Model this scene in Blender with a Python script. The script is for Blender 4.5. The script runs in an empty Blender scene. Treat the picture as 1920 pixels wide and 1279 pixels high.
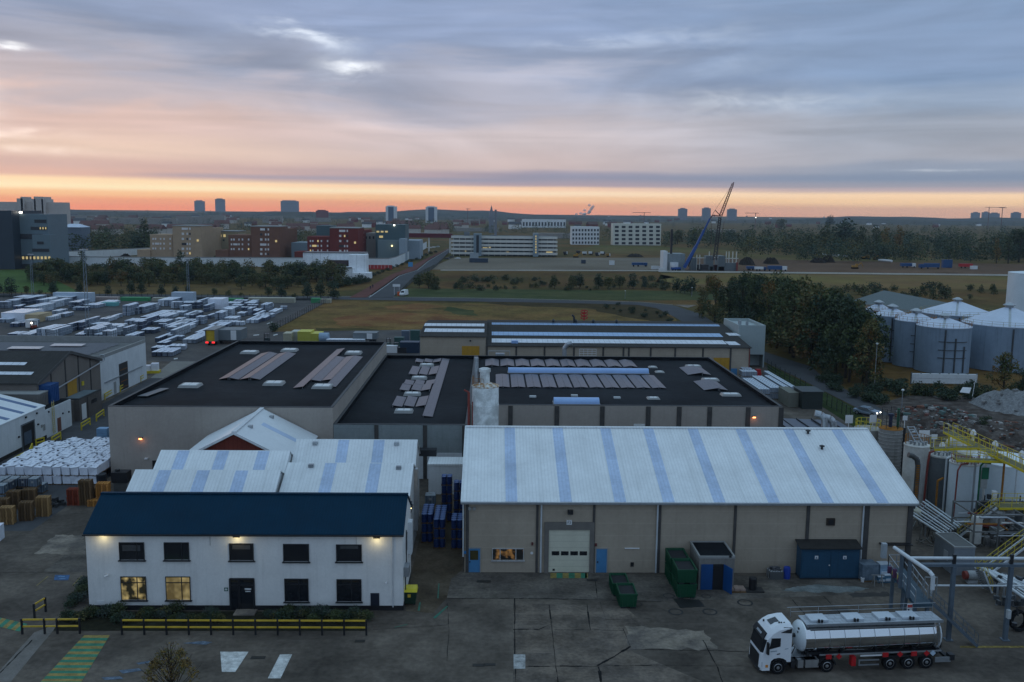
import bpy, bmesh, math, random
from mathutils import Vector, Matrix
random.seed(7)
SC = bpy.context.scene
R = math.radians

# ---------------------------------------------------------------- camera
FPX, HCAM, ROLL, YAW = 1730.0, 34.0, .0105, R(1.23)      # focal length in photo pixels, height in metres
TILT = math.atan(242 / FPX)
_rt = Vector((math.cos(YAW), -math.sin(YAW), 0))
_fw = Vector((math.sin(YAW) * math.cos(TILT), math.cos(YAW) * math.cos(TILT), -math.sin(TILT)))
_up = _rt.cross(_fw)
_cx = math.cos(ROLL) * _rt + math.sin(ROLL) * _up
_cy = math.cos(ROLL) * _up - math.sin(ROLL) * _rt
cam = bpy.data.cameras.new('camera'); camo = bpy.data.objects.new('camera', cam)
SC.collection.objects.link(camo)
cam.sensor_width = 36; cam.lens = FPX / 1920 * 36; cam.clip_start = .5; cam.clip_end = 30000
M3 = Matrix((_cx, _cy, -_fw)).transposed()
camo.matrix_world = Matrix.Translation((0, 0, HCAM)) @ M3.to_4x4()
SC.camera = camo

# survey helpers: sight lines of the photograph turned into real positions
def ray(u, v): return (u - 960) * _cx + (639.5 - v) * _cy + FPX * _fw
def G(u, v, z=0.):                                       # point at height z
    d = ray(u, v); t = (z - HCAM) / d.z; return Vector((d.x * t, d.y * t, z))
def P(u, v, Y):                                          # point at distance Y
    d = ray(u, v); t = Y / d.y; return Vector((d.x * t, Y, HCAM + d.z * t))
def PX(u, v, X):
    d = ray(u, v); t = X / d.x; return Vector((X, d.y * t, HCAM + d.z * t))

# ---------------------------------------------------------------- colour
def s2l(c): return c / 12.92 if c <= .04045 else ((c + .055) / 1.055) ** 2.4
def srgb(r, g, b, k=1.): return (s2l(r / 255) * k, s2l(g / 255) * k, s2l(b / 255) * k, 1)

# ---------------------------------------------------------------- world: dawn sky under broken cloud
W = bpy.data.worlds.new('World'); SC.world = W; W.use_nodes = True
nt = W.node_tree; N, L = nt.nodes, nt.links
N.clear()
def wn(t, **k):
    n = N.new(t)
    for a, b in k.items(): setattr(n, a, b)
    return n
def wm(op, a, b=None, c=None, clamp=False):
    n = wn('ShaderNodeMath', operation=op, use_clamp=clamp)
    for i, x in enumerate((a, b, c)):
        if x is None: continue
        if isinstance(x, (int, float)): n.inputs[i].default_value = x
        else: L.new(x, n.inputs[i])
    return n.outputs[0]
tc = wn('ShaderNodeTexCoord'); sp = wn('ShaderNodeSeparateXYZ'); L.new(tc.outputs['Generated'], sp.inputs[0])
el = wm('MULTIPLY', wm('ARCSINE', sp.outputs[2]), 57.2958)
az = wm('MULTIPLY', wm('ARCTAN2', sp.outputs[0], sp.outputs[1]), 57.2958)
def wnoise(sa, se, detail, rough=.55, seed=0., dist=0.):
    cb = wn('ShaderNodeCombineXYZ')
    L.new(wm('MULTIPLY', az, sa), cb.inputs[0]); L.new(wm('MULTIPLY', el, se), cb.inputs[1]); cb.inputs[2].default_value = seed
    n = wn('ShaderNodeTexNoise'); L.new(cb.outputs[0], n.inputs['Vector'])
    n.inputs['Scale'].default_value = 1; n.inputs['Detail'].default_value = detail; n.inputs['Roughness'].default_value = rough
    n.inputs['Distortion'].default_value = dist
    return n.outputs[0]
amp = wm('MULTIPLY', wm('SUBTRACT', el, 1.75, clamp=False), .55)
amp = wm('MINIMUM', wm('MAXIMUM', amp, .1), 4.0)
e2 = wm('ADD', el, wm('MULTIPLY', wm('SUBTRACT', wnoise(.055, .3, 5, .55, 3.1, .4), .5), wm('MULTIPLY', amp, 2.2)))
# cloud layers drift down towards the right
e2 = wm('ADD', e2, wm('MULTIPLY', wm('MULTIPLY', az, .012), wm('MULTIPLY', amp, .4)))
def ramp(stops):
    r = wn('ShaderNodeValToRGB'); cr = r.color_ramp; cr.interpolation = 'EASE'
    L.new(wm('DIVIDE', wm('ADD', e2, 2.), 18., clamp=True), r.inputs[0])
    cr.elements.remove(cr.elements[0])
    for i, (e, c) in enumerate(stops):
        p = (e + 2) / 18
        x = cr.elements[0] if i == 0 else cr.elements.new(p)
        x.position = p; x.color = srgb(*c)
    return r.outputs[0]
RL = ramp([(-2, (150, 90, 75)), (0, (255, 150, 108)), (.4, (255, 166, 118)), (.8, (252, 198, 146)), (1.15, (255, 233, 190)), (1.5, (253, 222, 180)), (1.85, (218, 178, 164)),
           (2.4, (208, 176, 168)), (3.2, (226, 198, 182)), (4.6, (216, 188, 180)), (6, (188, 178, 184)), (8, (170, 174, 192)), (10, (146, 160, 189)), (14, (143, 158, 189))])
RM = ramp([(-2, (150, 100, 85)), (0, (240, 156, 122)), (.4, (242, 168, 124)), (.8, (247, 198, 152)), (1.15, (255, 226, 192)), (1.45, (250, 208, 174)), (1.65, (176, 158, 166)),
           (2.3, (172, 158, 168)), (2.75, (200, 182, 180)), (4.5, (202, 190, 192)), (7, (176, 178, 194)), (10, (144, 160, 191)), (14, (134, 154, 188))])
RR = ramp([(-2, (140, 110, 98)), (0, (220, 170, 142)), (.35, (222, 174, 144)), (.8, (246, 206, 162)), (1.15, (249, 214, 176)), (1.45, (184, 168, 172)), (1.7, (156, 156, 168)),
           (2.1, (142, 153, 170)), (2.8, (146, 156, 174)), (3.2, (166, 170, 182)), (4.6, (163, 171, 186)), (6.5, (150, 167, 191)), (9, (132, 155, 187)), (14, (128, 155, 190))])
def wmix(f, a, b, bt='MIX'):
    n = wn('ShaderNodeMix', data_type='RGBA', blend_type=bt)
    if isinstance(f, (int, float)): n.inputs[0].default_value = f
    else: L.new(f, n.inputs[0])
    for s, x in ((6, a), (7, b)):
        if isinstance(x, tuple): n.inputs[s].default_value = x
        else: L.new(x, n.inputs[s])
    return n.outputs[2]
def smooth(x, a, b):
    n = wn('ShaderNodeMapRange', interpolation_type='SMOOTHSTEP')
    L.new(x, n.inputs[0]); n.inputs[1].default_value = a; n.inputs[2].default_value = b
    return n.outputs[0]
col = wmix(smooth(az, -24, 2), RL, RM); col = wmix(smooth(az, 0, 24), col, RR)
# streaks and soft cloud texture
st = wm('MULTIPLY', wm('SUBTRACT', wnoise(.05, .75, 4, .5, 8.7, .8), .5), .75)
st2 = wm('MULTIPLY', wm('SUBTRACT', wnoise(.075, .34, 5, .52, 1.3, 1.2), .5), .8)
fade = smooth(el, 1.2, 4.5)
mul = wm('ADD', 1.0, wm('MULTIPLY', wm('ADD', st, st2), wm('ADD', wm('MULTIPLY', fade, .55), .10)))
# long darker cloud bands
def band(a0, e0, slope, w, a_lo, a_hi, k):
    global mul, col
    d = wm('DIVIDE', wm('SUBTRACT', e2, wm('ADD', e0, wm('MULTIPLY', wm('SUBTRACT', az, a0), slope))), w)
    g = wm('MULTIPLY', wm('EXPONENT', wm('MULTIPLY', wm('POWER', d, 2), -1)), wm('MULTIPLY', smooth(az, a_lo - 4, a_lo + 4), wm('SUBTRACT', 1, smooth(az, a_hi - 5, a_hi + 5))))
    mul = wm('MULTIPLY', mul, wm('SUBTRACT', 1, wm('MULTIPLY', g, k)))
    col = wmix(wm('MULTIPLY', g, .45), col, srgb(138, 156, 186))
band(-27, 10.2, -.16, 1.1, -40, -3, .14); band(8, 8.5, -.02, .9, -2, 18, .13); band(18, 2.15, .0, .3, 0, 40, .13); band(-12, 1.9, 0, .16, -20, 2, .06); band(25, 10.5, 0, 1.2, 12, 45, .07)
vc = wn('ShaderNodeVectorMath', operation='SCALE'); L.new(col, vc.inputs[0]); L.new(mul, vc.inputs['Scale'])
# bright openings in the cloud
gap = None
for a0, e0, sa, se, k in ((-11.3, 10.0, 2.6, .65, .55), (-8.6, 8.0, 1.5, .75, .75), (-26.7, 7.2, .9, .28, .7), (-30.0, 5.0, 1.6, .9, 1.3), (-28.5, 3.9, 3.2, .28, .6),
                          (8, 9.9, 7, .7, .16), (15.5, 6.6, 6, 1.0, .2), (-26, 3.0, 3.5, .22, .2), (26, 2.55, 2, .06, .25)):
    d = wm('ADD', wm('POWER', wm('DIVIDE', wm('SUBTRACT', az, a0), sa), 2), wm('POWER', wm('DIVIDE', wm('SUBTRACT', e2, e0), se), 2))
    # POWER of a negative base is fine for exponent 2
    gss = wm('MULTIPLY', wm('EXPONENT', wm('MULTIPLY', d, -1)), k)
    gap = gss if gap is None else wm('ADD', gap, gss)
tex = wm('MULTIPLY', smooth(wnoise(.35, .9, 5, .6, 5.5, .5), .25, .7), gap)
gc = wn('ShaderNodeVectorMath', operation='SCALE'); gc.inputs[0].default_value = (.92, .93, .86); L.new(tex, gc.inputs['Scale'])
va = wn('ShaderNodeVectorMath', operation='ADD'); L.new(vc.outputs[0], va.inputs[0]); L.new(gc.outputs[0], va.inputs[1])
# the rest of the dome: blue grey overhead, dimmer and bluer away from the dawn
back = wm('MULTIPLY', wm('ADD', wm('MULTIPLY', sp.outputs[1], -1), .1), 1.0)
dome = wmix(smooth(el, 13, 50), srgb(138, 160, 190), (.385, .58, .76, 1))
dome = wmix(smooth(back, -.2, .9), dome, (.315, .445, .63, 1))
sky = wmix(smooth(el, 11.5, 24), va.outputs[0], dome)
side = wm('ABSOLUTE', az)
sky = wmix(smooth(side, 45, 110), sky, dome)
bg = wn('ShaderNodeBackground'); L.new(sky, bg.inputs[0]); bg.inputs[1].default_value = 1.06
# a little clear dawn sky shining through the cloud
ns = wn('ShaderNodeTexSky', sky_type='NISHITA'); ns.sun_disc = False; ns.sun_elevation = R(3.5); ns.sun_rotation = R(-29); ns.altitude = 30
bg2 = wn('ShaderNodeBackground'); L.new(ns.outputs[0], bg2.inputs[0]); bg2.inputs[1].default_value = .0012
ad = wn('ShaderNodeAddShader'); L.new(bg.outputs[0], ad.inputs[0]); L.new(bg2.outputs[0], ad.inputs[1])
ow = wn('ShaderNodeOutputWorld'); L.new(ad.outputs[0], ow.inputs[0])
W.cycles.sampling_method = 'MANUAL'; W.cycles.sample_map_resolution = 1024

sun = bpy.data.lights.new('sun', 'SUN'); sun.energy = .12; sun.angle = R(14); sun.color = (1, .72, .5)
suno = bpy.data.objects.new('sun', sun); SC.collection.objects.link(suno)
_sd = Vector((math.sin(R(-29)) * math.cos(R(3.5)), math.cos(R(-29)) * math.cos(R(3.5)), math.sin(R(3.5))))
suno.rotation_euler = (-_sd).to_track_quat('-Z', 'Y').to_euler(); suno.location = (-300, 500, 60)

SC.view_settings.view_transform = 'Standard'; SC.view_settings.look = 'None'
SC.view_settings.exposure = 0; SC.view_settings.gamma = 1
SC.render.engine = 'CYCLES'
SC.cycles.use_denoising = True; SC.cycles.max_bounces = 6; SC.cycles.volume_bounces = 1; SC.cycles.transparent_max_bounces = 12
SC.cycles.sample_clamp_indirect = 3

# ---------------------------------------------------------------- materials
MATS = {}
def mat(name, col, rough=.7, metal=0., var=.12, scale=1.5, spec=.4, emit=None, es=0., streak=0., joints=None, wave=None, col2=None, s2=.15, bump=0., brick=None, mixw=.5, smear=0, smeary=0):
    """Principled surface with a two-scale colour variation; streak: vertical stains, joints: (spacing z, dark), wave: ribs along an axis."""
    if name in MATS: return MATS[name]
    m = bpy.data.materials.new(name); MATS[name] = m; m.use_nodes = True
    t = m.node_tree; n, l = t.nodes, t.links
    b = n['Principled BSDF']
    col = tuple(col[:3]) + (1,)
    if rough >= .85 and spec == .4: spec = .06
    b.inputs['Roughness'].default_value = rough; b.inputs['Metallic'].default_value = metal
    b.inputs['Specular IOR Level'].default_value = spec
    def nn(tp, **k):
        x = n.new(tp)
        for a, c in k.items(): setattr(x, a, c)
        return x
    tc = nn('ShaderNodeTexCoord'); obj = tc.outputs['Object']
    def noise(sc, det=4, rg=.6, vec=None):
        x = nn('ShaderNodeTexNoise'); x.inputs['Scale'].default_value = sc; x.inputs['Detail'].default_value = det; x.inputs['Roughness'].default_value = rg
        l.new(vec or obj, x.inputs['Vector']); return x.outputs[0]
    def mixc(f, a, c, bt='MIX'):
        x = nn('ShaderNodeMix', data_type='RGBA', blend_type=bt)
        for s, y in ((0, f), (6, a), (7, c)):
            if isinstance(y, (int, float)): x.inputs[s].default_value = y
            elif isinstance(y, tuple): x.inputs[s].default_value = y
            else: l.new(y, x.inputs[s])
        return x.outputs[2]
    def rng(x, a, c, d=0., e=1., sm=False):
        r = nn('ShaderNodeMapRange');
        if sm: r.interpolation_type = 'SMOOTHSTEP'
        l.new(x, r.inputs[0])
        for i, y in enumerate((a, c, d, e)): r.inputs[i + 1].default_value = y
        return r.outputs[0]
    c = col
    if col2 is not None: c = mixc(rng(noise(s2, 5, .65), .5 - .22 * mixw, .5 + .22 * mixw, sm=True), col, tuple(col2[:3]) + (1,))
    if brick:
        bt = nn('ShaderNodeTexBrick'); l.new(obj, bt.inputs['Vector'])
        bt.inputs['Scale'].default_value = 1; bt.inputs['Brick Width'].default_value = brick[0]; bt.inputs['Row Height'].default_value = brick[1]
        bt.inputs['Mortar Size'].default_value = brick[2]
        c = mixc(rng(bt.outputs['Fac'], 0, 1, 0, brick[3]), c, (0, 0, 0, 1))
    if var:
        f1 = rng(noise(scale), .3, .7, 1 - var, 1 + var); f2 = rng(noise(scale * 9, 3), .3, .7, 1 - var * .6, 1 + var * .6)
        mm = nn('ShaderNodeMath', operation='MULTIPLY'); l.new(f1, mm.inputs[0]); l.new(f2, mm.inputs[1])
        vs = nn('ShaderNodeVectorMath', operation='SCALE'); vs.inputs[0].default_value = col[:3]
        if not isinstance(c, tuple): l.new(c, vs.inputs[0])
        l.new(mm.outputs[0], vs.inputs['Scale']); c = vs.outputs[0]
    if streak:
        mp = nn('ShaderNodeMapping'); mp.inputs['Scale'].default_value = (1, 1, .07); l.new(obj, mp.inputs[0])
        c = mixc(rng(noise(2.2, 5, .6, mp.outputs[0]), .5, .75, 0, streak, True), c, tuple(x * .35 for x in col[:3]) + (1,))
    if smeary:                                           # run-off streaks down a slope along y
        mp = nn('ShaderNodeMapping'); mp.inputs['Scale'].default_value = (1.6, .05, .05); l.new(obj, mp.inputs[0])
        c = mixc(rng(noise(1.0, 5, .65, mp.outputs[0]), .45, .8, 0, smeary * 2.2, True), c, tuple(x * .6 for x in col[:3]) + (1,))
    if smear:                                            # tyre tracks and scuffs along x
        mp = nn('ShaderNodeMapping'); mp.inputs['Scale'].default_value = (.09, .9, 1); l.new(obj, mp.inputs[0])
        c = mixc(rng(noise(1.0, 6, .65, mp.outputs[0]), .54, .74, 0, smear, True), c, tuple(x * 1.9 for x in col[:3]) + (1,))
        c = mixc(rng(noise(.5, 6, .7), .56, .8, 0, smear * 1.4, True), c, tuple(x * .3 for x in col[:3]) + (1,))
    if joints:
        sx = nn('ShaderNodeSeparateXYZ'); l.new(obj, sx.inputs[0])
        md = nn('ShaderNodeMath', operation='PINGPONG'); l.new(sx.outputs[2], md.inputs[0]); md.inputs[1].default_value = joints[0] / 2
        c = mixc(rng(md.outputs[0], 0, .05, joints[1], 0), c, tuple(x * joints[2] for x in col[:3]) + (1,))
    hgt = None
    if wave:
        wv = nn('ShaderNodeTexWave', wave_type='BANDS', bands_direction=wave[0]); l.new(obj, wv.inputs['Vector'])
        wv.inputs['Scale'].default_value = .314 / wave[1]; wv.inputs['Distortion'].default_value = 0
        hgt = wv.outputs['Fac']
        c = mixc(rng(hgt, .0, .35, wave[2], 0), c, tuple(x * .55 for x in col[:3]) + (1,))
    if not isinstance(c, tuple): l.new(c, b.inputs['Base Color'])
    else: b.inputs['Base Color'].default_value = c
    if hgt is None and bump: hgt = noise(scale * 6, 5)
    if hgt is not None and (bump or wave):
        bp = nn('ShaderNodeBump'); bp.inputs['Strength'].default_value = bump or .35; bp.inputs['Distance'].default_value = .05
        l.new(hgt, bp.inputs['Height']); l.new(bp.outputs[0], b.inputs['Normal'])
    if emit is not None:
        b.inputs['Emission Color'].default_value = tuple(emit[:3]) + (1,); b.inputs['Emission Strength'].default_value = es
    return m

def litwin(name, ca, cb, es, sc=2.5, thr=.45):
    """A lit room seen through a pane: uneven warm glow with darker furniture."""
    if name in MATS: return MATS[name]
    m = mat(name, (.02, .02, .02), .15, var=0, spec=.5)
    t = m.node_tree; n, l = t.nodes, t.links; b = n['Principled BSDF']
    tc = n.new('ShaderNodeTexCoord'); v = n.new('ShaderNodeTexVoronoi'); v.distance = 'MANHATTAN'; v.inputs['Scale'].default_value = sc
    l.new(tc.outputs['Object'], v.inputs['Vector'])
    ns = n.new('ShaderNodeTexNoise'); ns.inputs['Scale'].default_value = sc * .8; l.new(tc.outputs['Object'], ns.inputs['Vector'])
    r = n.new('ShaderNodeValToRGB'); r.color_ramp.elements[0].position = thr - .12; r.color_ramp.elements[1].position = thr + .14
    r.color_ramp.elements[0].color = tuple(ca) + (1,); r.color_ramp.elements[1].color = tuple(cb) + (1,)
    l.new(ns.outputs[0], r.inputs[0]); pass
    mu = n.new('ShaderNodeMix'); mu.data_type = 'RGBA'; mu.blend_type = 'MULTIPLY'; mu.inputs[0].default_value = .0
    l.new(r.outputs[0], mu.inputs[6]); l.new(v.outputs['Color'], mu.inputs[7])
    l.new(mu.outputs[2], b.inputs['Emission Color']); b.inputs['Emission Strength'].default_value = es
    return m

# ---------------------------------------------------------------- mesh building
COL = SC.collection
KIDS = {}
class MB:
    def __init__(s): s.v = []; s.f = []; s.m = []; s.k = 0
    def add(s, vs, fs):
        o = len(s.v); s.v += [tuple(p) for p in vs]; s.f += [tuple(i + o for i in f) for f in fs]; s.m += [s.k] * len(fs); return s
    def quad(s, *p): return s.add(p, [tuple(range(len(p)))])
    def box(s, x0, x1, y0, y1, z0, z1):
        return s.add([(x0, y0, z0), (x1, y0, z0), (x1, y1, z0), (x0, y1, z0), (x0, y0, z1), (x1, y0, z1), (x1, y1, z1), (x0, y1, z1)],
                     [(3, 2, 1, 0), (4, 5, 6, 7), (0, 1, 5, 4), (1, 2, 6, 5), (2, 3, 7, 6), (3, 0, 4, 7)])
    def cbox(s, c, sx, sy, sz, a=0.):                     # box standing on c, turned by a
        ca, sa = math.cos(a), math.sin(a)
        pts = []
        for z in (0, sz):
            for x, y in ((-sx / 2, -sy / 2), (sx / 2, -sy / 2), (sx / 2, sy / 2), (-sx / 2, sy / 2)):
                pts.append((c[0] + x * ca - y * sa, c[1] + x * sa + y * ca, c[2] + z))
        return s.add(pts, [(3, 2, 1, 0), (4, 5, 6, 7), (0, 1, 5, 4), (1, 2, 6, 5), (2, 3, 7, 6), (3, 0, 4, 7)])
    def prism(s, poly, z0, z1):                           # ccw ground polygon
        n = len(poly)
        vs = [(p[0], p[1], z0) for p in poly] + [(p[0], p[1], z1) for p in poly]
        return s.add(vs, [tuple(range(n - 1, -1, -1)), tuple(range(n, 2 * n))] + [(i, (i + 1) % n, n + (i + 1) % n, n + i) for i in range(n)])
    def extr(s, poly, d):                                 # any planar polygon pushed along d
        n = len(poly); d = Vector(d)
        vs = [Vector(p) for p in poly]; vs += [p + d for p in vs]
        return s.add(vs, [tuple(range(n - 1, -1, -1)), tuple(range(n, 2 * n))] + [(i, (i + 1) % n, n + (i + 1) % n, n + i) for i in range(n)])
    def cyl(s, a, b, r, n=12, r2=None, cap=True):
        a, b = Vector(a), Vector(b); r2 = r if r2 is None else r2
        d = (b - a).normalized(); e = d.orthogonal().normalized(); g = d.cross(e)
        vs = []
        for p, q in ((a, r), (b, r2)):
            for i in range(n):
                t = 2 * math.pi * i / n; vs.append(p + q * (math.cos(t) * e + math.sin(t) * g))
        fs = [(i, (i + 1) % n, n + (i + 1) % n, n + i) for i in range(n)]
        if cap: fs += [tuple(range(n - 1, -1, -1)), tuple(range(n, 2 * n))]
        return s.add(vs, fs)
    def lathe(s, c, prof, n=24):                          # prof: (radius, z) from bottom to top
        vs = []; fs = []
        for r, z in prof:
            for i in range(n):
                t = 2 * math.pi * i / n; vs.append((c[0] + r * math.cos(t), c[1] + r * math.sin(t), c[2] + z))
        for j in range(len(prof) - 1):
            for i in range(n): fs.append((j * n + i, j * n + (i + 1) % n, (j + 1) * n + (i + 1) % n, (j + 1) * n + i))
        if prof[0][0] > .001: fs.append(tuple(range(n - 1, -1, -1)))
        if prof[-1][0] > .001: fs.append(tuple(range((len(prof) - 1) * n, len(prof) * n)))
        return s.add(vs, fs)
    def tube(s, pts, r, n=6):
        for a, b in zip(pts[:-1], pts[1:]): s.cyl(a, b, r, n)
        return s
    def bar(s, a, b, w, h=None): # square bar
        a, b = Vector(a), Vector(b); h = h or w
        d = (b - a).normalized(); e = d.cross(Vector((0, 0, 1)))
        e = e.normalized() if e.length > .01 else Vector((1, 0, 0)); g = e.cross(d)
        vs = [p + x * e * w / 2 + y * g * h / 2 for p in (a, b) for x, y in ((-1, -1), (1, -1), (1, 1), (-1, 1))]
        return s.add(vs, [(3, 2, 1, 0), (4, 5, 6, 7), (0, 1, 5, 4), (1, 2, 6, 5), (2, 3, 7, 6), (3, 0, 4, 7)])
    def build(s, name, mats, parent=None, smooth=False, **kw):
        me = bpy.data.meshes.new(name)
        org = WP(parent) if parent else Vector((0, 0, 0))
        if not parent and kw.pop('own', True) and s.v and kw.get('base') is not None: org = Vector(kw['base'])
        me.from_pydata([tuple(Vector(p) - org) for p in s.v], [], s.f)
        mats = mats if isinstance(mats, (list, tuple)) else [mats]
        for m in mats: me.materials.append(m)
        if len(mats) > 1: me.polygons.foreach_set('material_index', s.m)
        if smooth:
            me.polygons.foreach_set('use_smooth', [True] * len(me.polygons))
            if smooth == 'auto':
                try: me.set_sharp_from_angle(angle=R(35))
                except Exception: pass
        bm = bmesh.new(); bm.from_mesh(me); bmesh.ops.recalc_face_normals(bm, faces=bm.faces); bm.to_mesh(me); bm.free()
        o = bpy.data.objects.new(name, me); COL.objects.link(o)
        if parent: o.parent = parent; KIDS.setdefault(parent.name, []).append(o)
        else: o.location = org
        tag(o, kw.get('label'), kw.get('cat'), kw.get('group'), kw.get('kind'))
        return o
def WP(o):
    p = Vector((0, 0, 0))
    while o is not None: p = p + o.location; o = o.parent
    return p
def tag(o, label=None, cat=None, group=None, kind=None):
    for k, x in (('label', label), ('category', cat), ('group', group), ('kind', kind)):
        if x: o[k] = x
    return o
def thing(name, label, cat, loc=(0, 0, 0), group=None):
    o = bpy.data.objects.new(name, None); COL.objects.link(o); o.location = loc; o.empty_display_size = .3
    return tag(o, label, cat, group)
def dup(o, loc=None, rz=None, label=None, sc=None, parent=None):
    """copy of a thing with copies of its parts and sub-parts"""
    c = o.copy(); COL.objects.link(c)
    if parent is not None: c.parent = parent; KIDS.setdefault(parent.name, []).append(c)
    if loc is not None: c.location = loc
    if rz is not None: c.rotation_euler = (0, 0, rz)
    if sc is not None: c.scale = (sc, sc, sc) if isinstance(sc, (int, float)) else sc
    if label: c['label'] = label
    for k in KIDS.get(o.name, []): dup(k, parent=c)
    return c
def struct(mb, name, m, label=None, **k): return mb.build(name, m, label=label, kind='structure', **k)
def sheet(name, pts, z, m, label=None):
    mb = MB(); mb.quad(*[(p[0], p[1], z) for p in pts]); return struct(mb, name, m, label)
def strip(name, left, right, m, z=None, label=None):
    mb = MB()
    vs = []
    for a, b in zip(left, right):
        vs += [(a[0], a[1], a[2] if z is None else z), (b[0], b[1], b[2] if z is None else z)]
    mb.add(vs, [(2 * i, 2 * i + 1, 2 * i + 3, 2 * i + 2) for i in range(len(left) - 1)])
    return struct(mb, name, m, label)
# ================================================================ palette
ASPH = mat('asphalt', (0.0774, 0.065, 0.0543), .85, var=.34, scale=.22, col2=(0.125, 0.104, 0.0847), s2=.1, bump=.15, smear=.35)
ASPH2 = mat('yard asphalt', (0.0748, 0.07, 0.069), .85, var=.22, scale=.12, col2=(0.099, 0.09, 0.0828), s2=.05)
CONC = mat('concrete slab', (0.128, 0.111, 0.0923), .85, var=.4, scale=.35, col2=(0.0823, 0.0718, 0.063), s2=.3, mixw=.8, bump=.15, smear=.4)
CONC2 = mat('pale concrete', (0.231, 0.195, 0.156), .85, var=.3, scale=.35, col2=(0.121, 0.105, 0.092), s2=.3)
PATCH = mat('patch tar', (.042, .037, .033), .8, var=.25, scale=.5)
CRACK = mat('crack', (.016, .015, .015), .9, var=.3)
DIRT = mat('alley dirt', (.075, .058, .04), .95, var=.3, scale=.4, col2=(.1, .08, .058), s2=.3)
GRASSD = mat('rough ground', (0.0735, 0.0616, 0.0184), .95, var=.35, scale=.05, col2=(0.131, 0.0739, 0.0252), s2=.012, bump=.3)
FIELD = mat('dry field', (0.171, 0.0978, 0.0344), .95, var=.4, scale=.09, col2=(0.13, 0.0892, 0.027), s2=.02, mixw=.5, bump=.4)
FIELDR = mat('reddish dry grass', (0.201, 0.0867, 0.0335), .95, var=.35, scale=.1, col2=(0.167, 0.0986, 0.0335), s2=.05)
MEADOW = mat('meadow', (.05, .066, .022), .95, var=.25, scale=.06, col2=(.066, .07, .026), s2=.03)
PALEF = mat('pale field', (0.148, 0.117, 0.0335), .95, var=.2, scale=.03, col2=(0.175, 0.105, 0.0419), s2=.01)
SOIL = mat('site soil', (0.148, 0.0884, 0.052), .95, var=.35, scale=.03, col2=(0.0963, 0.058, 0.0352), s2=.015)
GRAVEL = mat('gravel lot', (0.201, 0.167, 0.125), .95, var=.2, scale=.04, col2=(0.142, 0.116, 0.085), s2=.02)
ROADM = mat('road', (.07, .072, .076), .85, var=.12, scale=.05)
REDP = mat('cycle path', (.13, .055, .045), .9, var=.15, scale=.1)
WHITEL = mat('road paint', (.5, .5, .48), .8, var=.4, scale=1.6, smear=.3)
YELL = mat('yellow paint', (.55, .36, .03), .55, var=.2, scale=2)
YELF = mat('faded yellow', (.24, .18, .05), .8, var=.35, scale=1.5)
GRNF = mat('faded green', (.03, .17, .1), .8, var=.3, scale=1.5)
BLUF = mat('faded blue', (.03, .09, .2), .8, var=.4, scale=2)
BLACK = mat('black paint', (.012, .012, .014), .5, var=.2)
WHITEW = mat('white render', (.66, .65, .63), .8, var=.07, scale=.5, streak=.16)
WHITEW2 = mat('white cladding', (.6, .62, .63), .65, var=.08, scale=.4, streak=.2)
BEIGE = mat('panel concrete', (.365, .305, .238), .85, var=.08, scale=.35, streak=.15, joints=(1.22, .3, 1.5))
BEIGE2 = mat('panel concrete plain', (.36, .315, .275), .85, var=.08, scale=.3, streak=.15)
GREYC = mat('grey green concrete', (.24, .27, .27), .85, var=.1, scale=.3, streak=.3, joints=(1.3, .35, .6))
PILM = mat('pilaster', (.075, .07, .066), .85, var=.15, scale=1.5, streak=.4)
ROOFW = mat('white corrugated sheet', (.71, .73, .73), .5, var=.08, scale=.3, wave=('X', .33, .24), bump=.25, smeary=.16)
ROOFWY = mat('white corrugated sheet along', (.68, .70, .71), .5, var=.06, scale=.25, wave=('Y', .33, .22), bump=.25)
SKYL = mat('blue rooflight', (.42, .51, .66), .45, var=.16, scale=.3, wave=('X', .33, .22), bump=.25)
SKYLY = mat('blue rooflight along', (.42, .51, .66), .45, var=.07, scale=.3)
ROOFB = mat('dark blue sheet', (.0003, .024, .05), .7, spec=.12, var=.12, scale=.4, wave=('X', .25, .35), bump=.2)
FELT = mat('black felt', (.0105, .0125, .0155), .75, var=.3, scale=.12, col2=(.016, .018, .021), s2=.08, spec=.06, brick=(7.5, 1.05, .02, .55))
FELTP = mat('parapet felt', (.008, .009, .011), .9, spec=.05, var=.2, scale=.5)
PANEL = mat('solar glass', (.075, .07, .082), .3, var=.1, scale=1, spec=.22, brick=(1.0, 1.7, .035, .5))
COPING = mat('coping', (.26, .26, .25), .6, var=.1)
ACRYL = mat('rooflight dome', (.62, .64, .63), .3, var=.06, scale=1)
FRAMEG = mat('grey frame', (.28, .28, .27), .5, var=.08)
BLUEV = mat('barrel rooflight', (.26, .4, .66), .35, var=.06, scale=.6)
GLASSD = mat('dark pane', (.012, .014, .018), .08, var=0, spec=.6)
FRAMEB = mat('dark frame', (.018, .019, .022), .4, var=0)
METAL = mat('galvanised', (.36, .38, .4), .4, .7, var=.12, scale=2)
PIPEW = mat('pale lagged pipe', (.55, .58, .6), .45, .2, var=.1, scale=1.5)
STEELG = mat('grey painted steel', (.1, .13, .16), .5, .2, var=.12, scale=1.5)
BLUED = mat('blue door paint', (.06, .2, .38), .5, var=.08, scale=1)
BLUES = mat('blue steel', (.015, .06, .11), .5, var=.12, scale=.8, streak=.25)
BLUEB = mat('bright blue steel', (.007, .06, .2), .45, var=.1, scale=1)
GREENS = mat('green skip paint', (.004, .06, .026), .5, var=.2, scale=.9, streak=.3)
GREYBOX = mat('grey cabin', (.17, .19, .21), .6, var=.1, scale=.8, streak=.2)
DARKG = mat('dark green cabin', (.018, .026, .022), .6, var=.15)
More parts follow.
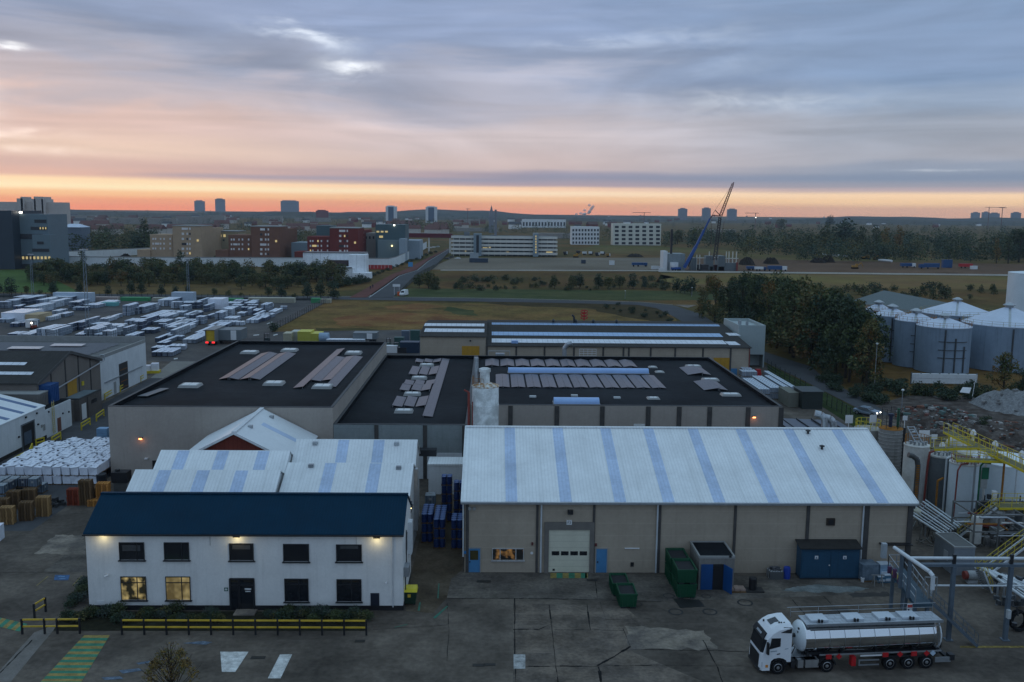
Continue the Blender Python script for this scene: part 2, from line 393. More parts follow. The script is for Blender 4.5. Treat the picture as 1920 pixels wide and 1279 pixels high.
WOOD = mat('pallet wood', (.28, .17, .075), .85, var=.3, scale=2.5)
WOODD = mat('weathered wood', (.13, .08, .042), .9, var=.35, scale=2.5)
WOODR = mat('red pallet', (.22, .05, .028), .85, var=.3, scale=2.5)
WRAP = mat('white wrap', (0.703, 0.725, 0.79), .35, var=.1, scale=1.3, bump=.35)
TOTE = mat('tote plastic', (.5, .55, .62), .5, var=.12, scale=1.2)
TOTED = mat('tote cage', (.09, .11, .15), .5, .3, var=.25, scale=1.5, brick=(.3, .23, .05, .85))
TOTEG = mat('grey tote side', (.115, .15, .19), .5, var=.2, scale=1, brick=(.33, .25, .035, .6))
DRUM = mat('blue drum', (.006, .025, .11), .35, var=.12, scale=2)
DRUML = mat('blue drum lid', (.04, .1, .28), .4, var=.1)
TANKW = mat('dirty white tank', (.62, .61, .57), .6, var=.12, scale=.4, streak=.45, col2=(.5, .48, .44), s2=.3)
TANKL = mat('pale blue tank', (.62, .68, .71), .5, var=.06, scale=.3, streak=.12)
TANKG = mat('grey tank', (.12, .13, .135), .7, var=.15, scale=.4, streak=.3)
TANKB = mat('blue grey tank', (.2, .26, .33), .6, var=.1, scale=.12, streak=.35)
TANKC = mat('tank cone', (.52, .57, .66), .5, var=.08, scale=.2)
SILO = mat('silo steel', (.74, .76, .75), .55, .0, var=.12, scale=.9, col2=(0.468, 0.481, 0.468), s2=.6, streak=.35)
RUST = mat('rust', (.3, .13, .03), .9, var=.3, scale=2)
REDST = mat('red oxide pipe', (.2, .035, .025), .6, var=.15)
REDB = mat('red brick', (.17, .042, .03), .9, var=.15, scale=.8, brick=(.5, .16, .02, .35))
YELS = mat('yellow steel', (.55, .42, .02), .5, var=.18, scale=1.5)
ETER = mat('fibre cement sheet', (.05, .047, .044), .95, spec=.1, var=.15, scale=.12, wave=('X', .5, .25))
ETERY = mat('fibre cement sheet along', (.085, .083, .08), .9, var=.18, scale=.1, wave=('Y', .5, .25))
RLITE = mat('pale rooflight strip', (.62, .64, .68), .5, var=.12, scale=.6, brick=(1.1, 8, .05, .35))
RLITEB = mat('blue rooflight strip', (.28, .42, .62), .45, var=.12, scale=.6, brick=(1.1, 8, .05, .35))
RUBBER = mat('tyre rubber', (.014, .014, .015), .85, var=.15)
RIM = mat('wheel rim', (.4, .41, .42), .35, .8, var=.05)
TRUCKW = mat('truck white', (.68, .7, .72), .3, var=.04, scale=1.5, spec=.5)
STAIN = mat('polished tank steel', (.66, .67, .68), .07, 1., var=.03, scale=.5)
RED = mat('signal red', (.42, .012, .015), .45, var=.1)
SIGNW = mat('sign white', (.65, .65, .65), .6, var=.04)
BRICKR = mat('dark red cladding', (.18, .042, .036), .85, var=.1, scale=.3)
BRICKB = mat('brown cladding', (.2, .1, .068), .85, var=.1, scale=.3)
TAN = mat('tan cladding', (.42, .3, .2), .85, var=.08, scale=.3)
TOWER = mat('far tower', (.25, .24, .26), .8, var=.06, scale=.05, brick=(3.5, 3, .5, .45))
LEAVES = [mat('leaf dark', (.03, .045, .016), .8, var=.3, scale=.6), mat('leaf mid', (.056, .075, .024), .8, var=.3, scale=.6),
          mat('leaf olive', (.1, .09, .026), .8, var=.3, scale=.6), mat('leaf rust', (.15, .078, .018), .8, var=.3, scale=.6),
          mat('leaf teal', (.026, .052, .03), .8, var=.3, scale=.6), mat('leaf gold', (.2, .135, .018), .8, var=.3, scale=.6)]
BARK = mat('bark', (.05, .04, .03), .9, var=.25, scale=3)
LITW = litwin('lit room', (.02, .018, .006), (.75, .58, .24), .55, 1.7, .56)
LITW2 = litwin('lit curtain', (.16, .12, .045), (.72, .58, .26), .5, .9, .52)
LITO = litwin('lit workshop', (.004, .004, .003), (.7, .36, .1), .4, 1.6, .6)
LITY = mat('lit far window', (.1, .08, .04), .4, var=0, emit=(1, .8, .36), es=.45)
PANEP = mat('pale pane', (.38, .38, .4), .25, var=.1, scale=.3)
BULB = mat('warm bulb', (.8, .6, .3), .4, var=0, emit=(1, .86, .42), es=2.2)
BULBO = mat('orange bulb', (.8, .4, .2), .4, var=0, emit=(1, .36, .12), es=4)
BULBW = mat('white bulb', (.8, .8, .8), .4, var=0, emit=(1, .93, .8), es=6)
TAIL = mat('tail lamp', (.4, .01, .01), .3, var=0, emit=(1, .03, .03), es=1.6)

def lamp(loc, w, col, r=.08, sz=None):
    l = bpy.data.lights.new('lamp_light', 'POINT'); l.energy = w; l.color = col; l.shadow_soft_size = r
    o = bpy.data.objects.new('lamp_light', l); COL.objects.link(o); o.location = loc; return o

# ================================================================ the ground
sheet('ground', [(-9000, -300), (9000, -300), (9000, 14000), (-9000, 14000)], -.12, GRASSD)
def ragged(name, pts, z, m, k=.05):                       # a patch with an uneven edge
    c = [G(u, v, z) for u, v in pts]; out = []
    for a, b in zip(c, c[1:] + c[:1]):
        for i in range(9):
            p = a.lerp(b, i / 9); n = Vector((a.y - b.y, b.x - a.x, 0)); n = n.normalized() * min(.35, n.length * k); out.append(p + n * random.uniform(-1, 1))
    sheet(name, out, z, m)
def gp(*p): return [G(u, v) for u, v in p]
sheet('yard_paving', [(-160, 20), (110, 20), (110, 118), G(1612, 772), G(1500, 716), G(1430, 682), (46, 190), (5, 206), (-160, 206)], 0, ASPH)
sheet('storage_yard_paving', [(-300, 190)] + [(-5, 206), (2, 215)] + gp((790, 618), (508, 622), (617, 563), (-350, 549)), -.02, ASPH2)
mb = MB(); mb.quad((-69, 185, .008), (-40, 185, .008), (-28, 206, .008), (-72, 206, .008))
struct(mb, 'pale_paving', mat('pale asphalt', (.2, .19, .17), .9, var=.15, scale=.2))
sheet('side_road_paving', [(-66, 95), (-48.7, 95), (-48.7, 186), (-69, 186)], .004, mat('access road', (.075, .077, .082), .85, var=.2, scale=.1, col2=(.06, .06, .063), s2=.08))
sheet('concrete_apron', gp((872, 1073), (1706, 1084), (1700, 1112), (1240, 1128), (838, 1121), (846, 1085)), .004, CONC)
sheet('concrete_slabs', gp((962, 1131), (1170, 1136), (1225, 1186), (1180, 1220), (1320, 1279), (1340, 1330), (962, 1330)), .008, mat('old slabs', (0.152, 0.123, 0.0977), .9, var=.4, scale=.35, col2=(0.0944, 0.0798, 0.0684), s2=.25, mixw=.8, bump=.2, smear=.4))
ragged('concrete_patch', [(1170, 1172), (1320, 1182), (1345, 1216), (1180, 1220)], .012, CONC2)
ragged('concrete_patch', [(65, 1038), (104, 1003), (159, 1004), (159, 1039)], .004, CONC2)
ragged('concrete_patch', [(84, 1072), (120, 1040), (160, 1040), (161, 1074)], .004, CONC)
ragged('tar_patch', [(1590, 1113), (1664, 1110), (1674, 1119), (1600, 1121)], .012, PATCH)
ragged('tar_patch', [(1530, 1165), (1560, 1140), (1590, 1140), (1605, 1165)], .012, PATCH)
ragged('pale_spill', [(1500, 1099), (1540, 1096), (1630, 1103), (1600, 1110), (1500, 1110), (1462, 1107)], .016, mat('spill', (.16, .175, .17), .9, var=.3, scale=1))
ragged('oil_stain', [(1262, 1122), (1310, 1124), (1322, 1138), (1275, 1140), (1268, 1130)], .016, mat('oil', (.012, .012, .012), .5, var=.2))
sheet('alley_paving', [G(762, 1146), G(812, 1150), G(838, 1121), G(846, 1085), (-2.7, 84.6), (-2.7, 108.4), (-7.5, 108.4), (-7.5, 77)], .006, DIRT)
sheet('concrete_kerb_strip', gp((-20, 1279), (64, 1186), (112, 1168), (60, 1230), (20, 1279)), .006, mat('kerb strip', (.17, .155, .14), .9, var=.2, scale=.6))
# joints and cracks between the slabs
mb = MB()
def crack(pts, w=.07, z=.02):
    q = [G(u, v, z) for u, v in pts]
    for a, b in zip(q[:-1], q[1:]):
        d = (b - a).normalized(); s = Vector((-d.y, d.x, 0)) * w * random.uniform(.1, .6)
        mb.quad(a - s, b - s * .9, b + s * .9, a + s)
for pts, w in (([(838, 1122), (1000, 1122), (1240, 1128)], .12), ([(965, 1122), (965, 1180), (966, 1245), (967, 1300)], .1), ([(1030, 1134), (1035, 1180), (1042, 1250), (1050, 1300)], .06),
               ([(962, 1180), (1010, 1180), (1034, 1170)], .16), ([(1034, 1170), (1030, 1134)], .12), ([(1040, 1181), (1105, 1181), (1170, 1182)], .08), ([(1100, 1134), (1104, 1160), (1107, 1181)], .14),
               ([(962, 1250), (1060, 1249), (1122, 1250)], .14), ([(1122, 1250), (1125, 1265), (1130, 1300)], .24), ([(1120, 1248), (1150, 1232), (1182, 1212)], .22), ([(1182, 1212), (1175, 1195), (1168, 1178)], .08),
               ([(1122, 1249), (1180, 1248), (1222, 1247)], .12), ([(1182, 1218), (1300, 1219), (1405, 1222)], .07), ([(1318, 1200), (1345, 1250), (1362, 1300)], .09), ([(1222, 1247), (1400, 1249)], .05),
               ([(1480, 1118), (1530, 1175)], .08), ([(1545, 1118), (1590, 1165)], .06), ([(0, 1073), (80, 1074), (160, 1075)], .06), ([(0, 1262), (60, 1200)], .1), ([(560, 1170), (780, 1170)], .05),
               ([(838, 1122), (842, 1180), (838, 1240)], .05), ([(700, 1180), (840, 1172)], .05), ([(1115, 1085), (1120, 1122)], .1), ([(1125, 1130), (1136, 1162), (1220, 1160)], .05)):
    # break each line up so that it wanders
    out = []
    for a, b in zip(pts[:-1], pts[1:]):
        n = max(2, int(math.hypot(b[0] - a[0], b[1] - a[1]) / 9))
        for i in range(n):
            t = i / n; out.append((a[0] + (b[0] - a[0]) * t + random.uniform(-.7, .7), a[1] + (b[1] - a[1]) * t + random.uniform(-.5, .5)))
    crack(out + [pts[-1]], w)
struct(mb, 'pavement_cracks', CRACK)
# painted markings
def marks(name, quads, m, z=.024):
    b = MB()
    for q in quads: b.quad(*[G(u, v, z) for u, v in q])
    return struct(b, name, m)
marks('white_floor_marking', [[(413, 1222), (466, 1222), (441, 1260), (416, 1260)], [(525, 1227), (548, 1227), (526, 1272), (502, 1272)]], WHITEL)
marks('worn_white_marking', [[(963, 1227), (985, 1227), (985, 1254), (963, 1254)]], mat('worn white', (.3, .3, .29), .8, var=.5, scale=2))
wk = [[], []]
for i in range(9):                                       # green and yellow walkway stripes
    t0, t1 = i / 9, (i + 1) / 9
    def ed(t): return ((158 + (72 - 158) * t, 1191 + (1283 - 1191) * t), (206 + (150 - 206) * t, 1191 + (1283 - 1191) * t))
    tm = t0 + (t1 - t0) * .5
    for k, (a, b) in enumerate(((t0, tm), (tm, t1))):
        l0, r0 = ed(a); l1, r1 = ed(b); wk[k].append([l0, r0, r1, l1])
for i in range(7):
    a, b, c = i / 7, (i + .5) / 7, (i + 1) / 7
    def ed(t): return ((-6 + 66 * t, 1154 + 14 * t - 6 * t), (-30 + 66 * t, 1170 + 14 * t))
    wk[0].append([(-60 + 112 * a, 1144 + 26 * a), (-60 + 112 * b, 1144 + 26 * b), (-76 + 112 * b, 1158 + 26 * b), (-76 + 112 * a, 1158 + 26 * a)])
    wk[1].append([(-60 + 112 * b, 1144 + 26 * b), (-60 + 112 * c, 1144 + 26 * c), (-76 + 112 * c, 1158 + 26 * c), (-76 + 112 * b, 1158 + 26 * b)])
marks('yellow_walkway_stripes', wk[0], YELF); marks('green_walkway_stripes', wk[1], GRNF)
dk = [[(1032 + 11.4 * i, 1074.5), (1043.4 + 11.4 * i, 1074.5), (1043.4 + 11.4 * i, 1084), (1032 + 11.4 * i, 1084)] for i in range(6)]
marks('yellow_dock_stripes', dk[0::2] + [[(1097, 1074.5), (1102, 1074.5), (1102, 1084), (1097, 1084)]], YELF); marks('green_dock_stripes', dk[1::2], GRNF)
marks('blue_parking_marking', [[(103, 1078), (131, 1078), (128, 1088), (101, 1088)]], BLUF)
marks('parking_symbol', [[(110, 1080), (122, 1080), (121, 1082), (109, 1082)], [(112, 1083.5), (124, 1083.5), (122, 1086), (110, 1086)]], mat('symbol blue', (.1, .2, .34), .8, var=.3), .028)
marks('parking_bay_lines', [[(68, 1098), (90, 1080), (91.5, 1080), (69.5, 1098)], [(135, 1098), (153, 1079), (154.5, 1079), (136.5, 1098)]], YELF)
marks('worn_blue_marking', [[(342, 1206), (380, 1202), (398, 1204), (386, 1209)], [(222, 1257), (260, 1253), (268, 1257), (230, 1263)], [(190, 1270), (225, 1268), (232, 1273), (196, 1275)], [(255, 1243), (280, 1239), (286, 1242), (260, 1246)]], mat('worn blue', (.11, .14, .18), .85, var=.5, scale=2))
marks('green_scrawl_marking', [[(822, 1094), (824, 1094), (822, 1122), (820, 1122)], [(786, 1130), (789, 1128), (787, 1145), (783, 1145)], [(812, 1158), (838, 1136), (840, 1137), (816, 1160)], [(740, 1176), (764, 1170), (764, 1171), (740, 1177)]], mat('scrawl green', (.025, .13, .09), .8, var=.3))
marks('yellow_kerb_line', [[(1800, 1211), (1960, 1211), (1960, 1214.5), (1800, 1214.5)]], mat('worn kerb yellow', (.2, .15, .05), .9, var=.5, scale=2.5, smear=.5))
marks('yard_white_ticks', [[(500, 607), (510, 603), (511, 604), (501, 608)], [(475, 628), (486, 627), (486, 628.5), (475, 629.5)], [(512, 628), (520, 626), (521, 627.5), (513, 629.5)], [(326, 672), (333, 671), (333, 673), (326, 674)]], WHITEL, .0)
# drains and manhole covers are set in the paving
mb = MB()
for u, v, w, d in ((907, 1090, 1.3, .55), (1128 - 165, 1085, 0, 0), (484, 1233, 1.1, .45), (675, 1202, .8, .4), (897, 1247, .9, .45), (918, 1246, .9, .4), (148, 866, .7, .4), (1110, 1088, 1, .4)):
    if w: c = G(u, v, .022); mb.box(c.x - w / 2, c.x + w / 2, c.y - d / 2, c.y + d / 2, .021, .03)
struct(mb, 'drain_grates', mat('drain iron', (.03, .027, .024), .7, .3, var=.2))
mb = MB()
for u, v, r in ((1254, 1117, .55), (1267, 1147, .65), (1331, 1147, .65), (1397, 1130, .7), (1324, 1118, .45), (1196, 1133, .4)):
    c = G(u, v, .025)
    for i in range(20):
        a, b = 2 * math.pi * i / 20, 2 * math.pi * (i + 1) / 20
        mb.quad(*[(c.x + q * r * math.cos(t), c.y + q * r * math.sin(t), .025) for q, t in ((1, a), (1, b), (.78, b), (.78, a))])
struct(mb, 'manhole_rings', mat('ring dark', (.02, .02, .021), .8, var=.2))

# fields, roads and the building site
sheet('dry_field', gp((617, 564), (1200, 574), (1255, 584), (1280, 614), (1000, 640), (510, 628), (508, 622)), -.08, FIELD)
def blob(name, pts, m, z=-.06):                          # irregular patch of other growth
    c = [G(u, v, z) for u, v in pts]; out = []
    for a, b in zip(c, c[1:] + c[:1]):
        for i in range(6):
            p = a.lerp(b, i / 6); n = (b - a); n = Vector((-n.y, n.x, 0)) * .05
            out.append(p + n * random.uniform(-1, 1))
    sheet(name, out, z, m)
blob('reddish_grass_patch', [(620, 597), (700, 584), (830, 590), (900, 597), (800, 610), (640, 612)], FIELDR)
blob('reddish_grass_patch', [(720, 575), (790, 568), (840, 575), (780, 581), (730, 580)], FIELDR, -.055)
blob('green_grass_patch', [(840, 575), (885, 582), (895, 592), (860, 590), (830, 582)], MEADOW)
blob('green_grass_patch', [(590, 615), (680, 616), (760, 622), (600, 626)], mat('dull green', (0.069, 0.0578, 0.019), .95, var=.3, scale=.2))
blob('scrub_patch', [(900, 566), (1190, 569), (1240, 578), (1275, 610), (1180, 596), (1100, 578), (950, 573)], mat('dark scrub ground', (0.0517, 0.0382, 0.015), .95, var=.35, scale=.2), -.07)
sheet('mown_meadow', gp((748, 540), (1330, 546), (1400, 562), (1200, 563), (742, 558)), -.09, MEADOW)
blob('brown_heath', [(800, 512), (1240, 510), (1260, 545), (770, 542)], mat('heath', (0.121, 0.0663, 0.0218), .95, var=.4, scale=.04, col2=(0.0633, 0.0476, 0.0136), s2=.02), -.1)
sheet('pale_field', gp((1240, 512), (2000, 519), (2000, 543), (1380, 538), (1230, 530)), -.1, PALEF)
sheet('gravel_lot', gp((800, 505), (850, 483), (1240, 483), (1245, 508)), -.1, GRAVEL)
sheet('site_soil', gp((1235, 509), (1240, 480), (1420, 486), (1960, 496), (1960, 516)), -.09, SOIL)
sheet('far_field', gp((1120, 459), (1240, 462), (1500, 476), (1960, 492), (1960, 500), (1400, 488), (1080, 470)), -.1, mat('far field', (0.131, 0.0867, 0.0335), .95, var=.25, scale=.01, col2=(0.105, 0.0926, 0.0293), s2=.006))
sheet('lawn', gp((-60, 506), (66, 505), (150, 548), (-60, 548)), -.1, mat('lawn', (0.0685, 0.109, 0.0308), .95, var=.2, scale=.05))
sheet('verge', gp((-300, 530), (600, 533), (640, 552), (-300, 549)), -.11, mat('verge', (0.123, 0.0802, 0.0293), .95, var=.35, scale=.06))
# ramped road to the bridge
zs = [0, 1.3, 2.4, 2.6, 1.4, 0]
rR = [G(u, v, z) for (u, v), z in zip(((736, 558), (760, 534), (781, 513), (800, 503), (818, 495), (846, 469)), zs)]
rL = [G(u, v, z) for (u, v), z in zip(((690, 558), (724.6, 534), (747, 517.5), (781, 507), (802, 490), (843, 466)), zs)]
cR = [p + Vector((-.6, 0, .06)) for p in rL]
cL = [G(u, v, z + .06) for (u, v), z in zip(((655, 558), (701, 533), (733, 515), (764, 504), (790, 489), (840.5, 465.5)), zs)]
for q in rR + rL: q.z += .05
strip('bridge_road', rL, rR, ROADM); strip('cycle_path', cL, cR, REDP)
mb = MB()
for a, b in list(zip(rR[:-1], rR[1:])) + list(zip(cL[:-1], cL[1:])): mb.quad(Vector((a.x, a.y, -.2)), Vector((b.x, b.y, -.2)), b, a)
struct(mb, 'road_embankment', mat('embankment', (.1, .1, .09), .9, var=.2, scale=.1))
strip('road_edge_line', [p + Vector((.35, 0, .03)) for p in rL], [p + Vector((.6, 0, .03)) for p in rL], WHITEL)
def cross(vs): return [G(u, v) for u, v in vs]
XR = [(-350, 547.5), (300, 552), (640, 556), (760, 557.5), (950, 560), (1130, 564.5), (1205, 567), (1262, 572), (1315, 589), (1350, 612), (1395, 640), (1439, 661), (1520, 687), (1552, 713), (1640, 757), (1760, 815), (1960, 900)]
XL = [(-350, 551.5), (300, 556.5), (640, 561.5), (760, 563.5), (950, 566), (1130, 569.5), (1195, 571.5), (1232, 578), (1268, 596), (1300, 616), (1365, 650), (1439, 681), (1520, 720), (1545, 733), (1602, 762), (1680, 802), (1860, 905)]
strip('country_road', cross(XR), cross(XL), ROADM, -.03)
strip('road_kerb', [p + Vector((0, .9, 0)) for p in cross(XR[2:8])], cross(XR[2:8]), mat('kerb', (.3, .29, .27), .9, var=.2), .06)
sheet('turning_area', gp((1262, 571), (1306, 572), (1290, 577)), -.02, CONC2)
marks('junction_markings', [[(692 + 9 * i, 555.5), (697 + 9 * i, 555.5), (700 + 9 * i, 553.6), (695 + 9 * i, 553.6)] for i in range(5)] + [[(732, 549), (734, 548), (738, 545), (736, 546)]], WHITEL, .1)
# low hills along the horizon
for nm, Y, hmax, sd in (('hills', 5200, 46, 1.), ('hills', 4100, 25, 2.3)):
    mb = MB(); n = 90; vs = []
    for i in range(n + 1):
        x = -3600 + 7400 * i / n
        h = hmax * (.45 + .3 * math.sin(i * .17 + sd) + .16 * math.sin(i * .45 + 2 * sd) + .06 * math.sin(i * 1.3 + sd)) * (1.1 - .25 * i / n) + random.uniform(0, 3)
        vs += [(x, Y - 500, -1), (x, Y, max(h, 6)), (x, Y + 700, -1)]
    mb.add(vs, [(3 * i + j, 3 * i + 3 + j, 3 * i + 4 + j, 3 * i + 1 + j) for i in range(n) for j in (0, 1)])
    struct(mb, nm, mat('wooded hill', (.045, .05, .035), .95, var=.4, scale=.006, col2=(.07, .065, .05), s2=.004))
# buildings in front
def wpart(parent,name,x0,x1,z0,z1,y,m,d=.06,label=None):
 return MB().box(x0,x1,y-d,y+.05,z0,z1).build(name,m,parent,label=label)
def spart(parent,name,y0,y1,z0,z1,x,m,d=.06,label=None):
 return MB().box(x-.05,x+d,y0,y1,z0,z1).build(name,m,parent,label=label)
def window(parent,x0,x1,z0,z1,y,pane=GLASSD,frame=FRAMEB,mull=(),trans=None,label=None,sill=True):
 w=MB().box(x0,x1,y-.05,y+.08,z0,z1).build('window',pane,parent,label=label)
 f=MB();t=.055;yo,yi=y-.11,y+.05
 f.box(x0-t,x0,yo,yi,z0-t,z1+t).box(x1,x1+t,yo,yi,z0-t,z1+t).box(x0,x1,yo,yi,z1,z1+t)
 for k in mull:f.box(x0+(x1-x0)*k-.04,x0+(x1-x0)*k+.04,y-.09,yi,z0,z1)
 if trans:f.box(x0,x1,y-.088,yi,z0+(z1-z0)*trans-.04,z0+(z1-z0)*trans+.04)
 f.build('frame',frame,w)
 if sill:MB().box(x0-.16,x1+.16,y-.18,y+.05,z0-t-.08,z0-t+.001).build('sill',frame,w)
 return w
def floodlight(parent,x,y,z,col=(1,.82,.42),w=7,bulb=BULB,drop=.35):
 f=MB().box(x-.28,x+.28,y-.42,y-.02,z,z+.09).box(x-.05,x+.05,y-.1,y+.02,z-.1,z+.2).build('floodlight',FRAMEB,parent)
 MB().box(x-.2,x+.2,y-.36,y-.1,z-.03,z+.001).build('bulb',bulb,f)
 lamp((x,y-.62,z-.3),w,col,.12)
def downpipe(parent,x,y,z0,z1,m=METAL,r=.07):
 return MB().cyl((x,y-r-.02,z0),(x,y-r-.02,z1),r,8).build('downpipe',m,parent)
def gable(parent,x0,x1,yf,yb,zf,zr,yr,zb,wallm,roofm,over=.3,z0=0.,ox=None,eth=.1):
 ox=.12 if ox is None else ox
 """walls (with gable ends) and a two-slope roof, ridge along X"""
 MB().add([(x0,yf,z0),(x1,yf,z0),(x1,yb,z0),(x0,yb,z0),(x0,yf,zf),(x1,yf,zf),(x1,yb,zb),(x0,yb,zb),(x0,yr,zr),(x1,yr,zr)],[(0,1,5,4),(2,3,7,6),(1,2,6,9,5),(3,0,4,8,7)]).build('wall',wallm,parent)
 sf=(zr-zf)/(yr-yf);sb=(zr-zb)/(yb-yr)
 pr=[(x0-ox,yf-over,zf-sf*over+.05),(x0-ox,yr,zr+.05),(x0-ox,yb+over,zb-sb*over+.05),(x0-ox,yb+over,zb-sb*over+.05+eth),(x0-ox,yr,zr+.05+eth),(x0-ox,yf-over,zf-sf*over+.05+eth)]
 r=MB().extr(pr,(x1-x0+2*ox,0,0)).build('roof',roofm,parent)
 return r,(lambda y:zf+sf*(y-yf)+.05+eth)
def roofstrips(roof,xs,w,y0,y1,zfun,m,name='rooflight',skew=0):
 for x in xs:
  MB().extr([(x-w/2,y0,zfun(y0)+.02),(x+w/2,y0,zfun(y0)+.02),(x+w/2,y1,zfun(y1)+.02),(x-w/2,y1,zfun(y1)+.02)],(0,0,-.04)).build(name,m,roof)
ox0,ox1,oy,oyb,oz,ozr,oyr=-34.2,-7.5,75.5,83.2,6.82,8.98,79.35
off=thing('office_building','white two-storey office with dark blue pitched roof and lit ground-floor windows','office building',((ox0+ox1)/2,oy,0))
rf,zf=gable(off,ox0,ox1,oy,oyb,oz,ozr,oyr,oz,WHITEW,ROOFB,.22,0)
MB().box(ox0-.03,ox1+.03,oy-.04,oyb+.03,0,.42).build('plinth',BLACK,off)
MB().box(ox0-.14,ox1+.14,oyr-.2,oyr+.2,ozr+.08,ozr+.2).build('ridge_cap',ROOFB,rf)
MB().box(ox0-.12,ox1+.12,oy-.36,oy-.24,oz-.14,oz-.02).build('gutter',FRAMEB,off)
MB().box(ox0-.02,ox1+.02,oy-.05,oy+.02,oz-.1,oz+.02).build('fascia',FRAMEB,off)
def X(u,v):return P(u,v,oy)
for i,(u0,u1,v0,v1)in enumerate(((226,269,1018,1049),(310,353,1018,1049),(432,474,1020,1050),(533,578,1021,1052),(632,677,1022,1052))):
 a,b=P(u0,v1,oy),P(u1,v0,oy)
 window(off,a.x,b.x,a.z,b.z,oy,mull=(.72,)if i in(0,1)else(),sill=True)
for i,(u0,u1,v0,v1)in enumerate(((229.5,272.5,1082,1124),(313.5,355.5,1082,1124),(535.5,577,1086,1127),(633,676.5,1087,1127))):
 a,b=P(u0,v1,oy),P(u1,v0,oy)
 lab=('lit ground-floor window showing a plant and furniture','lit ground-floor window with pale curtains')[i]if i<2 else None
 window(off,a.x,b.x,a.z,b.z,oy,pane=(LITW,LITW2)[i]if i<2 else GLASSD,mull=(.66,)if i<2 else(.6,),trans=.76,label=lab)
a,b=P(433,1146,oy),P(476,1085,oy)
d=wpart(off,'entrance_door',a.x,b.x,.05,b.z,oy,GLASSD,.05)
f=MB()
for x in(a.x,(a.x+b.x)/2-.25,b.x):f.box(x-.06,x+.06,oy-.12,oy+.02,.05,b.z)
f.box(a.x,b.x,oy-.119,oy+.02,b.z-.06,b.z+.06).box(a.x,b.x,oy-.115,oy+.02,b.z*.78,b.z*.78+.08)
f.build('frame',FRAMEB,d)
s=MB();s.box(b.x-.78,b.x-.25,oy-.075,oy-.03,1.85,1.97).box(b.x-.74,b.x-.3,oy-.075,oy-.03,1.66,1.74).build('door_lettering',SIGNW,d)
c=P(424,1105,oy);q=MB();q.k=0;q.box(c.x-.16,c.x+.16,oy-.03,oy,c.z-.16,c.z+.16);q.k=1
q.box(c.x-.11,c.x+.11,oy-.036,oy,c.z-.035,c.z+.035).box(c.x-.035,c.x+.035,oy-.0362,oy,c.z-.11,c.z+.11)
q.build('first_aid_sign',[mat('sign green',(.01,.08,.05),.5,var=0),SIGNW],off)
a,b=P(695,1137,oy),P(711,1112,oy);wpart(off,'hatch_door',a.x,b.x,.43,b.z,oy,mat('hatch blue black',(.01,.014,.025),.5),.07)
for u,v in((194,1002),(445,1005),(707,1007)):
 c=P(u,v,oy);floodlight(off,c.x,oy,c.z,w=17)
c=P(736,1003,oy);downpipe(off,c.x,oy,.3,oz,mat('pale pipe',(.5,.51,.52),.6),.045)
c=P(202,1077,oy);MB().cyl((c.x,oy,c.z),(c.x,oy-.3,c.z),.03,6).cyl((c.x+.12,oy-.18,c.z+.02),(c.x-.14,oy-.42,c.z-.06),.08,8).build('security_camera',SIGNW,off)
c=P(724,1091,oy);MB().cyl((c.x,oy,c.z),(c.x,oy-.2,c.z),.03,6).lathe((c.x,oy-.25,c.z-.12),[(.02,0),(.1,.04),(.1,.16)],10).build('security_camera',SIGNW,off)
for u in(876/2.98,560/2.98+480):
 c=P(u+100 if u<400 else u,1012,oy);MB().box(c.x-.02,c.x+.02,oy-.03,oy,c.z-.5,oz-.1).build('conduit',FRAMEG,off)
a=P(183,1135,oy);wpart(off,'plaque',a.x,a.x+.55,.5,.82,oy,SIGNW,.03)
for i,x in enumerate((-31.2,-27.6,-22.4,-17.6,-13.0)):  # grey panels on upper panes: blinds with the pane's reflection painted in
 if i in(0,2,4):
  a=P((247,331,453,555,655)[i],1035,oy);MB().box(a.x-.75,a.x+.75,oy-.056,oy-.045,a.z+(.1,.35,.25,0,.3)[i],a.z+.62).build('blind_reflection',mat('blind reflection grey',(.05,.052,.055),.6,var=.2,scale=3),off)
spart(off,'window',78.2,79.4,4.0,5.6,ox1,GLASSD)
spart(off,'vent_panel',80.2,81.2,3.2,6.2,ox1,WHITEW2,.35)
MB().box(ox1,ox1+.45,76.1,77.3,2.75,3.6).build('air_unit',METAL,off)
MB().tube([(ox1+.12,77.6,6.4),(ox1+.12,77.6,3.2),(ox1+.12,76.6,2.4),(ox1+.12,76.6,.6)],.05).build('downpipe',FRAMEB,off)
MB().box(-21.7,-19.9,74.3,75.43,0,.12).build('doorstep',CONC2,label='low concrete doorstep at the office entrance',cat='step')
shR=thing('gabled_shed','white double-gabled shed with blue rooflights beside the drum alley','shed',(-14,86,0))
r1,z1=gable(shR,-20.2,-7.9,85.8,94.2,7.0,8.85,90,7.0,WHITEW2,ROOFW,.3)
def xat(u,v,z):return G(u,v,z).x
roofstrips(r1,(-16.0,-11.55),1.15,85.7,89.9,z1,SKYL)
r2,z2=gable(shR,-20.9,-8.1,94.3,100.6,7.2,9.4,97.4,7.2,WHITEW2,ROOFW,.3)
roofstrips(r2,(-15.9,-12.1),1.15,94.3,97.3,z2,SKYL)
MB().box(-20.4,-7.7,85.32,85.46,6.72,6.88).build('gutter',METAL,shR)
MB().box(-20.2,-8.0,85.74,85.8,6.3,6.85).build('louvre_band',mat('louvre',(.05,.06,.07),.6,var=.1,brick=(.35,.6,.06,.7)),shR)
for r,x,y,zz in((r1,-17.9,89.4,z1),(r1,-9.2,89.2,z1),(r2,-18.9,96.8,z2),(r2,-10.2,96.8,z2)):
 MB().box(x-.25,x+.25,y-.2,y+.2,zz(y)-.05,zz(y)+.28).build('roof_vent',METAL,r)
spart(shR,'window',87.5,88.4,4.6,5.6,-7.9,GLASSD)
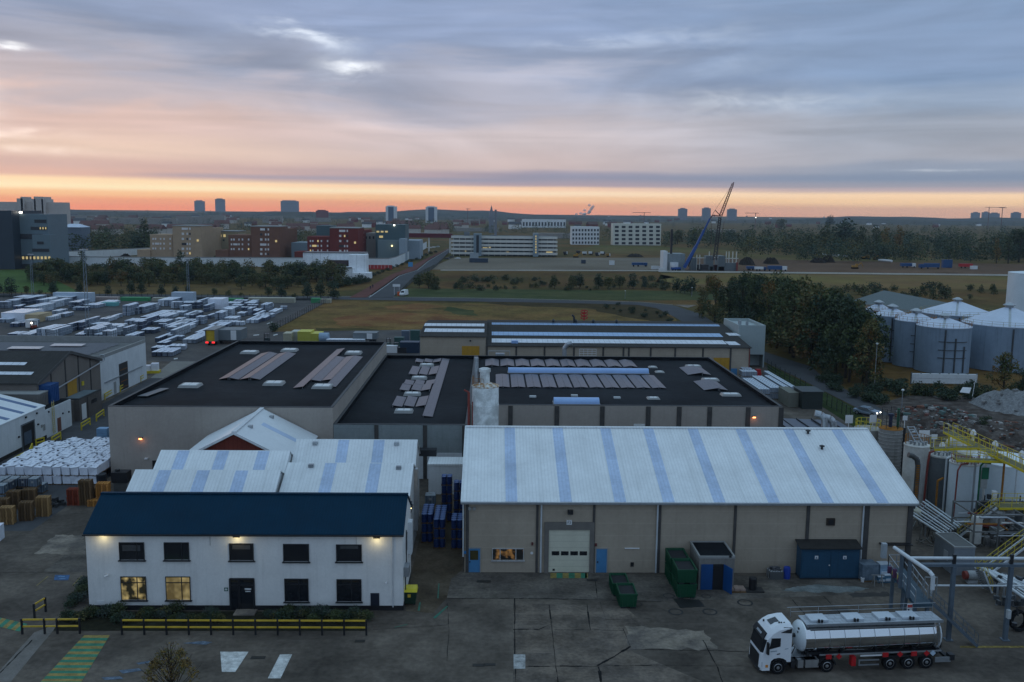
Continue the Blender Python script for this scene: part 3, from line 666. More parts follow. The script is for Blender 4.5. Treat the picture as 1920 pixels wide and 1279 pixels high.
spart(shR,'duct',91.2,91.8,1.5,8.0,-7.9,METAL,.4)
spart(shR,'downpipe',86.3,86.45,.1,6.8,-7.9,METAL,.12)
MB().box(-7.85,-7.45,85.0,85.6,6.0,6.15).build('wall_lamp',FRAMEB,shR)
lamp((-7.35,85.6,5.75),14,(1,.75,.35),.06)
MB().box(-7.85,-7.6,85.1,85.5,5.86,5.99).build('bulb',BULB,shR)
shL=thing('gabled_shed','white double-gabled shed with six blue rooflights standing left of the wider one','shed',(-27,86,0))
r1,z1=gable(shL,-34.4,-20.6,84.3,91.2,6.9,8.75,87.6,6.9,WHITEW2,ROOFW,.15)
roofstrips(r1,(-31.6,-27.9,-24.2),1.2,84.3,87.5,z1,SKYL)
r2,z2=gable(shL,-34.4,-21.2,91.3,97.6,7.0,8.85,94.6,7.0,WHITEW2,ROOFW,.15)
roofstrips(r2,(-32.1,-28.0,-23.8),1.2,91.3,94.5,z2,SKYL)
bh=thing('brick_hall','red brick hall with a white gabled roof facing the camera','hall',(-29,102,0))
hx0,hx1,hy0,hy1,hze,hzr=-35.4,-22.6,102.4,114.8,5.7,9.0
MB().add([(hx0,hy0,0),(hx1,hy0,0),(hx1,hy0,hze),(-29,hy0,hzr),(hx0,hy0,hze),(hx0,hy1,0),(hx1,hy1,0),(hx1,hy1,hze),(-29,hy1,hzr),(hx0,hy1,hze)],[(0,1,2,3,4),(9,8,7,6,5),(0,4,9,5),(1,6,7,2)]).build('wall',REDB,bh)
k=(hzr-hze)/6.4;o=.55
r=MB().extr([(hx0-o,hy0-.5,hze-k*o),(-29,hy0-.5,hzr),(hx1+o,hy0-.5,hze-k*o),(hx1+o,hy0-.5,hze-k*o+.16),(-29,hy0-.5,hzr+.16),(hx0-o,hy0-.5,hze-k*o+.16)],(0,hy1-hy0+.5,0)).build('roof',ROOFWY,bh)
MB().extr([(hx0-o,hy0-.56,hze-k*o-.1),(-29,hy0-.56,hzr-.1),(hx1+o,hy0-.56,hze-k*o-.1),(hx1+o,hy0-.56,hze-k*o+.2),(-29,hy0-.56,hzr+.2),(hx0-o,hy0-.56,hze-k*o+.2)],(0,.055,0)).build('bargeboard',WHITEW2,r)
MB().box(-29.25,-28.75,hy0-.5,hy1,hzr+.1,hzr+.24).build('ridge_cap',WHITEW2,r)
def hz(x):return hzr-k*abs(x+29)+.16
MB().extr([(-27.6,hy0+6.2,hz(-27.6)+.02),(-22.6,hy0+6.2,hz(-22.6)+.02),(-22.6,hy0+7.4,hz(-22.6)+.02),(-27.6,hy0+7.4,hz(-27.6)+.02)],(0,0,-.05)).build('rooflight',SKYLY,r)
for x,y in((-28.2,106),(-27.4,113)):MB().box(x-.25,x+.25,y-.25,y+.25,hz(x)-.1,hz(x)+.25).build('roof_vent',METAL,r)
wx0,wx1,wy,wyr,wyb,wz,wzr=-2.5,40.2,84.0,96.6,109.2,7.0,11.05
wh=thing('warehouse','long beige panel warehouse with white roof and blue rooflight strips','warehouse',(18.8,wy,0))
r,zf=gable(wh,wx0,wx1,wy,wyb,wz,wzr,wyr,wz,BEIGE,ROOFW,.3,ox=.3)
tops=((945,966),(1036,1054),(1125,1144),(1205,1224),(1289,1307),(1377,1398),(1466,1487),(1557,1577))
for a,b in tops:
 xa,xb=P(a,803,wyr).x,P(b,803,wyr).x
 roofstrips(r,((xa+xb)/2,),1.1,wy-.28,wyr-.05,zf,SKYL)
MB().box(wx0-.3,wx1+.3,wyr-.25,wyr+.25,wzr+.1,wzr+.22).build('ridge_cap',ROOFW,r)
MB().box(wx0-.35,wx1+.35,wy-.5,wy-.32,wz-.16,wz+.02).build('gutter',METAL,wh)
MB().extr([(wx1+.3,wy-.32,wz-.05),(wx1+.3,wyr,wzr+.05),(wx1+.3,wyr,wzr+.24),(wx1+.3,wy-.32,wz+.14)],(.06,0,0)).build('verge_trim',ROOFW,r)
MB().extr([(wx0-.36,wy-.32,wz-.05),(wx0-.36,wyr,wzr+.05),(wx0-.36,wyr,wzr+.24),(wx0-.36,wy-.32,wz+.14)],(.06,0,0)).build('verge_trim',ROOFW,r)
for u,v in((1541,842),(1515,813)):
 c=G(u,v,9.6);t=zf(c.y);y=c.y
 for _ in range(20):c=G(u,v,zf(y));y=.5*y+.5*c.y
 MB().lathe((c.x,c.y,zf(c.y)-.05),[(.12,0),(.12,.3),(.28,.32),(.28,.42),(.05,.5)],10).build('roof_cowl',FRAMEB,r)
for u,w in((1007,.22),(1113,.22),(1236,.24),(1377,.24),(1513,.3),(1622,.55),(1704,.5),(876,.3)):
 c=P(u,1000,wy);MB().box(c.x-w/2,c.x+w/2,wy-.12,wy+.02,0,wz-.1).build('pilaster',PILM,wh)
for u in(1012,1229,1613):c=P(u,1000,wy);downpipe(wh,c.x+.12,wy-.06,.05,wz-.15,PIPEW,.085)
downpipe(wh,wx0-.12,wy-.06,1.6,wz-.1,PIPEW,.07)
a,b=P(1028,1068,wy),P(1106,993,wy)
fr=MB().box(a.x-.42,a.x,wy-.16,wy+.02,0,b.z).box(b.x,b.x+.42,wy-.16,wy+.02,0,b.z).box(a.x-.42,b.x+.42,wy-.162,wy+.02,b.z,b.z+.75)
dr=wpart(wh,'sectional_door',a.x,b.x,.05,b.z,wy,mat('cream door',(.55,.53,.42),.6,var=.06,scale=.7,joints=(.62,.5,.6)),.06)
fr.build('door_frame',mat('door frame',(.15,.135,.12),.8,var=.12),dr)
w4=(b.x-a.x)/4.6
for i in range(4):
 x=a.x+.3+i*(b.x-a.x-.35)/4
 MB().box(x,x+.72,wy-.075,wy,1.72,2.12).build('pane',GLASSD,dr)
MB().box(a.x+.4,a.x+.62,wy-.075,wy,.18,.38).build('vent_flap',BLACK,dr)
c=P(1067,979,wy)
sg=MB().box(c.x-.25,c.x+.25,wy-.2,wy,c.z-.2,c.z+.2).build('number_sign',SIGNW,wh)
def text(s,size,loc,rot,m,name='lettering',parent=None):
 cu=bpy.data.curves.new(name,'FONT');cu.body=s;cu.size=size;cu.align_x='CENTER';cu.align_y='CENTER';cu.extrude=.004
 tmp=bpy.data.objects.new(name,cu);COL.objects.link(tmp);bpy.context.view_layer.update()
 me=bpy.data.meshes.new_from_object(tmp);bpy.data.objects.remove(tmp);me.materials.clear();me.materials.append(m)
 o=bpy.data.objects.new(name,me);COL.objects.link(o);o.rotation_euler=rot
 if parent is not None:o.parent=parent;o.location=Vector(loc)-WP(parent);KIDS.setdefault(parent.name,[]).append(o)
 else:o.location=loc
 return o
text('F3',.36,(c.x,wy-.21,c.z),(R(90),0,0),BLACK,parent=sg)
c=P(1069,959,wy);MB().box(c.x-.25,c.x+.25,wy-.45,wy,c.z-.18,c.z+.18).build('floodlight',FRAMEB,wh)
for u,v,s in((889,953,.14),(881,953,.14)):c=P(u,v,wy);MB().box(c.x-s,c.x+s,wy-.2,wy,c.z-.14,c.z+.14).build('alarm_box',FRAMEG,wh)
def blue_door(u0,u1,v0,v1,lit=False):
 a,b=P(u0,v1,wy),P(u1,v0,wy)
 d=wpart(wh,'blue_door',a.x,b.x,.02,b.z,wy,BLUED,.07,label='plain blue door' if not lit else 'blue door with a glazed upper half')
 MB().box(a.x-.09,a.x,wy-.1,wy,0,b.z+.09).box(b.x,b.x+.09,wy-.1,wy,0,b.z+.09).box(a.x,b.x,wy-.1,wy,b.z,b.z+.09).build('frame',FRAMEG,d)
 MB().box(a.x+.1,a.x+.2,wy-.14,wy-.06,1.0,1.15).build('handle',FRAMEB,d)
 if lit:MB().box(a.x+.16,b.x-.16,wy-.085,wy,1.25,b.z-.2).build('pane',mat('brown pane',(.06,.05,.02),.2,var=.2,scale=2),d)
blue_door(878,900,1028,1071,True);blue_door(1117,1138,1029,1070)
a,b=P(924,1049,wy),P(981,1029,wy)
window(wh,a.x,b.x,a.z,b.z,wy,LITO,mat('pale window frame',(.42,.42,.42),.5,var=.05),mull=(.24,.76),label='three-pane window lit inside',sill=True)
c=P(1557,978,wy)
v=MB().box(c.x-.4,c.x+.4,wy-.15,wy,c.z-.35,c.z+.35).build('wall_fan',mat('rusty grille',(.04,.028,.02),.8,var=.3),wh)
MB().cyl((c.x,wy-.19,c.z),(c.x,wy-.1,c.z),.27,14).build('fan_hood',BLACK,v)
c=P(1185,1028,wy);MB().box(c.x-.7,c.x+.7,wy-.1,wy,c.z-.04,c.z+.05).build('strip_lamp',SIGNW,wh)
c=P(997,1037,wy);MB().cyl((c.x,wy-.04,c.z),(c.x,wy,c.z),.13,12).build('round_sign',SIGNW,wh)
for u,v in((998,1019),(1117,1021)):c=P(u,v,wy);MB().box(c.x-.09,c.x+.09,wy-.22,wy,c.z-.12,c.z+.12).build('door_signal',mat('dull red',(.1,.02,.02),.5,var=.1),wh)
c=P(1185,1058,wy);MB().box(c.x-.15,c.x+.15,wy-.12,wy,c.z-.2,c.z+.2).build('tap_box',FRAMEB,wh)
c=P(871,1035,wy);MB().box(c.x-.1,c.x+.16,wy-.14,wy-.08,c.z-.14,c.z+.14).build('blue_sign',mat('sign blue',(.02,.16,.38),.5,var=0),wh)
a,b=G(1312,1106),G(1373,1106)
po=thing('flat_roofed_porch','grey concrete porch with flat black roof and open blue doors','porch',((a.x+b.x)/2,a.y,0))
py,ph=a.y,3.1;px0,px1=a.x-.15,b.x+.1
MB().box(px0,px1,py,wy-.13,0,ph).build('wall',mat('porch render',(.2,.19,.175),.85,var=.15,scale=.6,streak=.3),po)
MB().box(px0+.12,px1-.12,py+.12,wy-.14,ph-.1,ph+.03).build('roof',FELT,po)
rr=MB();rr.box(px0-.04,px0+.1,py-.04,wy-.13,ph-.1,ph+.12).box(px1-.1,px1+.04,py-.04,wy-.13,ph-.1,ph+.12).box(px0+.1,px1-.1,py-.04,py+.1,ph-.1,ph+.118).box(px0+.1,px1-.1,wy-.3,wy-.14,ph-.1,ph+.116).build('coping',COPING,po)
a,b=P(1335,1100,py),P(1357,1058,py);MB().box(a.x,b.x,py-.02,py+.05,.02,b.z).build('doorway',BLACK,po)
a2=P(1313,1100,py);MB().box(a2.x,a.x,py-.08,py-.021,.05,b.z).build('blue_door',BLUEB,po,label='closed blue door leaf')
MB().extr([(b.x,py-.03,.05),(b.x+.5,py-1.15,.05),(b.x+.5,py-1.15,b.z),(b.x,py-.03,b.z)],(.05,.03,0)).build('blue_door',BLUEB,po,label='blue door leaf standing open')
c=P(1369,1043,py);MB().box(c.x-.1,c.x+.1,py-.12,py,c.z-.1,c.z+.1).build('junction_box',BLACK,po)
a,b=G(1500,1086),G(1610,1087)
bs=thing('steel_store','dark blue steel store with double doors against the warehouse wall','storage shed',((a.x+b.x)/2,a.y,0))
sx0,sx1,sy,sh=a.x,b.x,a.y,3.0
MB().box(sx0,sx1,sy,wy-.2,.12,sh).build('body',BLUES,bs)
MB().add([(sx0-.2,sy-.25,sh+.01),(sx1+.15,sy-.25,sh+.01),(sx1+.15,wy-.16,sh+.35),(sx0-.2,wy-.16,sh+.35),(sx0-.2,sy-.25,sh+.09),(sx1+.15,sy-.25,sh+.09),(sx1+.15,wy-.16,sh+.43),(sx0-.2,wy-.16,sh+.43)],[(3,2,1,0),(4,5,6,7),(0,1,5,4),(1,2,6,5),(2,3,7,6),(3,0,4,7)]).build('roof',mat('store roof',(.022,.02,.018),.8,var=.3),bs)
MB().box(sx0-.05,sx1+.05,sy-.06,wy-.2,0,.12).build('base_frame',FRAMEB,bs)
mx=(sx0+sx1)/2
for q0,q1 in((sx0+.12,mx-.03),(mx+.03,sx1-.12)):
 d=MB().box(q0,q1,sy-.05,sy+.01,.25,sh-.25).build('door',BLUES,bs)
 MB().box((q0+q1)/2-.16,(q0+q1)/2+.16,sy-.06,sy-.02,2.0,2.32).build('warning_sign',SIGNW,d)
 MB().add([((q0+q1)/2-.11,sy-.064,2.05),((q0+q1)/2+.11,sy-.064,2.05),((q0+q1)/2,sy-.064,2.25)],[(0,1,2)]).build('warning_symbol',BLUF,d)
MB().box(mx-.14,mx-.04,sy-.09,sy-.05,1.35,1.45).build('handle',SIGNW,bs)
def flat_hall(name,label,x0,x1,y0,y1,z,wallm,par=.55,sides=(1,1,1,1),loc=None):
 t=thing(name,label,'industrial hall',((x0+x1)/2,y0,0))
 MB().box(x0,x1,y0,y1,0,z-par).build('wall',wallm,t)
 MB().quad((x0+.3,y0+.3,z-par+.01),(x1-.3,y0+.3,z-par+.01),(x1-.3,y1-.3,z-par+.01),(x0+.3,y1-.3,z-par+.01)).build('roof',FELT,t)
 p=MB();w=.32
 q=MB()
 for s,(a0,a1,b0,b1)in zip(sides,((x0,x1,y0,y0+w),(x1-w,x1,y0+w,y1-w),(x0,x1,y1-w,y1),(x0,x0+w,y0+w,y1-w))):
  if s:p.box(a0,a1,b0,b1,z-par,z);q.box(a0-.03,a1+.03,b0-.03,b1+.03,z,z+.06)
 p.build('parapet',wallm if sides=='x' else PARM.get(name,wallm),t);q.build('coping',COPC,t)
 return t,z-par+.01
PARM={};COPC=mat('dark coping',(.06,.06,.062),.7,var=.15)
hA,zA=flat_hall('industrial_hall','big beige hall with black flat roof and two solar strips at left',-48.4,-20.15,115,174.5,9.2,BEIGE2)
hB,zB=flat_hall('industrial_hall','lower middle hall with black flat roof and a long solar strip',-20.1,-3.05,115,172.2,7.05,GREYC)
hC,zC=flat_hall('industrial_hall','wide right hall with black flat roof, barrel rooflights and rows of panels',-3.0,41.2,127.5,172.2,7.05,BEIGE2)
for h,x0,x1,y0,y1,z in((hA,-48.4,-20.15,115,174.5,9.2),(hB,-20.1,-3.05,115,172.2,7.05),(hC,-3.0,41.2,127.5,172.2,7.05)):
 b=MB();zz=z-.54
 b.box(x0+.33,x0+.39,y0+.4,y1-.4,zz,z+.02).box(x1-.39,x1-.33,y0+.4,y1-.4,zz,z+.02).box(x0+.33,x1-.33,y1-.39,y1-.33,zz,z+.02)
 b.build('upstand',FELTP,h)
for u in(706,797,870):
 c=P(u,830,115);MB().box(c.x-.25,c.x+.25,114.88,115.02,0,7.0).build('pilaster',PILM,hB)
MB().box(-20,-3.1,114.9,115.02,0,3.4).build('wall_base',WHITEW2,hB)
for u in(957,1044,1129,1215,1273,1330,1402,1464):
 c=P(u,785,127.5);MB().box(c.x-.32,c.x+.32,127.35,127.52,0,6.95).build('pilaster',PILM,hC)
a,b=P(1188,802,127.5),P(1209,795,127.5);wpart(hC,'vent_panel',a.x,b.x,a.z,b.z,127.5,ACRYL,.1)
def wall_lamp(parent,u,v,y,w):
 c=P(u,v,y)
 f=MB().box(c.x-.22,c.x+.22,y-.35,y,c.z,c.z+.14).build('wall_lamp',FRAMEB,parent)
 MB().box(c.x-.2,c.x+.2,y-.37,y-.2,c.z-.08,c.z+.1).build('bulb',BULBO,f)
 lamp((c.x,y-.5,c.z-.2),w,(1,.36,.14),.06)
wall_lamp(hA,265,822,115,4);wall_lamp(hC,1413,782,127.5,4)
c=P(277,860,115);MB().box(c.x-.3,c.x+.1,114.6,115,c.z,c.z+.12).build('security_camera',SIGNW,hA)
a=P(292,869,115);MB().box(a.x-.4,a.x+.4,114.9,115,a.z-1,a.z+.4).build('small_hatch',BLACK,hA)
def rooflight(px,z,sx,sy,dome=True,m=ACRYL,lab=None,h=.35):
 c=G(px[0],px[1],z+.2)
 t=thing('rooflight',lab,'rooflight',(c.x,c.y,z),'rooflights on the black roofs')
 MB().add([(c.x-sx/2,c.y-sy/2,z),(c.x+sx/2,c.y-sy/2,z),(c.x+sx/2,c.y+sy/2,z),(c.x-sx/2,c.y+sy/2,z),(c.x-sx/2+.15,c.y-sy/2+.15,z+h),(c.x+sx/2-.15,c.y-sy/2+.15,z+h),(c.x+sx/2-.15,c.y+sy/2-.15,z+h),(c.x-sx/2+.15,c.y+sy/2-.15,z+h)],[(4,5,6,7),(0,1,5,4),(1,2,6,5),(2,3,7,6),(3,0,4,7)]).build('kerb',FRAMEG,t)
 n=2 if sx>1.8 else 1
 for i in range(n):
  w=(sx-.8)/n;x0=c.x-(sx-.8)/2+i*w+.03;x1=x0+w-.06;y0,y1=c.y-sy/2+.42,c.y+sy/2-.42
  xm,ym=(x0+x1)/2,(y0+y1)/2
  MB().add([(x0,y0,z+h),(x1,y0,z+h),(x1,y1,z+h),(x0,y1,z+h),(x0+w*.1,y0+.12,z+h+.07),(x1-w*.1,y0+.12,z+h+.07),(x1-w*.1,y1-.12,z+h+.07),(x0+w*.1,y1-.12,z+h+.07)],[(4,5,6,7),(0,1,5,4),(1,2,6,5),(2,3,7,6),(3,0,4,7)]).build('dome',m,t)
for px,lab in(((357,722),'rooflight by itself at the left of the big hall roof'),((514,718),'rooflight in front between the two solar strips of the big hall'),((605,724),'rooflight at the near end of the right solar strips on the big hall'),((468,660),'rooflight at the back left corner of the big hall roof'),((543,656),'rooflight at the back middle of the big hall roof'),((663,661),'rooflight at the back right of the big hall beside the solar strips')):
 rooflight(px,zA,2.9,2.6,lab=lab)
for px,lab in(((757,770),'nearest rooflight on the middle hall below the small panels'),((773,738),'second rooflight from the front on the middle hall'),((786,708),'third rooflight from the front on the middle hall'),((800,684),'farthest rooflight on the middle hall roof')):
 rooflight(px,zB,2.6,1.9,lab=lab)
for px,lab,sx,sy in(((1300,686),'wide rooflight behind the right panels of the wide hall',2.8,1.8),((1332,711),'rooflight at the end of the first right panel pair on the wide hall',2.8,1.8),((1370,739),'rooflight at the end of the nearest right panel pair on the wide hall',3.0,1.8),((1225,745),'domed rooflight near the front edge of the wide hall',1.9,1.6),((1224,687),'small domed rooflight behind the blue barrel vault',1.6,1.4),((1237,696),'small domed rooflight right of the barrel vault end',1.6,1.4)):
 rooflight(px,zC,sx,sy,lab=lab,h=.3 if sx>2.5 else .2)
for px,lab in(((999,745),'small flat roof hatch at the left of the wide hall front'),((1077,743),'small flat roof hatch above the near barrel rooflight'),((1157,747),'small flat roof hatch right of the near barrel rooflight')):
 c=G(px[0],px[1],zC);t=MB().box(c.x-.5,c.x+.5,c.y-.4,c.y+.4,zC,zC+.22).build('roof_hatch',mat('hatch lid',(.4,.42,.42),.5,var=.05),label=lab,cat='roof hatch',group='roof hatches',base=(c.x,c.y,zC))
a=P(260,745,130);c=G(290,735,zA);c1=G(264,746,zA)
MB().extr([(c1.x-.5,c1.y,zA+.2),(c1.x+.9,c1.y,zA+.2),(c.x+1.5,G(300,731,zA).y,zA+.2),(c.x+.3,G(300,731,zA).y,zA+.2)],(0,0,.06)).build('roof_panel',mat('dull roof panel',(.07,.08,.085),.4),label='single dull grey panel near the left roof edge',cat='roof panel',base=(c1.x,c1.y,zA))
def solar(x0,x1,y0,y1,z,tilt,lab,grp,n=None):
 """one long row of panels: the ridge edge is raised"""
 w=x1-x0;hgt=.12;up=w*math.tan(tilt)
 zl,zr_=(hgt,hgt+up)if tilt>0 else(hgt-up,hgt)
 t=MB().add([(x0,y0,z+zl),(x1,y0,z+zr_),(x1,y1,z+zr_),(x0,y1,z+zl),(x0,y0,z+zl-.04),(x1,y0,z+zr_-.04),(x1,y1,z+zr_-.04),(x0,y1,z+zl-.04)],[(0,1,2,3),(7,6,5,4),(0,4,5,1),(1,5,6,2),(2,6,7,3),(3,7,4,0)]).build('solar_row',PANEL,label=lab,cat='solar panels',group=grp,base=((x0+x1)/2,y0,z))
 l=MB();n=int((y1-y0)/3)+1
 hx=x1-.1 if tilt>0 else x0+.1
 for i in range(n+1):
  y=y0+.1+(y1-y0-.2)*i/n;l.box(hx-.03,hx+.03,y-.03,y+.03,z,z+max(zl,zr_)-.05)
 l.build('support_rack',METAL,t)
def ys(u,v,z):return G(u,v,z).y
yA0,yA1=ys(440,713,zA),ys(520,664,zA);x=G(409,713,zA).x;wA=(G(491,711,zA).x-x)/4
for i,(t,lab)in enumerate(((12,'leftmost solar row of the big hall, glowing orange'),(-12,'second solar row of the big hall, grey, beside the orange one'),(12,'third solar row of the big hall, orange'),(-12,'fourth solar row of the big hall, grey'))):
 solar(x+wA*i+.03,x+wA*(i+1)-.03-(.12 if i==1 else 0),yA0,yA1,zA,R(t),lab,'solar rows on the big hall roof')
x=G(549,729,zA).x;x2=G(628,729,zA).x;wA=(x2-x)/4
for i,(t,lab,ya,yb)in enumerate(((12,'longest pale solar row on the right of the big hall roof',(560,729),(640,656)),(-12,'grey solar row right of the longest pale row',(580,716),(635,671)),(12,'pinkish solar row ending at a rooflight',(600,715),(650,670)),(-12,'rightmost grey solar row of the big hall',(630,727),(672,670)))):
 solar(x+wA*i+.03,x+wA*(i+1)-.03,ys(ya[0],ya[1],zA),ys(yb[0],yb[1],zA),zA,R(t*.72),lab,'solar rows on the big hall roof')
xa,xb=G(792,783,zB).x,G(811,783,zB).x
solar(xa,xb,ys(800,783,zB),ys(835,674,zB),zB,R(-6),'long narrow solar row at the right of the middle hall','solar rows on the middle hall roof')
k=0
for(v0,v1),us in(((764,746),(735,757,779)),((734,722),(749,771,789)),((723,715),(757,777,797)),((704,689),(766,785,803)),((681,675),(778,795,811))):
 for j,u in enumerate(us):
  y0,y1=ys(u,v0,zB),ys(u,v1,zB);x0=G(u,v0,zB).x
  solar(x0,x0+1.42,y0,y1,zB,R((-8,-8,10)[j]),'%s panel of the %s row of small solar panels on the middle hall'%(('left','middle','right')[j],('nearest','second','third','fourth','farthest')[k]),'small solar panels on the middle hall')
 k+=1
for row,(v0,v1,u0,u1,n,nm)in enumerate(((728,704,928,1250,22,'nearer'),(688.5,676,908,1196,20,'farther'))):
 y0,y1=ys(1050,v0,zC),ys(1050,v1,zC);xa,xb=G(u0,v0,zC).x,G(u1,v0,zC).x;w=(xb-xa)/n
 nums=('first','second','third','fourth','fifth','sixth','seventh','eighth','ninth','tenth','eleventh')
 for i in range(n):
  solar(xa+i*w+(.14 if i%2==0 else .01),xa+(i+1)*w-(.14 if i%2 else .01),y0,y1,zC,R((6 if row==0 else 10)*(1 if i%2==0 else-1)),'%s-facing panel of the %s pair in the %s row across the wide hall'%('left' if i%2==0 else 'right',nums[i//2],nm),'%s row of ridged solar panels'%nm)
for i,(u,v,u1,v1,w)in enumerate(((1267,690,1290,704,2.6),(1297,690,1316,704,1.6),(1296,716,1320,733,2.6),(1328,716,1346,733,1.6))):
 y0,y1=ys(u1,v1,zC),ys(u,v,zC);x0=G(u1,v1,zC).x
 solar(x0,x0+w,y0,y1,zC,R(9 if i%2==0 else-9),('broad solar panel row at the back right of the wide hall','narrow solar panel row at the back right of the wide hall','broad solar panel row at the front right of the wide hall','narrow solar panel row at the front right of the wide hall')[i],'right-hand solar rows of the wide hall')
def barrel(u0,u1,v,sy,lab):
 a,b=G(u0,v,zC),G(u1,v,zC);n=10
 pts=[(a.x,a.y+sy/2-sy/2*math.cos(math.pi*i/n),zC+.12+.75*math.sin(math.pi*i/n))for i in range(n+1)]
 t=MB().extr(pts,(b.x-a.x,0,0)).build('barrel_rooflight',BLUEV,label=lab,cat='rooflight',base=(a.x,a.y,zC),smooth='auto')
 MB().box(a.x-.1,b.x+.1,a.y-.1,a.y+sy+.1,zC,zC+.125).build('kerb',FRAMEG,t)
barrel(953,1215,700,1.9,'long blue barrel-vault rooflight between the two panel rows')
barrel(1039,1124,759,2.2,'short blue barrel-vault rooflight at the front edge of the roof')
c=G(1058,668,zC);dk_=MB().tube([(c.x,c.y,zC),(c.x,c.y,zC+1.5),(c.x+.5,c.y-.1,zC+2.3),(c.x+1.4,c.y-.2,zC+2.6)],.45,12).build('roof_duct',METAL,label='bent silver duct rising from the back of the wide hall roof',cat='duct',base=(c.x,c.y,zC),smooth='auto')
c=G(1102,671,zC);b=MB()
for i in range(5):b.bar((c.x-1.6+.8*i,c.y,zC),(c.x-1.6+.8*i,c.y,zC+1.7),.06)
for i in range(4):b.bar((c.x-1.6,c.y,zC+.4+.43*i),(c.x+1.6,c.y,zC+.4+.43*i),.06)
b.build('guard_frame',SIGNW,label='white guard frame standing on the back roof edge',cat='guard rail',base=(c.x,c.y,zC))
c=G(938,671,zC);b=MB().tube([(c.x-2.3,c.y,zC),(c.x-2.3,c.y,zC+1.3),(c.x+1.8,c.y,zC+1.3),(c.x+1.8,c.y,zC)],.07).box(c.x-.9,c.x+.8,c.y-.5,c.y+.5,zC,zC+.9).build('rooftop_unit',METAL,label='rooftop unit under a pipe hoop behind the silo',cat='roof unit',base=(c.x,c.y,zC))
sl=G(906,800,6.6);sY=113.5;a,b=P(885,760,sY),P(935,760,sY);sr=(b.x-a.x)/2;sx=(a.x+b.x)/2
zt=P(910,727,sY-sr).z
si=thing('silo','rust-rimmed white steel silo standing between the halls','silo',(sx,sY,0))
MB().lathe((sx,sY,0),[(sr,0),(sr,zt*.55),(sr+.03,zt*.55+.03),(sr+.03,zt*.55+.12),(sr,zt*.55+.15),(sr,zt*.8),(sr+.03,zt*.8+.03),(sr+.03,zt*.8+.1),(sr,zt*.8+.12),(sr,zt)],32).build('shell',SILO,si,smooth='auto')
MB().lathe((sx,sY,zt-.02),[(sr+.06,-.1),(sr+.07,.03),(sr-.08,.05),(sr-.2,.06),(.6,.4)],32).build('rim',mat('rust stained rim',(.34,.17,.05),.9,var=.2,scale=2,col2=(.6,.6,.56),s2=1.6,mixw=.5),si,smooth='auto')
cx_=P(909,700,sY).x
zc0=zt+.2;zc1=P(909,690,sY).z
MB().lathe((cx_,sY,0),[(.62,zc0),(.62,zc1-.5),(.74,zc1-.48),(.74,zc1-.1),(.5,zc1)],16).build('top_filter',SILO,si,smooth='auto')
rl=MB();cxr=P(893,710,sY).x
MB().cyl((cxr,sY+.4,zt),(cxr,sY+.4,zt+3.4),.28,10).build('vent_pipe',METAL,si)
for i in range(14):
 t0=math.pi*(.55+.9*i/13)
 p=(sx+(sr-.05)*math.cos(t0),sY+(sr-.05)*math.sin(t0));rl.bar((p[0],p[1],zt),(p[0],p[1],zt+1.1),.04)
 if i<13:
  t1=math.pi*(.55+.9*(i+1)/13);q=(sx+(sr-.05)*math.cos(t1),sY+(sr-.05)*math.sin(t1))
  for h in(.55,1.08):rl.bar((p[0],p[1],zt+h),(q[0],q[1],zt+h),.035)
rl.build('guard_rail',RUST,si)
xr=P(879,780,sY-.6).x
MB().cyl((xr,sY-.6,0),(xr,sY-.6,zt-.8),.16,8).cyl((xr+.5,sY-.6,0),(xr+.5,sY-.6,zt-2),.1,8).tube([(xr,sY-.6,zt-.8),(xr-.6,sY-.6,zt-.5)],.12).build('red_pipe',REDST,si)
al=MB().box(-7.6,-2.7,108.4,109,0,3.6).build('alley_wall',WHITEW2,label='pale end wall across the drum alley',cat='wall',base=(-5,108.4,0))
MB().box(-7.7,-2.65,108.3,111.6,3.6,3.8).build('canopy',ROOFW,al)
c=P(797,856,112);MB().box(c.x-1.2,c.x+1.4,111.8,113,3.8,4.6).box(c.x-1.0,c.x-.6,112,112.6,4.6,4.8).build('cooling_unit',FRAMEB,label='dark cooling unit on the alley canopy',cat='cooling unit',base=(c.x,112,3.8))
# works, loads and the lorry
LX=-66.0
def lx(u,v,X=LX):return PX(u,v,X)
wg=thing('white_store','white-walled store with blue-striped white roof and open doorway on the left edge','store',(LX,122,0))
pz=lx(84,763);Yb=pz.y;ze=4.85
q=P(0,741,Yb);sl_=(q.z-ze)/(LX-q.x);xr=-84.0;zr=ze+sl_*(LX-xr)
MB().add([(LX,104,0),(LX,Yb,0),(LX,Yb,ze),(LX,104,ze),(xr,Yb,0),(xr,Yb,zr),(xr,104,0),(xr,104,zr)],[(0,1,2,3),(1,4,5,2),(4,6,7,5),(6,0,3,7)]).build('wall',WHITEW2,wg)
r=MB().add([(LX+.1,104,ze+.02),(LX+.1,Yb+.1,ze+.02),(xr,Yb+.1,zr+.02),(xr,104,zr+.02),(LX+.1,104,ze+.14),(LX+.1,Yb+.1,ze+.14),(xr,Yb+.1,zr+.14),(xr,104,zr+.14)],[(3,2,1,0),(4,5,6,7),(0,1,5,4),(1,2,6,5),(2,3,7,6),(3,0,4,7)]).build('roof',ROOFWY,wg)
for y in(Yb-2.4,Yb-6.2,Yb-10.2,Yb-14.4):
 MB().extr([(LX-.3,y,ze+sl_*.4+.18),(LX-.3,y+.9,ze+sl_*.4+.18),(xr,y+.9,zr+.18),(xr,y,zr+.18)],(0,0,-.04)).build('rooflight',mat('dark blue rooflight',(.06,.12,.24),.4,var=.1),r)
MB().box(LX-.05,LX+.04,104,Yb,0,.55).build('plinth',mat('dark plinth',(.035,.033,.03),.9,var=.2),wg)
y0,y1=lx(43,842).y,lx(65,833).y;zt_=lx(41,799).z
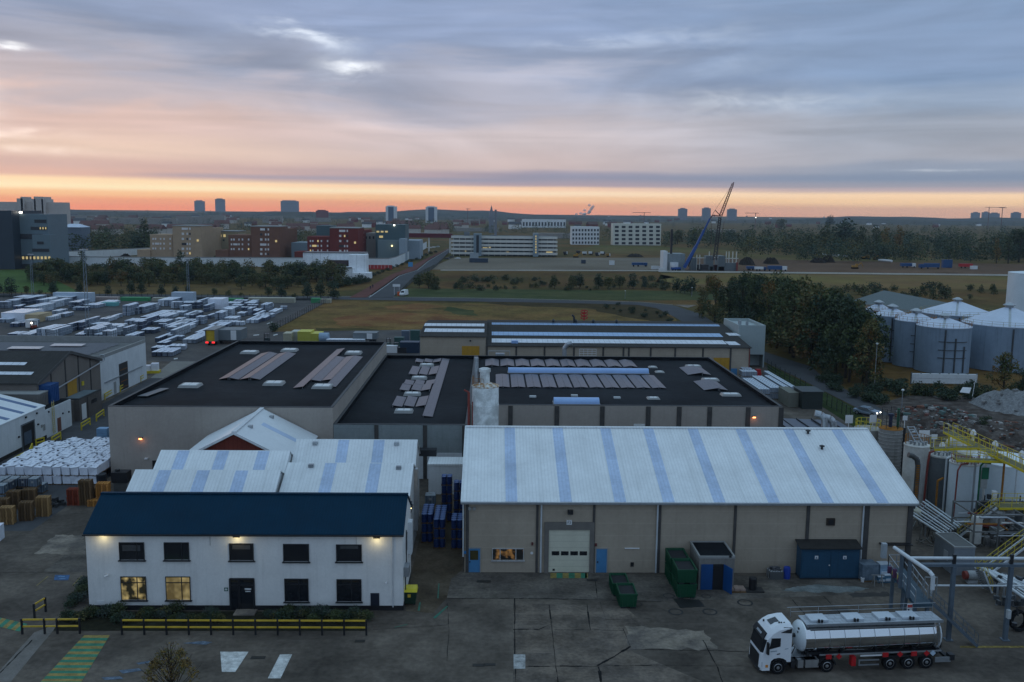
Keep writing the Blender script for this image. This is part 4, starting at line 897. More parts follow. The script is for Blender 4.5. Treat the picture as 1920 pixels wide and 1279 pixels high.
dw=spart(wg,'doorway',y0,y1,.02,zt_,LX,BLACK,.03)
MB().box(LX-1.2,LX+.05,y0+.5,y1-.8,.6,2.4).build('strip_curtain',mat('strip curtain',(.07,.1,.14),.3,var=.2),dw)
MB().box(LX,LX+.08,y1,y1+.3,0,zt_+.2).box(LX,LX+.08,y0-.2,y0,0,zt_+.2).box(LX,LX+.082,y0,y1,zt_,zt_+.2).build('door_frame',mat('frame dull',(.12,.13,.14),.7),dw)
for y,z in((y0-1,2.2),(y1+1.2,2.7),(y1+1,4.4),(y0+1.2,4.5)):MB().box(LX,LX+.2,y-.12,y+.12,z-.12,z+.12).build('wall_box',FRAMEB,wg)
for y,z,h in((y1+3.0,1.4,.9),(y1+2.3,2.0,.4)):MB().box(LX,LX+.12,y-.2,y+.2,z,z+h).build('control_box',FRAMEG,wg)
ws=thing('low_white_store','low white store with dark flat roof and yellow wall ladder','store',(LX,139,0))
MB().box(-90,LX-.05,Yb+.02,143.4,0,4.2).build('wall',WHITEW2,ws)
MB().box(-89.8,LX-.25,Yb+.2,143.2,4.2,4.26).build('roof',FELT,ws)
spart(ws,'brown_door',138.6,139.7,.1,2.2,LX-.05,mat('brown door',(.16,.06,.04),.7))
ld=MB()
for y in(136.9,137.5):ld.bar((LX+.1,y,.3),(LX+.1,y,5.2),.07)
for i in range(14):ld.bar((LX+.1,136.9,.6+.33*i),(LX+.1,137.5,.6+.33*i),.04)
ld.build('ladder',mat('pale yellow',(.5,.42,.16),.6),ws)
for y,z in((140.4,2.6),(142.4,2.4),(136,3.8)):MB().box(LX-.05,LX+.12,y-.1,y+.1,z-.12,z+.12).build('wall_box',FRAMEB,ws)
bl=thing('brown_block','low brown-grey block with pale flat roof in front of the gabled workshop','outbuilding',(LX,150,0))
MB().box(-69,LX,146.2,154.5,0,3.5).box(-69,LX-.8,143.5,146.2,0,3.5).build('wall',mat('brown render',(.12,.105,.095),.85,var=.12,scale=.4,streak=.2),bl)
MB().box(-68.8,LX-.2,146.4,154.3,3.5,3.54).build('roof',mat('blue grey felt',(.13,.17,.19),.8,var=.15,scale=.4),bl)
MB().box(-69,LX,146.2,146.4,3.5,3.72).box(LX-.2,LX+.03,146.4,154.5,3.5,3.72).build('parapet',mat('dark edge',(.05,.05,.05),.8),bl)
spart(bl,'white_door',146.9,148.5,.1,2.6,LX,SIGNW,.05);spart(bl,'louvre',150.6,152.6,2.0,2.6,LX,BLACK,.05)
spart(bl,'pilaster',149.0,149.3,0,3.4,LX,PILM,.06)
GX=-69.0
gw=thing('gabled_workshop','brown gabled workshop with grey sheet roof, pale rooflights and yellow door','workshop',(GX,150,0))
gy0,gyr,gy1,ge,gr=139.0,150.0,161.6,7.45,10.6
MB().add([(GX,gy0,0),(GX,gy1,0),(GX,gy1,ge),(GX,gyr,gr),(GX,gy0,ge),(GX-60,gy0,0),(GX-60,gy1,0),(GX-60,gy1,ge),(GX-60,gyr,gr),(GX-60,gy0,ge)],[(0,1,2,3,4),(9,8,7,6,5),(0,4,9,5),(1,6,7,2)]).build('wall',mat('workshop brown',(.185,.16,.14),.85,var=.08,scale=.3,streak=.15),gw)
r=MB().extr([(GX+.3,gy0-.4,ge-.06),(GX+.3,gyr,gr+.06),(GX+.3,gy1+.4,ge-.06),(GX+.3,gy1+.4,ge+.12),(GX+.3,gyr,gr+.24),(GX+.3,gy0-.4,ge+.12)],(-60.6,0,0)).build('roof',ETER,gw)
MB().extr([(GX+.31,gy0-.4,ge-.3),(GX+.31,gyr,gr-.22),(GX+.31,gy1+.4,ge-.3),(GX+.31,gy1+.4,ge+.16),(GX+.31,gyr,gr+.28),(GX+.31,gy0-.4,ge+.16)],(.06,0,0)).build('verge_trim',mat('verge dark',(.07,.068,.065),.8),r)
def gz(y):return ge+(gr-ge)*(y-gy0)/(gyr-gy0)+.34
for xa,xb,y in((GX-4.5,GX-19,144.6),(GX-1.9,GX-16,141.3),(GX-22,GX-40,144.6),(GX-20,GX-40,141.3)):
 MB().extr([(xa,y,gz(y)),(xb,y,gz(y)),(xb,y+.95,gz(y+.95)),(xa,y+.95,gz(y+.95))],(0,0,-.05)).build('rooflight',RLITE,r)
for y in(143.4,148.3,153,157.5):spart(gw,'pilaster',y,y+.3,0,gz(min(y,2*gyr-y))-.45,GX,PILM,.08)
spart(gw,'yellow_door',148.9,152.2,3.0,6.0,GX,mat('ochre door',(.42,.22,.015),.6,var=.1,streak=.3),.06)
spart(gw,'yellow_box',154,154.7,4.3,5,GX,YELS,.15)
MB().tube([(GX+.5,141,5.4),(GX+.5,161.2,7.2),(GX+.5,162.3,7.3),(GX+.5,162.4,8.2),(GX-.3,162.4,8.3)],.12).build('pipe',METAL,gw)
fw_=thing('white_flat_hall','white flat-roofed hall with open doorway and rooftop solar rows at far left','industrial hall',(-69.4,163,0))
MB().box(-160,-69.4,162.6,184.2,0,7.4).build('wall',WHITEW2,fw_)
MB().box(-159.7,-69.7,162.9,183.9,7.4,7.46).build('roof',mat('pale flat roof',(.15,.15,.145),.85,var=.15,scale=.2),fw_)
MB().box(-160,-69.4,162.6,162.9,7.4,8).box(-69.7,-69.38,162.9,183.9,7.4,8.02).box(-160,-69.4,183.9,184.22,7.4,8.6).build('parapet',mat('parapet grey',(.26,.26,.25),.8,var=.1),fw_)
b=MB()
for i in range(9):
 y=165.2+i*1.75;x1=-73.0-.55*i*0
 b.extr([(-120,y,7.5),(x1,y,7.5),(x1,y+1.1,7.75),(-120,y+1.1,7.75)],(0,0,.03))
b.build('solar_rows',PANEL,fw_)
b=MB()
for i,(xa,xb)in enumerate(((-90,-84),(-84,-78))):b.extr([(xa,171+4*i,7.9),(xb,171+4*i,7.9),(xb,173+4*i,8.05),(xa,173+4*i,8.05)],(0,0,.05))
b.build('pale_roof_panels',mat('pink pale panel',(.5,.45,.45),.4),fw_)
y0,y1=lx(225,733,-69.4).y,lx(241,723,-69.4).y
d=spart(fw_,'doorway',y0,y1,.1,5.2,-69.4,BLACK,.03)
for i in range(4):MB().box(-69.38,-69.36+.02,y0+.5,y1-.4,.6+1.1*i,.68+1.1*i).build('rack_shelf',RUST,d)
MB().box(-69.4,-69.2,164,182,2.9,3.05).build('wall_pipe',METAL,fw_)
spart(fw_,'side_door',168,169,.1,2.3,-69.4,FRAMEG,.05)
for nm,(x0,x1,y0,y1,h),m,lab in(('shipping_container',(-75,-67.3,139.6,142.4,6.95),BLUEB,'bright blue steel container standing on the low white store roof'),('grey_container',(-77,-67.5,136.6,139.2,6.25),mat('taupe steel',(.13,.12,.11),.7,var=.1,scale=.5),'taupe container box with pale roof edge in front of the blue one')):
 t=thing(nm,lab,'container',(x0,y0,4.3))
 MB().box(x0,x1,y0,y1,4.3,h).build('body',m,t)
 rb=MB()
 for i in range(12):x=x0+(x1-x0)*(i+.5)/12;rb.box(x-.1,x+.1,y0-.05,y0+.01,4.5,h-.3)
 for i in range(5):y=y0+(y1-y0)*(i+.5)/5;rb.box(x1-.01,x1+.04,y-.1,y+.1,4.5,h-.3)
 rb.build('ribs',m,t)
 MB().box(x0-.05,x1+.05,y0-.08,y1+.05,h,h+.16).build('roof_edge',m if nm[0]=='s' else COPING,t)
def rail(name,lab,a,b,n,h,pm,rm,rails=(.55,.97),pw=.14,rw=.12,grp=None,cat='barrier',us=None):
 a,b=Vector((a[0],a[1],0)),Vector((b[0],b[1],0))
 t=thing(name,lab,cat,a,grp)
 for i in range(n):
  p=a.lerp(b,us[i]if us else i/(n-1));MB().bar(p,p+Vector((0,0,h)),pw).build('post',pm,t)
 for k in rails:MB().bar(a+Vector((0,0,h*k)),b+Vector((0,0,h*k)),rw*.7,rw).build('rail',rm,t)
 return t
rail('safety_railing','long black and yellow safety railing along the office planting bed',G(229,1190),G(687,1191),12,1.3,BLACK,YELL,(.5,.94),cat='railing')
rail('safety_railing','short black and yellow railing with four posts in front of the kerb strip',G(42,1189),G(150,1188),4,1.3,BLACK,YELL,(.5,.94),cat='railing',us=(0,.39,.61,1))
rail('safety_railing','small two-post railing running away beside the striped walkway',G(65,1160),G(86,1147),2,1.3,BLACK,YELL,(.5,.94),cat='railing')
for(u0,v0,u1,v1),lab in(((28,873,47,863),'nearest yellow barrier at the white store wall'),((57,856,61,846),'short yellow barrier at the corner of the dark doorway'),((68,838,83,834),'low yellow barrier just past the dark doorway'),((98,834,114,824),'yellow barrier in front of the brown door'),((153,807,169,797),'yellow barrier by the white door of the brown block'),((181,790,195,780),'yellow barrier at the far corner of the brown block'),((197,750,211,741),'first yellow barrier along the white flat hall'),((226,735,238,727),'yellow barrier under the white flat hall doorway'),((264,716,275,710),'farthest yellow barrier at the end of the white flat hall')):
 rail('crash_barrier',lab,G(u0,v0),G(u1,v1),2,1.15,YELS,YELS,(.5,.93),.16,.18,'yellow crash barriers along the left works')
def tote_mesh(name,side,top,w=1.0,d=1.2,h=1.12,pal=WOODD,wrap=False,sd=0):
 b=MB()
 b.k=2;b.box(-w/2,w/2,-d/2,d/2,.0,.03)
 for x in(-w/2+.08,0,w/2-.08):b.box(x-.07,x+.07,-d/2,d/2,.03,.13)
 b.k=0
 i=.035 if not wrap else .0
 b.add([(-w/2,-d/2,.14),(w/2,-d/2,.14),(w/2,d/2,.14),(-w/2,d/2,.14),(-w/2,-d/2,h-.06),(w/2,-d/2,h-.06),(w/2,d/2,h-.06),(-w/2,d/2,h-.06)],[(3,2,1,0),(0,1,5,4),(1,2,6,5),(2,3,7,6),(3,0,4,7)])
 b.k=1
 e=.1
 b.add([(-w/2,-d/2,h-.06),(w/2,-d/2,h-.06),(w/2,d/2,h-.06),(-w/2,d/2,h-.06),(-w/2+e,-d/2+e,h),(w/2-e,-d/2+e,h),(w/2-e,d/2-e,h),(-w/2+e,d/2-e,h)],[(4,5,6,7),(0,1,5,4),(1,2,6,5),(2,3,7,6),(3,0,4,7)])
 b.k=3 if not wrap or sd%3==0 else 1
 b.lathe((0,.05,h-.01),[(.15,0),(.15,.05),(.1,.06)],10)
 if wrap:
  q=random.Random(sd);z1=max(p[2]for p in b.v)
  b.v=[(x+q.uniform(-.06,.06),y+q.uniform(-.07,.07),z+(q.uniform(-.05,.14)if z>.9 else 0))if z>.13 else(x,y,z)for x,y,z in b.v]
 if not wrap:
  b.k=3
  for x in(-w/2-.012,w/2+.002):b.box(x,x+.01,-.12,.12,.55,.8)
  b.box(-.14,.14,-d/2-.012,-d/2-.002,.55,.8)
 return b,[side,top,pal,FRAMEG if not wrap else mat('tote opening',(.1,.1,.12),.6)]
def proto(builder,name):
 b,m=builder;return b.build(name,m)
used={}
def place(key,mk,loc,rz,lab,cat,grp,sc=None):
 """the first call keeps the pattern object itself, later calls copy it"""
 if key not in used:
  o=mk();used[key]=o
  if sc:o.scale=sc
 else:
  o=used[key].copy();COL.objects.link(o)
  o.scale=sc or(1,1,1)
 o.location=loc;o.rotation_euler=(0,0,rz)
 return tag(o,lab,cat,grp)
H=1.12
rnd=random.Random(3)
for i in range(11):
 for j in range(13):
  x,y=-60.4+i*1.12,112.2+j*1.16
  if j>10 and i<2:continue
  tiers=2 if not(j==12 and i in(3,4,7))else 1
  for k in range(tiers):
   if k==tiers-1 or j==0 or i==0:
    place('wt%d'%((i*3+2*j+k)%7),lambda:proto(tote_mesh('wrapped_tote',WRAP,WRAP,wrap=True,sd=i*13+j),'wrapped_tote'),(x+rnd.uniform(-.07,.07),y+rnd.uniform(-.06,.06),k*H),rnd.uniform(-.09,.09),'white wrapped tote in the dense block beside the beige hall corner' if k==tiers-1 else 'white wrapped tote in the bottom layer at the edge of the block','tote','white wrapped totes beside the beige hall',(1,1,rnd.uniform(.93,1.1))if k==tiers-1 else None)
mk_g=lambda:proto(tote_mesh('grey_tote',TOTEG,mat('tote grey top',(.2,.23,.25),.5,var=.15,scale=2)),'grey_tote')
mk_d=lambda:proto(tote_mesh('dark_tote',TOTED,mat('tote dark top',(.1,.1,.1),.5,var=.3,scale=2)),'dark_tote')
for i in range(13):
 for j in range(4):
  x,y=-68.8+i*1.22,104.6+j*1.35
  if(i>10 and j<2)or(i<2 and j==3):continue
  top=2 if j<3 else 1
  if i in(3,)and j==1:top=1
  for k in range(top):
   if k==top-1 or j==0 or(i==10 and j<2):
    dk=(i*3+j*5+k)%4==0
    place('dt' if dk else 'gt',mk_d if dk else mk_g,(x+rnd.uniform(-.06,.06),y+rnd.uniform(-.08,.08),k*H),rnd.uniform(-.06,.06),('dark' if dk else 'grey')+(' caged tote on top of the rows behind the pallet stacks' if k else ' caged tote on the ground behind the pallet stacks'),'tote','caged totes behind the pallet stacks')
def pallet_mesh(m):
 b=MB()
 for i in range(5):x=-.52+.26*i;b.box(x-.07,x+.07,-.4,.4,.122,.144)
 for y in(-.35,0,.35):b.box(-.6,.6,y-.05,y+.05,.1,.1205)
 for y in(-.35,0,.35):
  for x in(-.53,0,.53):b.box(x-.07,x+.07,y-.05,y+.05,.022,.099)
  b.box(-.6,.6,y-.05,y+.05,0,.0215)
 return b,m
PM={'p':WOOD,'w':WOODD,'r':WOODR,'o':mat('orange pallet wood',(.42,.19,.05),.85,var=.3,scale=2.5)}
for(u,v,n,c,lab,two)in((12,984,13,'p','pale pallet in the stack at the left picture edge',0),(47,977,14,'w','weathered pallet in the stack behind the pale front stack',0),(79,969,15,'p','pale pallet in the tall stack next to the dark rubbish',0),(24,955,14,'w','weathered pallet in the back left stack near the dark totes',0),(54,951,14,'w','weathered pallet in the back stack below the grey totes',0),(137,948,13,'r','red pallet in the stack left of the tall brown stack',0),(160,948,20,'w','brown pallet in the tallest stack',0),(192,946,17,'o','orange pallet in the tall stack by the beige hall',0),(175,950,5,'o','orange pallet in the low stack between the tall ones',0),(172,938,10,'w','brown pallet in the stack behind the tallest one',0),(2,965,12,'w','weathered pallet in the stack cut by the picture edge',0)):
 c0=G(u,v)
 for i in range(n):
  place('pal'+c,lambda c=c:proto(pallet_mesh(PM[c]),'pallet'),(c0.x+rnd.uniform(-.04,.04),c0.y+.45+rnd.uniform(-.03,.03),i*.146),rnd.uniform(-.03,.03)+(.04 if u>100 else .12),lab,'pallet',lab.replace('pallet in','pallets of'),(1.15,1.2,1))
c0=G(101,948);b=MB()
for i in range(26):
 a=rnd.uniform(0,6.3);q=rnd.uniform(0,1.1)
 b.cbox((c0.x+q*math.cos(a)*1.3,c0.y+q*math.sin(a),rnd.uniform(0,.5)*(1.2-q)),rnd.uniform(.2,.7),rnd.uniform(.2,.5),rnd.uniform(.1,.45),a)
b.build('rubbish_heap',mat('dark rubbish',(.025,.026,.028),.7,var=.5,scale=2),kind='stuff',label='dark heap of rubbish beside the tall pale pallet stack',cat='rubbish heap',base=c0)
for(u,v,lab)in((170,905,'dark round container by the white totes'),(191,908,'dark round container at the hall corner'),(58,892,'black round tub among the grey totes')):
 c0=G(u,v);MB().lathe(c0,[(.5,0),(.6,.4),(.62,1.3),(.55,1.36),(.3,1.25)],16).build('round_tub',mat('tub black',(.022,.025,.03),.4,var=.2),label=lab,cat='tub',base=c0,smooth='auto')
c0=G(226,922);t=thing('tank_crate','black tank on a white crate beside the pallets and the beige hall','tank',c0)
MB().box(c0.x-.8,c0.x+.8,c0.y,c0.y+1.2,0,1.1).build('crate',mat('caged white',(.4,.4,.38),.6,brick=(.3,.25,.05,.8),var=.2),t)
MB().box(c0.x-1.0,c0.x+.9,c0.y-.1,c0.y+1.3,1.12,2.4).cyl((c0.x-.5,c0.y+.6,2.4),(c0.x-.5,c0.y+.6,2.6),.3,12).build('tank_body',BLACK,t)
c0=G(195,831);t=thing('pallet_load','blue wrapped pallet load standing by the big hall corner','pallet load',c0)
for i in range(6):MB().box(c0.x-.75,c0.x+.75,c0.y-.6,c0.y+.6,.15+i*.36,.48+i*.36).build('layer',mat('blue wrapped load',(.17,.3,.45),.5,var=.15),t)
MB().box(c0.x-.8,c0.x+.8,c0.y-.65,c0.y+.65,0,.14).build('pallet',WOODD,t)
c0=G(0,1012);MB().cbox((c0.x-.6,c0.y,0),1.6,1.2,1.5,.1).cbox((c0.x-.6,c0.y,1.5),1.65,1.25,.08,.1).build('white_crate',WRAP,label='white crate cut by the left picture edge',cat='crate',base=c0)
c0=G(285,699);t=thing('pallet_load','white wrapped load on yellow pallets at the end of the white flat hall','pallet load',c0)
for i,x in enumerate((-.9,.6)):MB().cbox((c0.x+x,c0.y+.3*i,.5),1.4,1.3,1.1+.4*i,.2).build('wrapped_box',WRAP,t)
MB().cbox((c0.x-.2,c0.y,0),3.6,1.9,.5,.15).build('yellow_base',YELS,t)
def drum_mesh():
 b=MB();b.k=0
 b.lathe((0,0,0),[(.28,0),(.29,.03),(.28,.05),(.28,.28),(.3,.3),(.28,.32),(.28,.56),(.3,.58),(.28,.6),(.28,.84)],14)
 b.k=1;b.lathe((0,0,0),[(.29,.84),(.29,.88),(.26,.88),(.25,.86),(.001,.86)],14)
 return b,[DRUM,DRUML]
def drums(x0,y0,nx,ny,tiers,lab,only=None):
 for k in range(tiers):
  for j in range(ny):
   for i in range(nx):
    if j>0 and k<tiers-1 and i not in(0,nx-1):continue
    if j>1 and k<tiers-1:continue
    place('drum',lambda:(lambda o:(o.data.polygons.foreach_set('use_smooth',[False]*len(o.data.polygons)),o)[1])(proto(drum_mesh(),'oil_drum')),(x0+i*.6,y0+j*.6,.14+k*1.03),rnd.uniform(0,6),lab+(', top tier' if k==tiers-1 else ', lower tiers'),'drum','blue drums stacked in the alley')
  for j in range(0,ny,2):
   if j and k<tiers-1:continue
   place('palw',lambda:proto(pallet_mesh(PM['w']),'pallet'),(x0+.3*(nx-1),y0+.3+j*.6,k*1.03),0,'pallet under the blue drums in the alley','pallet','pallets under the blue drums',(1,1.4,1))
drums(-6.9,92.0,2,6,3,'blue drum in the left column by the shed wall')
drums(-5.55,90.4,2,8,3,'blue drum in the front middle column of the alley')
drums(-5.2,98.6,2,2,5,'blue drum in the tall dark stack at the alley back')
drums(-3.75,90.2,2,4,3,'blue drum in the column against the warehouse')
drums(-3.75,96.4,2,2,5,'blue drum in the tall stack against the warehouse')
place('gt',mk_g,(-6.6,97.4,2.4),0,'caged tote with white top at the back of the drum stacks','tote',None,(1.15,1,1))
c0=G(769,1131);t=thing('wheeled_bin','dark green wheeled bin with a yellow lid beside the office','bin',c0)
MB().add([(c0.x-.5,c0.y-.4,.12),(c0.x+.5,c0.y-.4,.12),(c0.x+.5,c0.y+.4,.12),(c0.x-.5,c0.y+.4,.12),(c0.x-.62,c0.y-.52,1.2),(c0.x+.62,c0.y-.52,1.2),(c0.x+.62,c0.y+.52,1.2),(c0.x-.62,c0.y+.52,1.2)],[(3,2,1,0),(0,1,5,4),(1,2,6,5),(2,3,7,6),(3,0,4,7),(4,5,6,7)]).build('bin_body',mat('bin green',(.012,.035,.02),.5),t)
MB().add([(c0.x-.66,c0.y-.56,1.22),(c0.x+.66,c0.y-.56,1.22),(c0.x+.66,c0.y+.56,1.22),(c0.x-.66,c0.y+.56,1.22),(c0.x-.6,c0.y-.3,1.46),(c0.x+.6,c0.y-.3,1.46),(c0.x+.6,c0.y+.5,1.5),(c0.x-.6,c0.y+.5,1.5)],[(0,1,5,4),(1,2,6,5),(2,3,7,6),(3,0,4,7),(4,5,6,7),(3,2,1,0)]).build('lid',mat('bin yellow',(.6,.5,.02),.45),t)
MB().box(c0.x-.17,c0.x+.1,c0.y-.52,c0.y-.5,.75,1.02).build('sticker',YELL,t)
w=MB()
for x in(-.42,.42):
 for y in(-.32,.32):w.cyl((c0.x+x-.04,c0.y+y,.09),(c0.x+x+.04,c0.y+y,.09),.09,10)
w.build('castors',RUBBER,t)
def skip(c,z,w,l,h,lab):
 x,y=c
 t=thing('waste_skip',lab,'skip',(x,y,z),'green waste skips by the porch')
 a=.1
 vs=[(x-w/2+a,y+a,z+.1),(x+w/2-a,y+a,z+.1),(x+w/2-a,y+l-a,z+.1),(x-w/2+a,y+l-a,z+.1),(x-w/2,y,z+h),(x+w/2,y,z+h),(x+w/2,y+l,z+h),(x-w/2,y+l,z+h),(x-w/2+.1,y+.1,z+h),(x+w/2-.1,y+.1,z+h),(x+w/2-.1,y+l-.1,z+h),(x-w/2+.1,y+l-.1,z+h),(x-w/2+.12,y+.12,z+h-.2),(x+w/2-.12,y+.12,z+h-.2),(x+w/2-.12,y+l-.12,z+h-.2),(x-w/2+.12,y+l-.12,z+h-.2)]
 MB().add(vs,[(3,2,1,0),(0,1,5,4),(1,2,6,5),(2,3,7,6),(3,0,4,7),(4,5,9,8),(5,6,10,9),(6,7,11,10),(7,4,8,11),(8,9,13,12),(9,10,14,13),(10,11,15,14),(11,8,12,15)]).build('skip_body',GREENS,t)
 MB().quad(*[tuple(p)for p in vs[12:16]]).build('contents',mat('skip contents',(.016,.016,.019),.8,var=.4,scale=3),t)
 r=MB();r.box(x-w/2-.03,x+w/2+.03,y-.04,y,z+h-.12,z+h+.02)
 for q in(-.3,0,.3):r.box(x+q*w-.04,x+q*w+.04,y+.01,y+.09,z+.15,z+h-.12)
 for k in range(5):r.box(x-w/2-.02,x-w/2+.07,y+l*(k+.5)/5-.04,y+l*(k+.5)/5+.04,z+.15,z+h)
 r.build('ribs',GREENS,t)
 f=MB()
 for q in(-.28,.28):f.box(x+q*w-.22,x+q*w+.22,y+.02,y+l-.05,z,z+.1)
 f.build('fork_pockets',FRAMEB,t)
a,b=G(1269,1123),G(1306,1123);xc,w=(a.x+b.x)/2,(b.x-a.x)
for k in range(2):
 for j in range(2):skip((xc-.12*j,a.y+j*2.75),k*1.36,w,2.7,1.34,('front','rear')[j]+(' lower green skip under the stack beside the porch',' upper green skip of the stack beside the porch')[k])
a,b=G(1161,1141),G(1195,1141);xc,w=(a.x+b.x)/2,(b.x-a.x)
for j in range(2):skip((xc-.3*j,a.y+j*2.55),0,w,2.5,1.3-.1*j,('front','rear')[j]+' green skip of the low pair near the plain blue door')
c0=G(1456,1087);t=thing('cut_tote','white caged tote filled with scrap beside the blue barrel','tote',c0)
MB().box(c0.x-.65,c0.x+.65,c0.y,c0.y+1.1,0,.75).build('cage',mat('cage white',(.42,.43,.44),.5,brick=(.25,.25,.05,.8),var=.15),t)
b=MB()
for i in range(10):b.cbox((c0.x+rnd.uniform(-.4,.4),c0.y+rnd.uniform(.3,.8),.7),.35,.25,rnd.uniform(.1,.35),rnd.uniform(0,3))
b.build('scrap',mat('scrap',(.08,.08,.085),.6,var=.6,scale=4),t)
c0=G(1477,1087);MB().lathe((c0.x,c0.y+.35,0),[(.32,0),(.34,.3),(.32,.5),(.34,.8),(.3,1.1),(.2,1.16)],16).build('plastic_barrel',mat('barrel blue',(.02,.05,.3),.35),label='tall blue plastic barrel left of the steel store',cat='barrel',base=c0,smooth='auto')
c0=G(1383,1112);t=thing('pallet_load','pallet with reddish paving slabs in front of the porch','pallet load',c0)
MB().box(c0.x-.8,c0.x+.8,c0.y,c0.y+1.1,0,.14).build('pallet',WOODD,t)
for i in range(3):MB().box(c0.x-.75+.52*i,c0.x-.28+.52*i,c0.y+.08,c0.y+1.0,.14,.3+.04*(i%2)).build('slab_stack',mat('reddish slab',(.3,.22,.18),.9,var=.2),t)
c0=G(1415,1112);t=thing('pallet_load','black cylinder standing on a dark pallet right of the paving slabs','pallet load',c0)
MB().box(c0.x-.9,c0.x+.9,c0.y,c0.y+1.1,0,.14).build('pallet',mat('black pallet',(.03,.028,.026),.8),t)
MB().lathe((c0.x-.05,c0.y+.55,.14),[(.36,0),(.36,1.05),(.3,1.12)],16).build('roll',BLACK,t,smooth='auto')
c0=G(1633,1092);t=thing('pallet_load','clear-wrapped cube of goods right of the steel store','pallet load',c0)
MB().cbox((c0.x-.1,c0.y+.8,.15),1.6,1.4,1.5,.1).build('wrapped_box',mat('clear wrap',(.12,.16,.2),.25,var=.3,scale=2,bump=.4),t)
MB().cbox((c0.x-.1,c0.y+.8,0),1.65,1.45,.14,.1).build('pallet',WOODD,t)
for u,v,w,d,h,m,lab in((1658,1090,1.0,.8,1.6,'pale blue','tall pale blue package near the loading platform'),(1668,1093,1.1,.9,.7,'mid blue','low blue crate near the loading platform'),(1655,1093,.9,.7,.55,'mid blue','small blue crate in front of the pale blue package')):
 c0=G(u,v);b=MB();b.k=0;b.cbox((c0.x,c0.y+d/2,0),w,d,h,.08);b.k=1;b.cbox((c0.x,c0.y+d/2,h),w+.04,d+.04,.06,.08).cbox((c0.x-.1,c0.y+d/2-.1,h*.3),w*.6,d+.02,h*.3,.08)
 b.build('package',[mat(m,(.2,.3,.4)if m[0]=='p' else(.05,.13,.2),.6,var=.3,scale=2),mat('pack white',(.42,.46,.5),.6)],label=lab,cat='package',base=c0)
for u,v,lab in((1617,1091,'small white bucket at the steel store corner'),(1673,1093,'small white bucket near the loading platform')):
 c0=G(u,v);MB().lathe(c0,[(.14,0),(.17,.38),(.19,.39),(.19,.42),(.02,.43)],14).build('bucket',SIGNW,label=lab,cat='bucket',base=c0,smooth='auto')
c0=G(1645,1097);b=MB()
for s in(-1,1):
 for q in(-.4,.4):b.bar((c0.x+q,c0.y-.3*s,0),(c0.x+q*.9,c0.y,.95),.06)
b.bar((c0.x-.6,c0.y,.97),(c0.x+.6,c0.y,.97),.08).bar((c0.x-.4,c0.y-.16,.45),(c0.x+.4,c0.y-.16,.45),.05)
b.build('trestle',mat('pale timber',(.2,.2,.19),.8),label='folding trestle in front of the clear-wrapped cube',cat='trestle',base=c0)
c0=G(1640,1050);MB().box(c0.x-1.2,c0.x+1.8,wy-.7,wy-.05,3.0,3.08).build('wall_shelf',BLACK,wh)
def wheel(t,x,y,r=.52,w=.34,name='wheel'):
 s=-1 if y<0 else 1
 tq=MB().cyl((x,y,r),(x,y-s*w,r),r,28).cyl((x,y+.01*s,r),(x,y-s*.02,r),r*.93,28)
 wq=tq.build(name,RUBBER,t,smooth='auto')
 b=MB()
 n=20
 for(ra,ya,rb,yb)in((.62,.015,.56,.03),(.56,.03,.5,-.09),(.5,-.09,.26,-.03),(.26,-.03,.22,.04),(.22,.04,.0,.06)):
  for i in range(n):
   t0,t1=2*math.pi*i/n,2*math.pi*(i+1)/n
   q=[(x+r*k*math.cos(a),y+s*yy,r+r*k*math.sin(a))for k,yy,a in((ra,ya,t0),(ra,ya,t1),(rb,yb,t1),(rb,yb,t0))]
   b.quad(*(q if rb>0 else q[:3]))
 b.build('rim',RIM,wq)
 h=MB()
 for i in range(10):
  a=2*math.pi*i/10;h.cyl((x+r*.4*math.cos(a),y-s*.05,r+r*.4*math.sin(a)),(x+r*.4*math.cos(a),y-s*.035,r+r*.4*math.sin(a)),r*.05,8)
 h.build('rim_holes',BLACK,wq)
 return wq
tk=thing('tanker_lorry','white cab articulated lorry with a polished steel tank trailer','tanker lorry',(0,0,0))
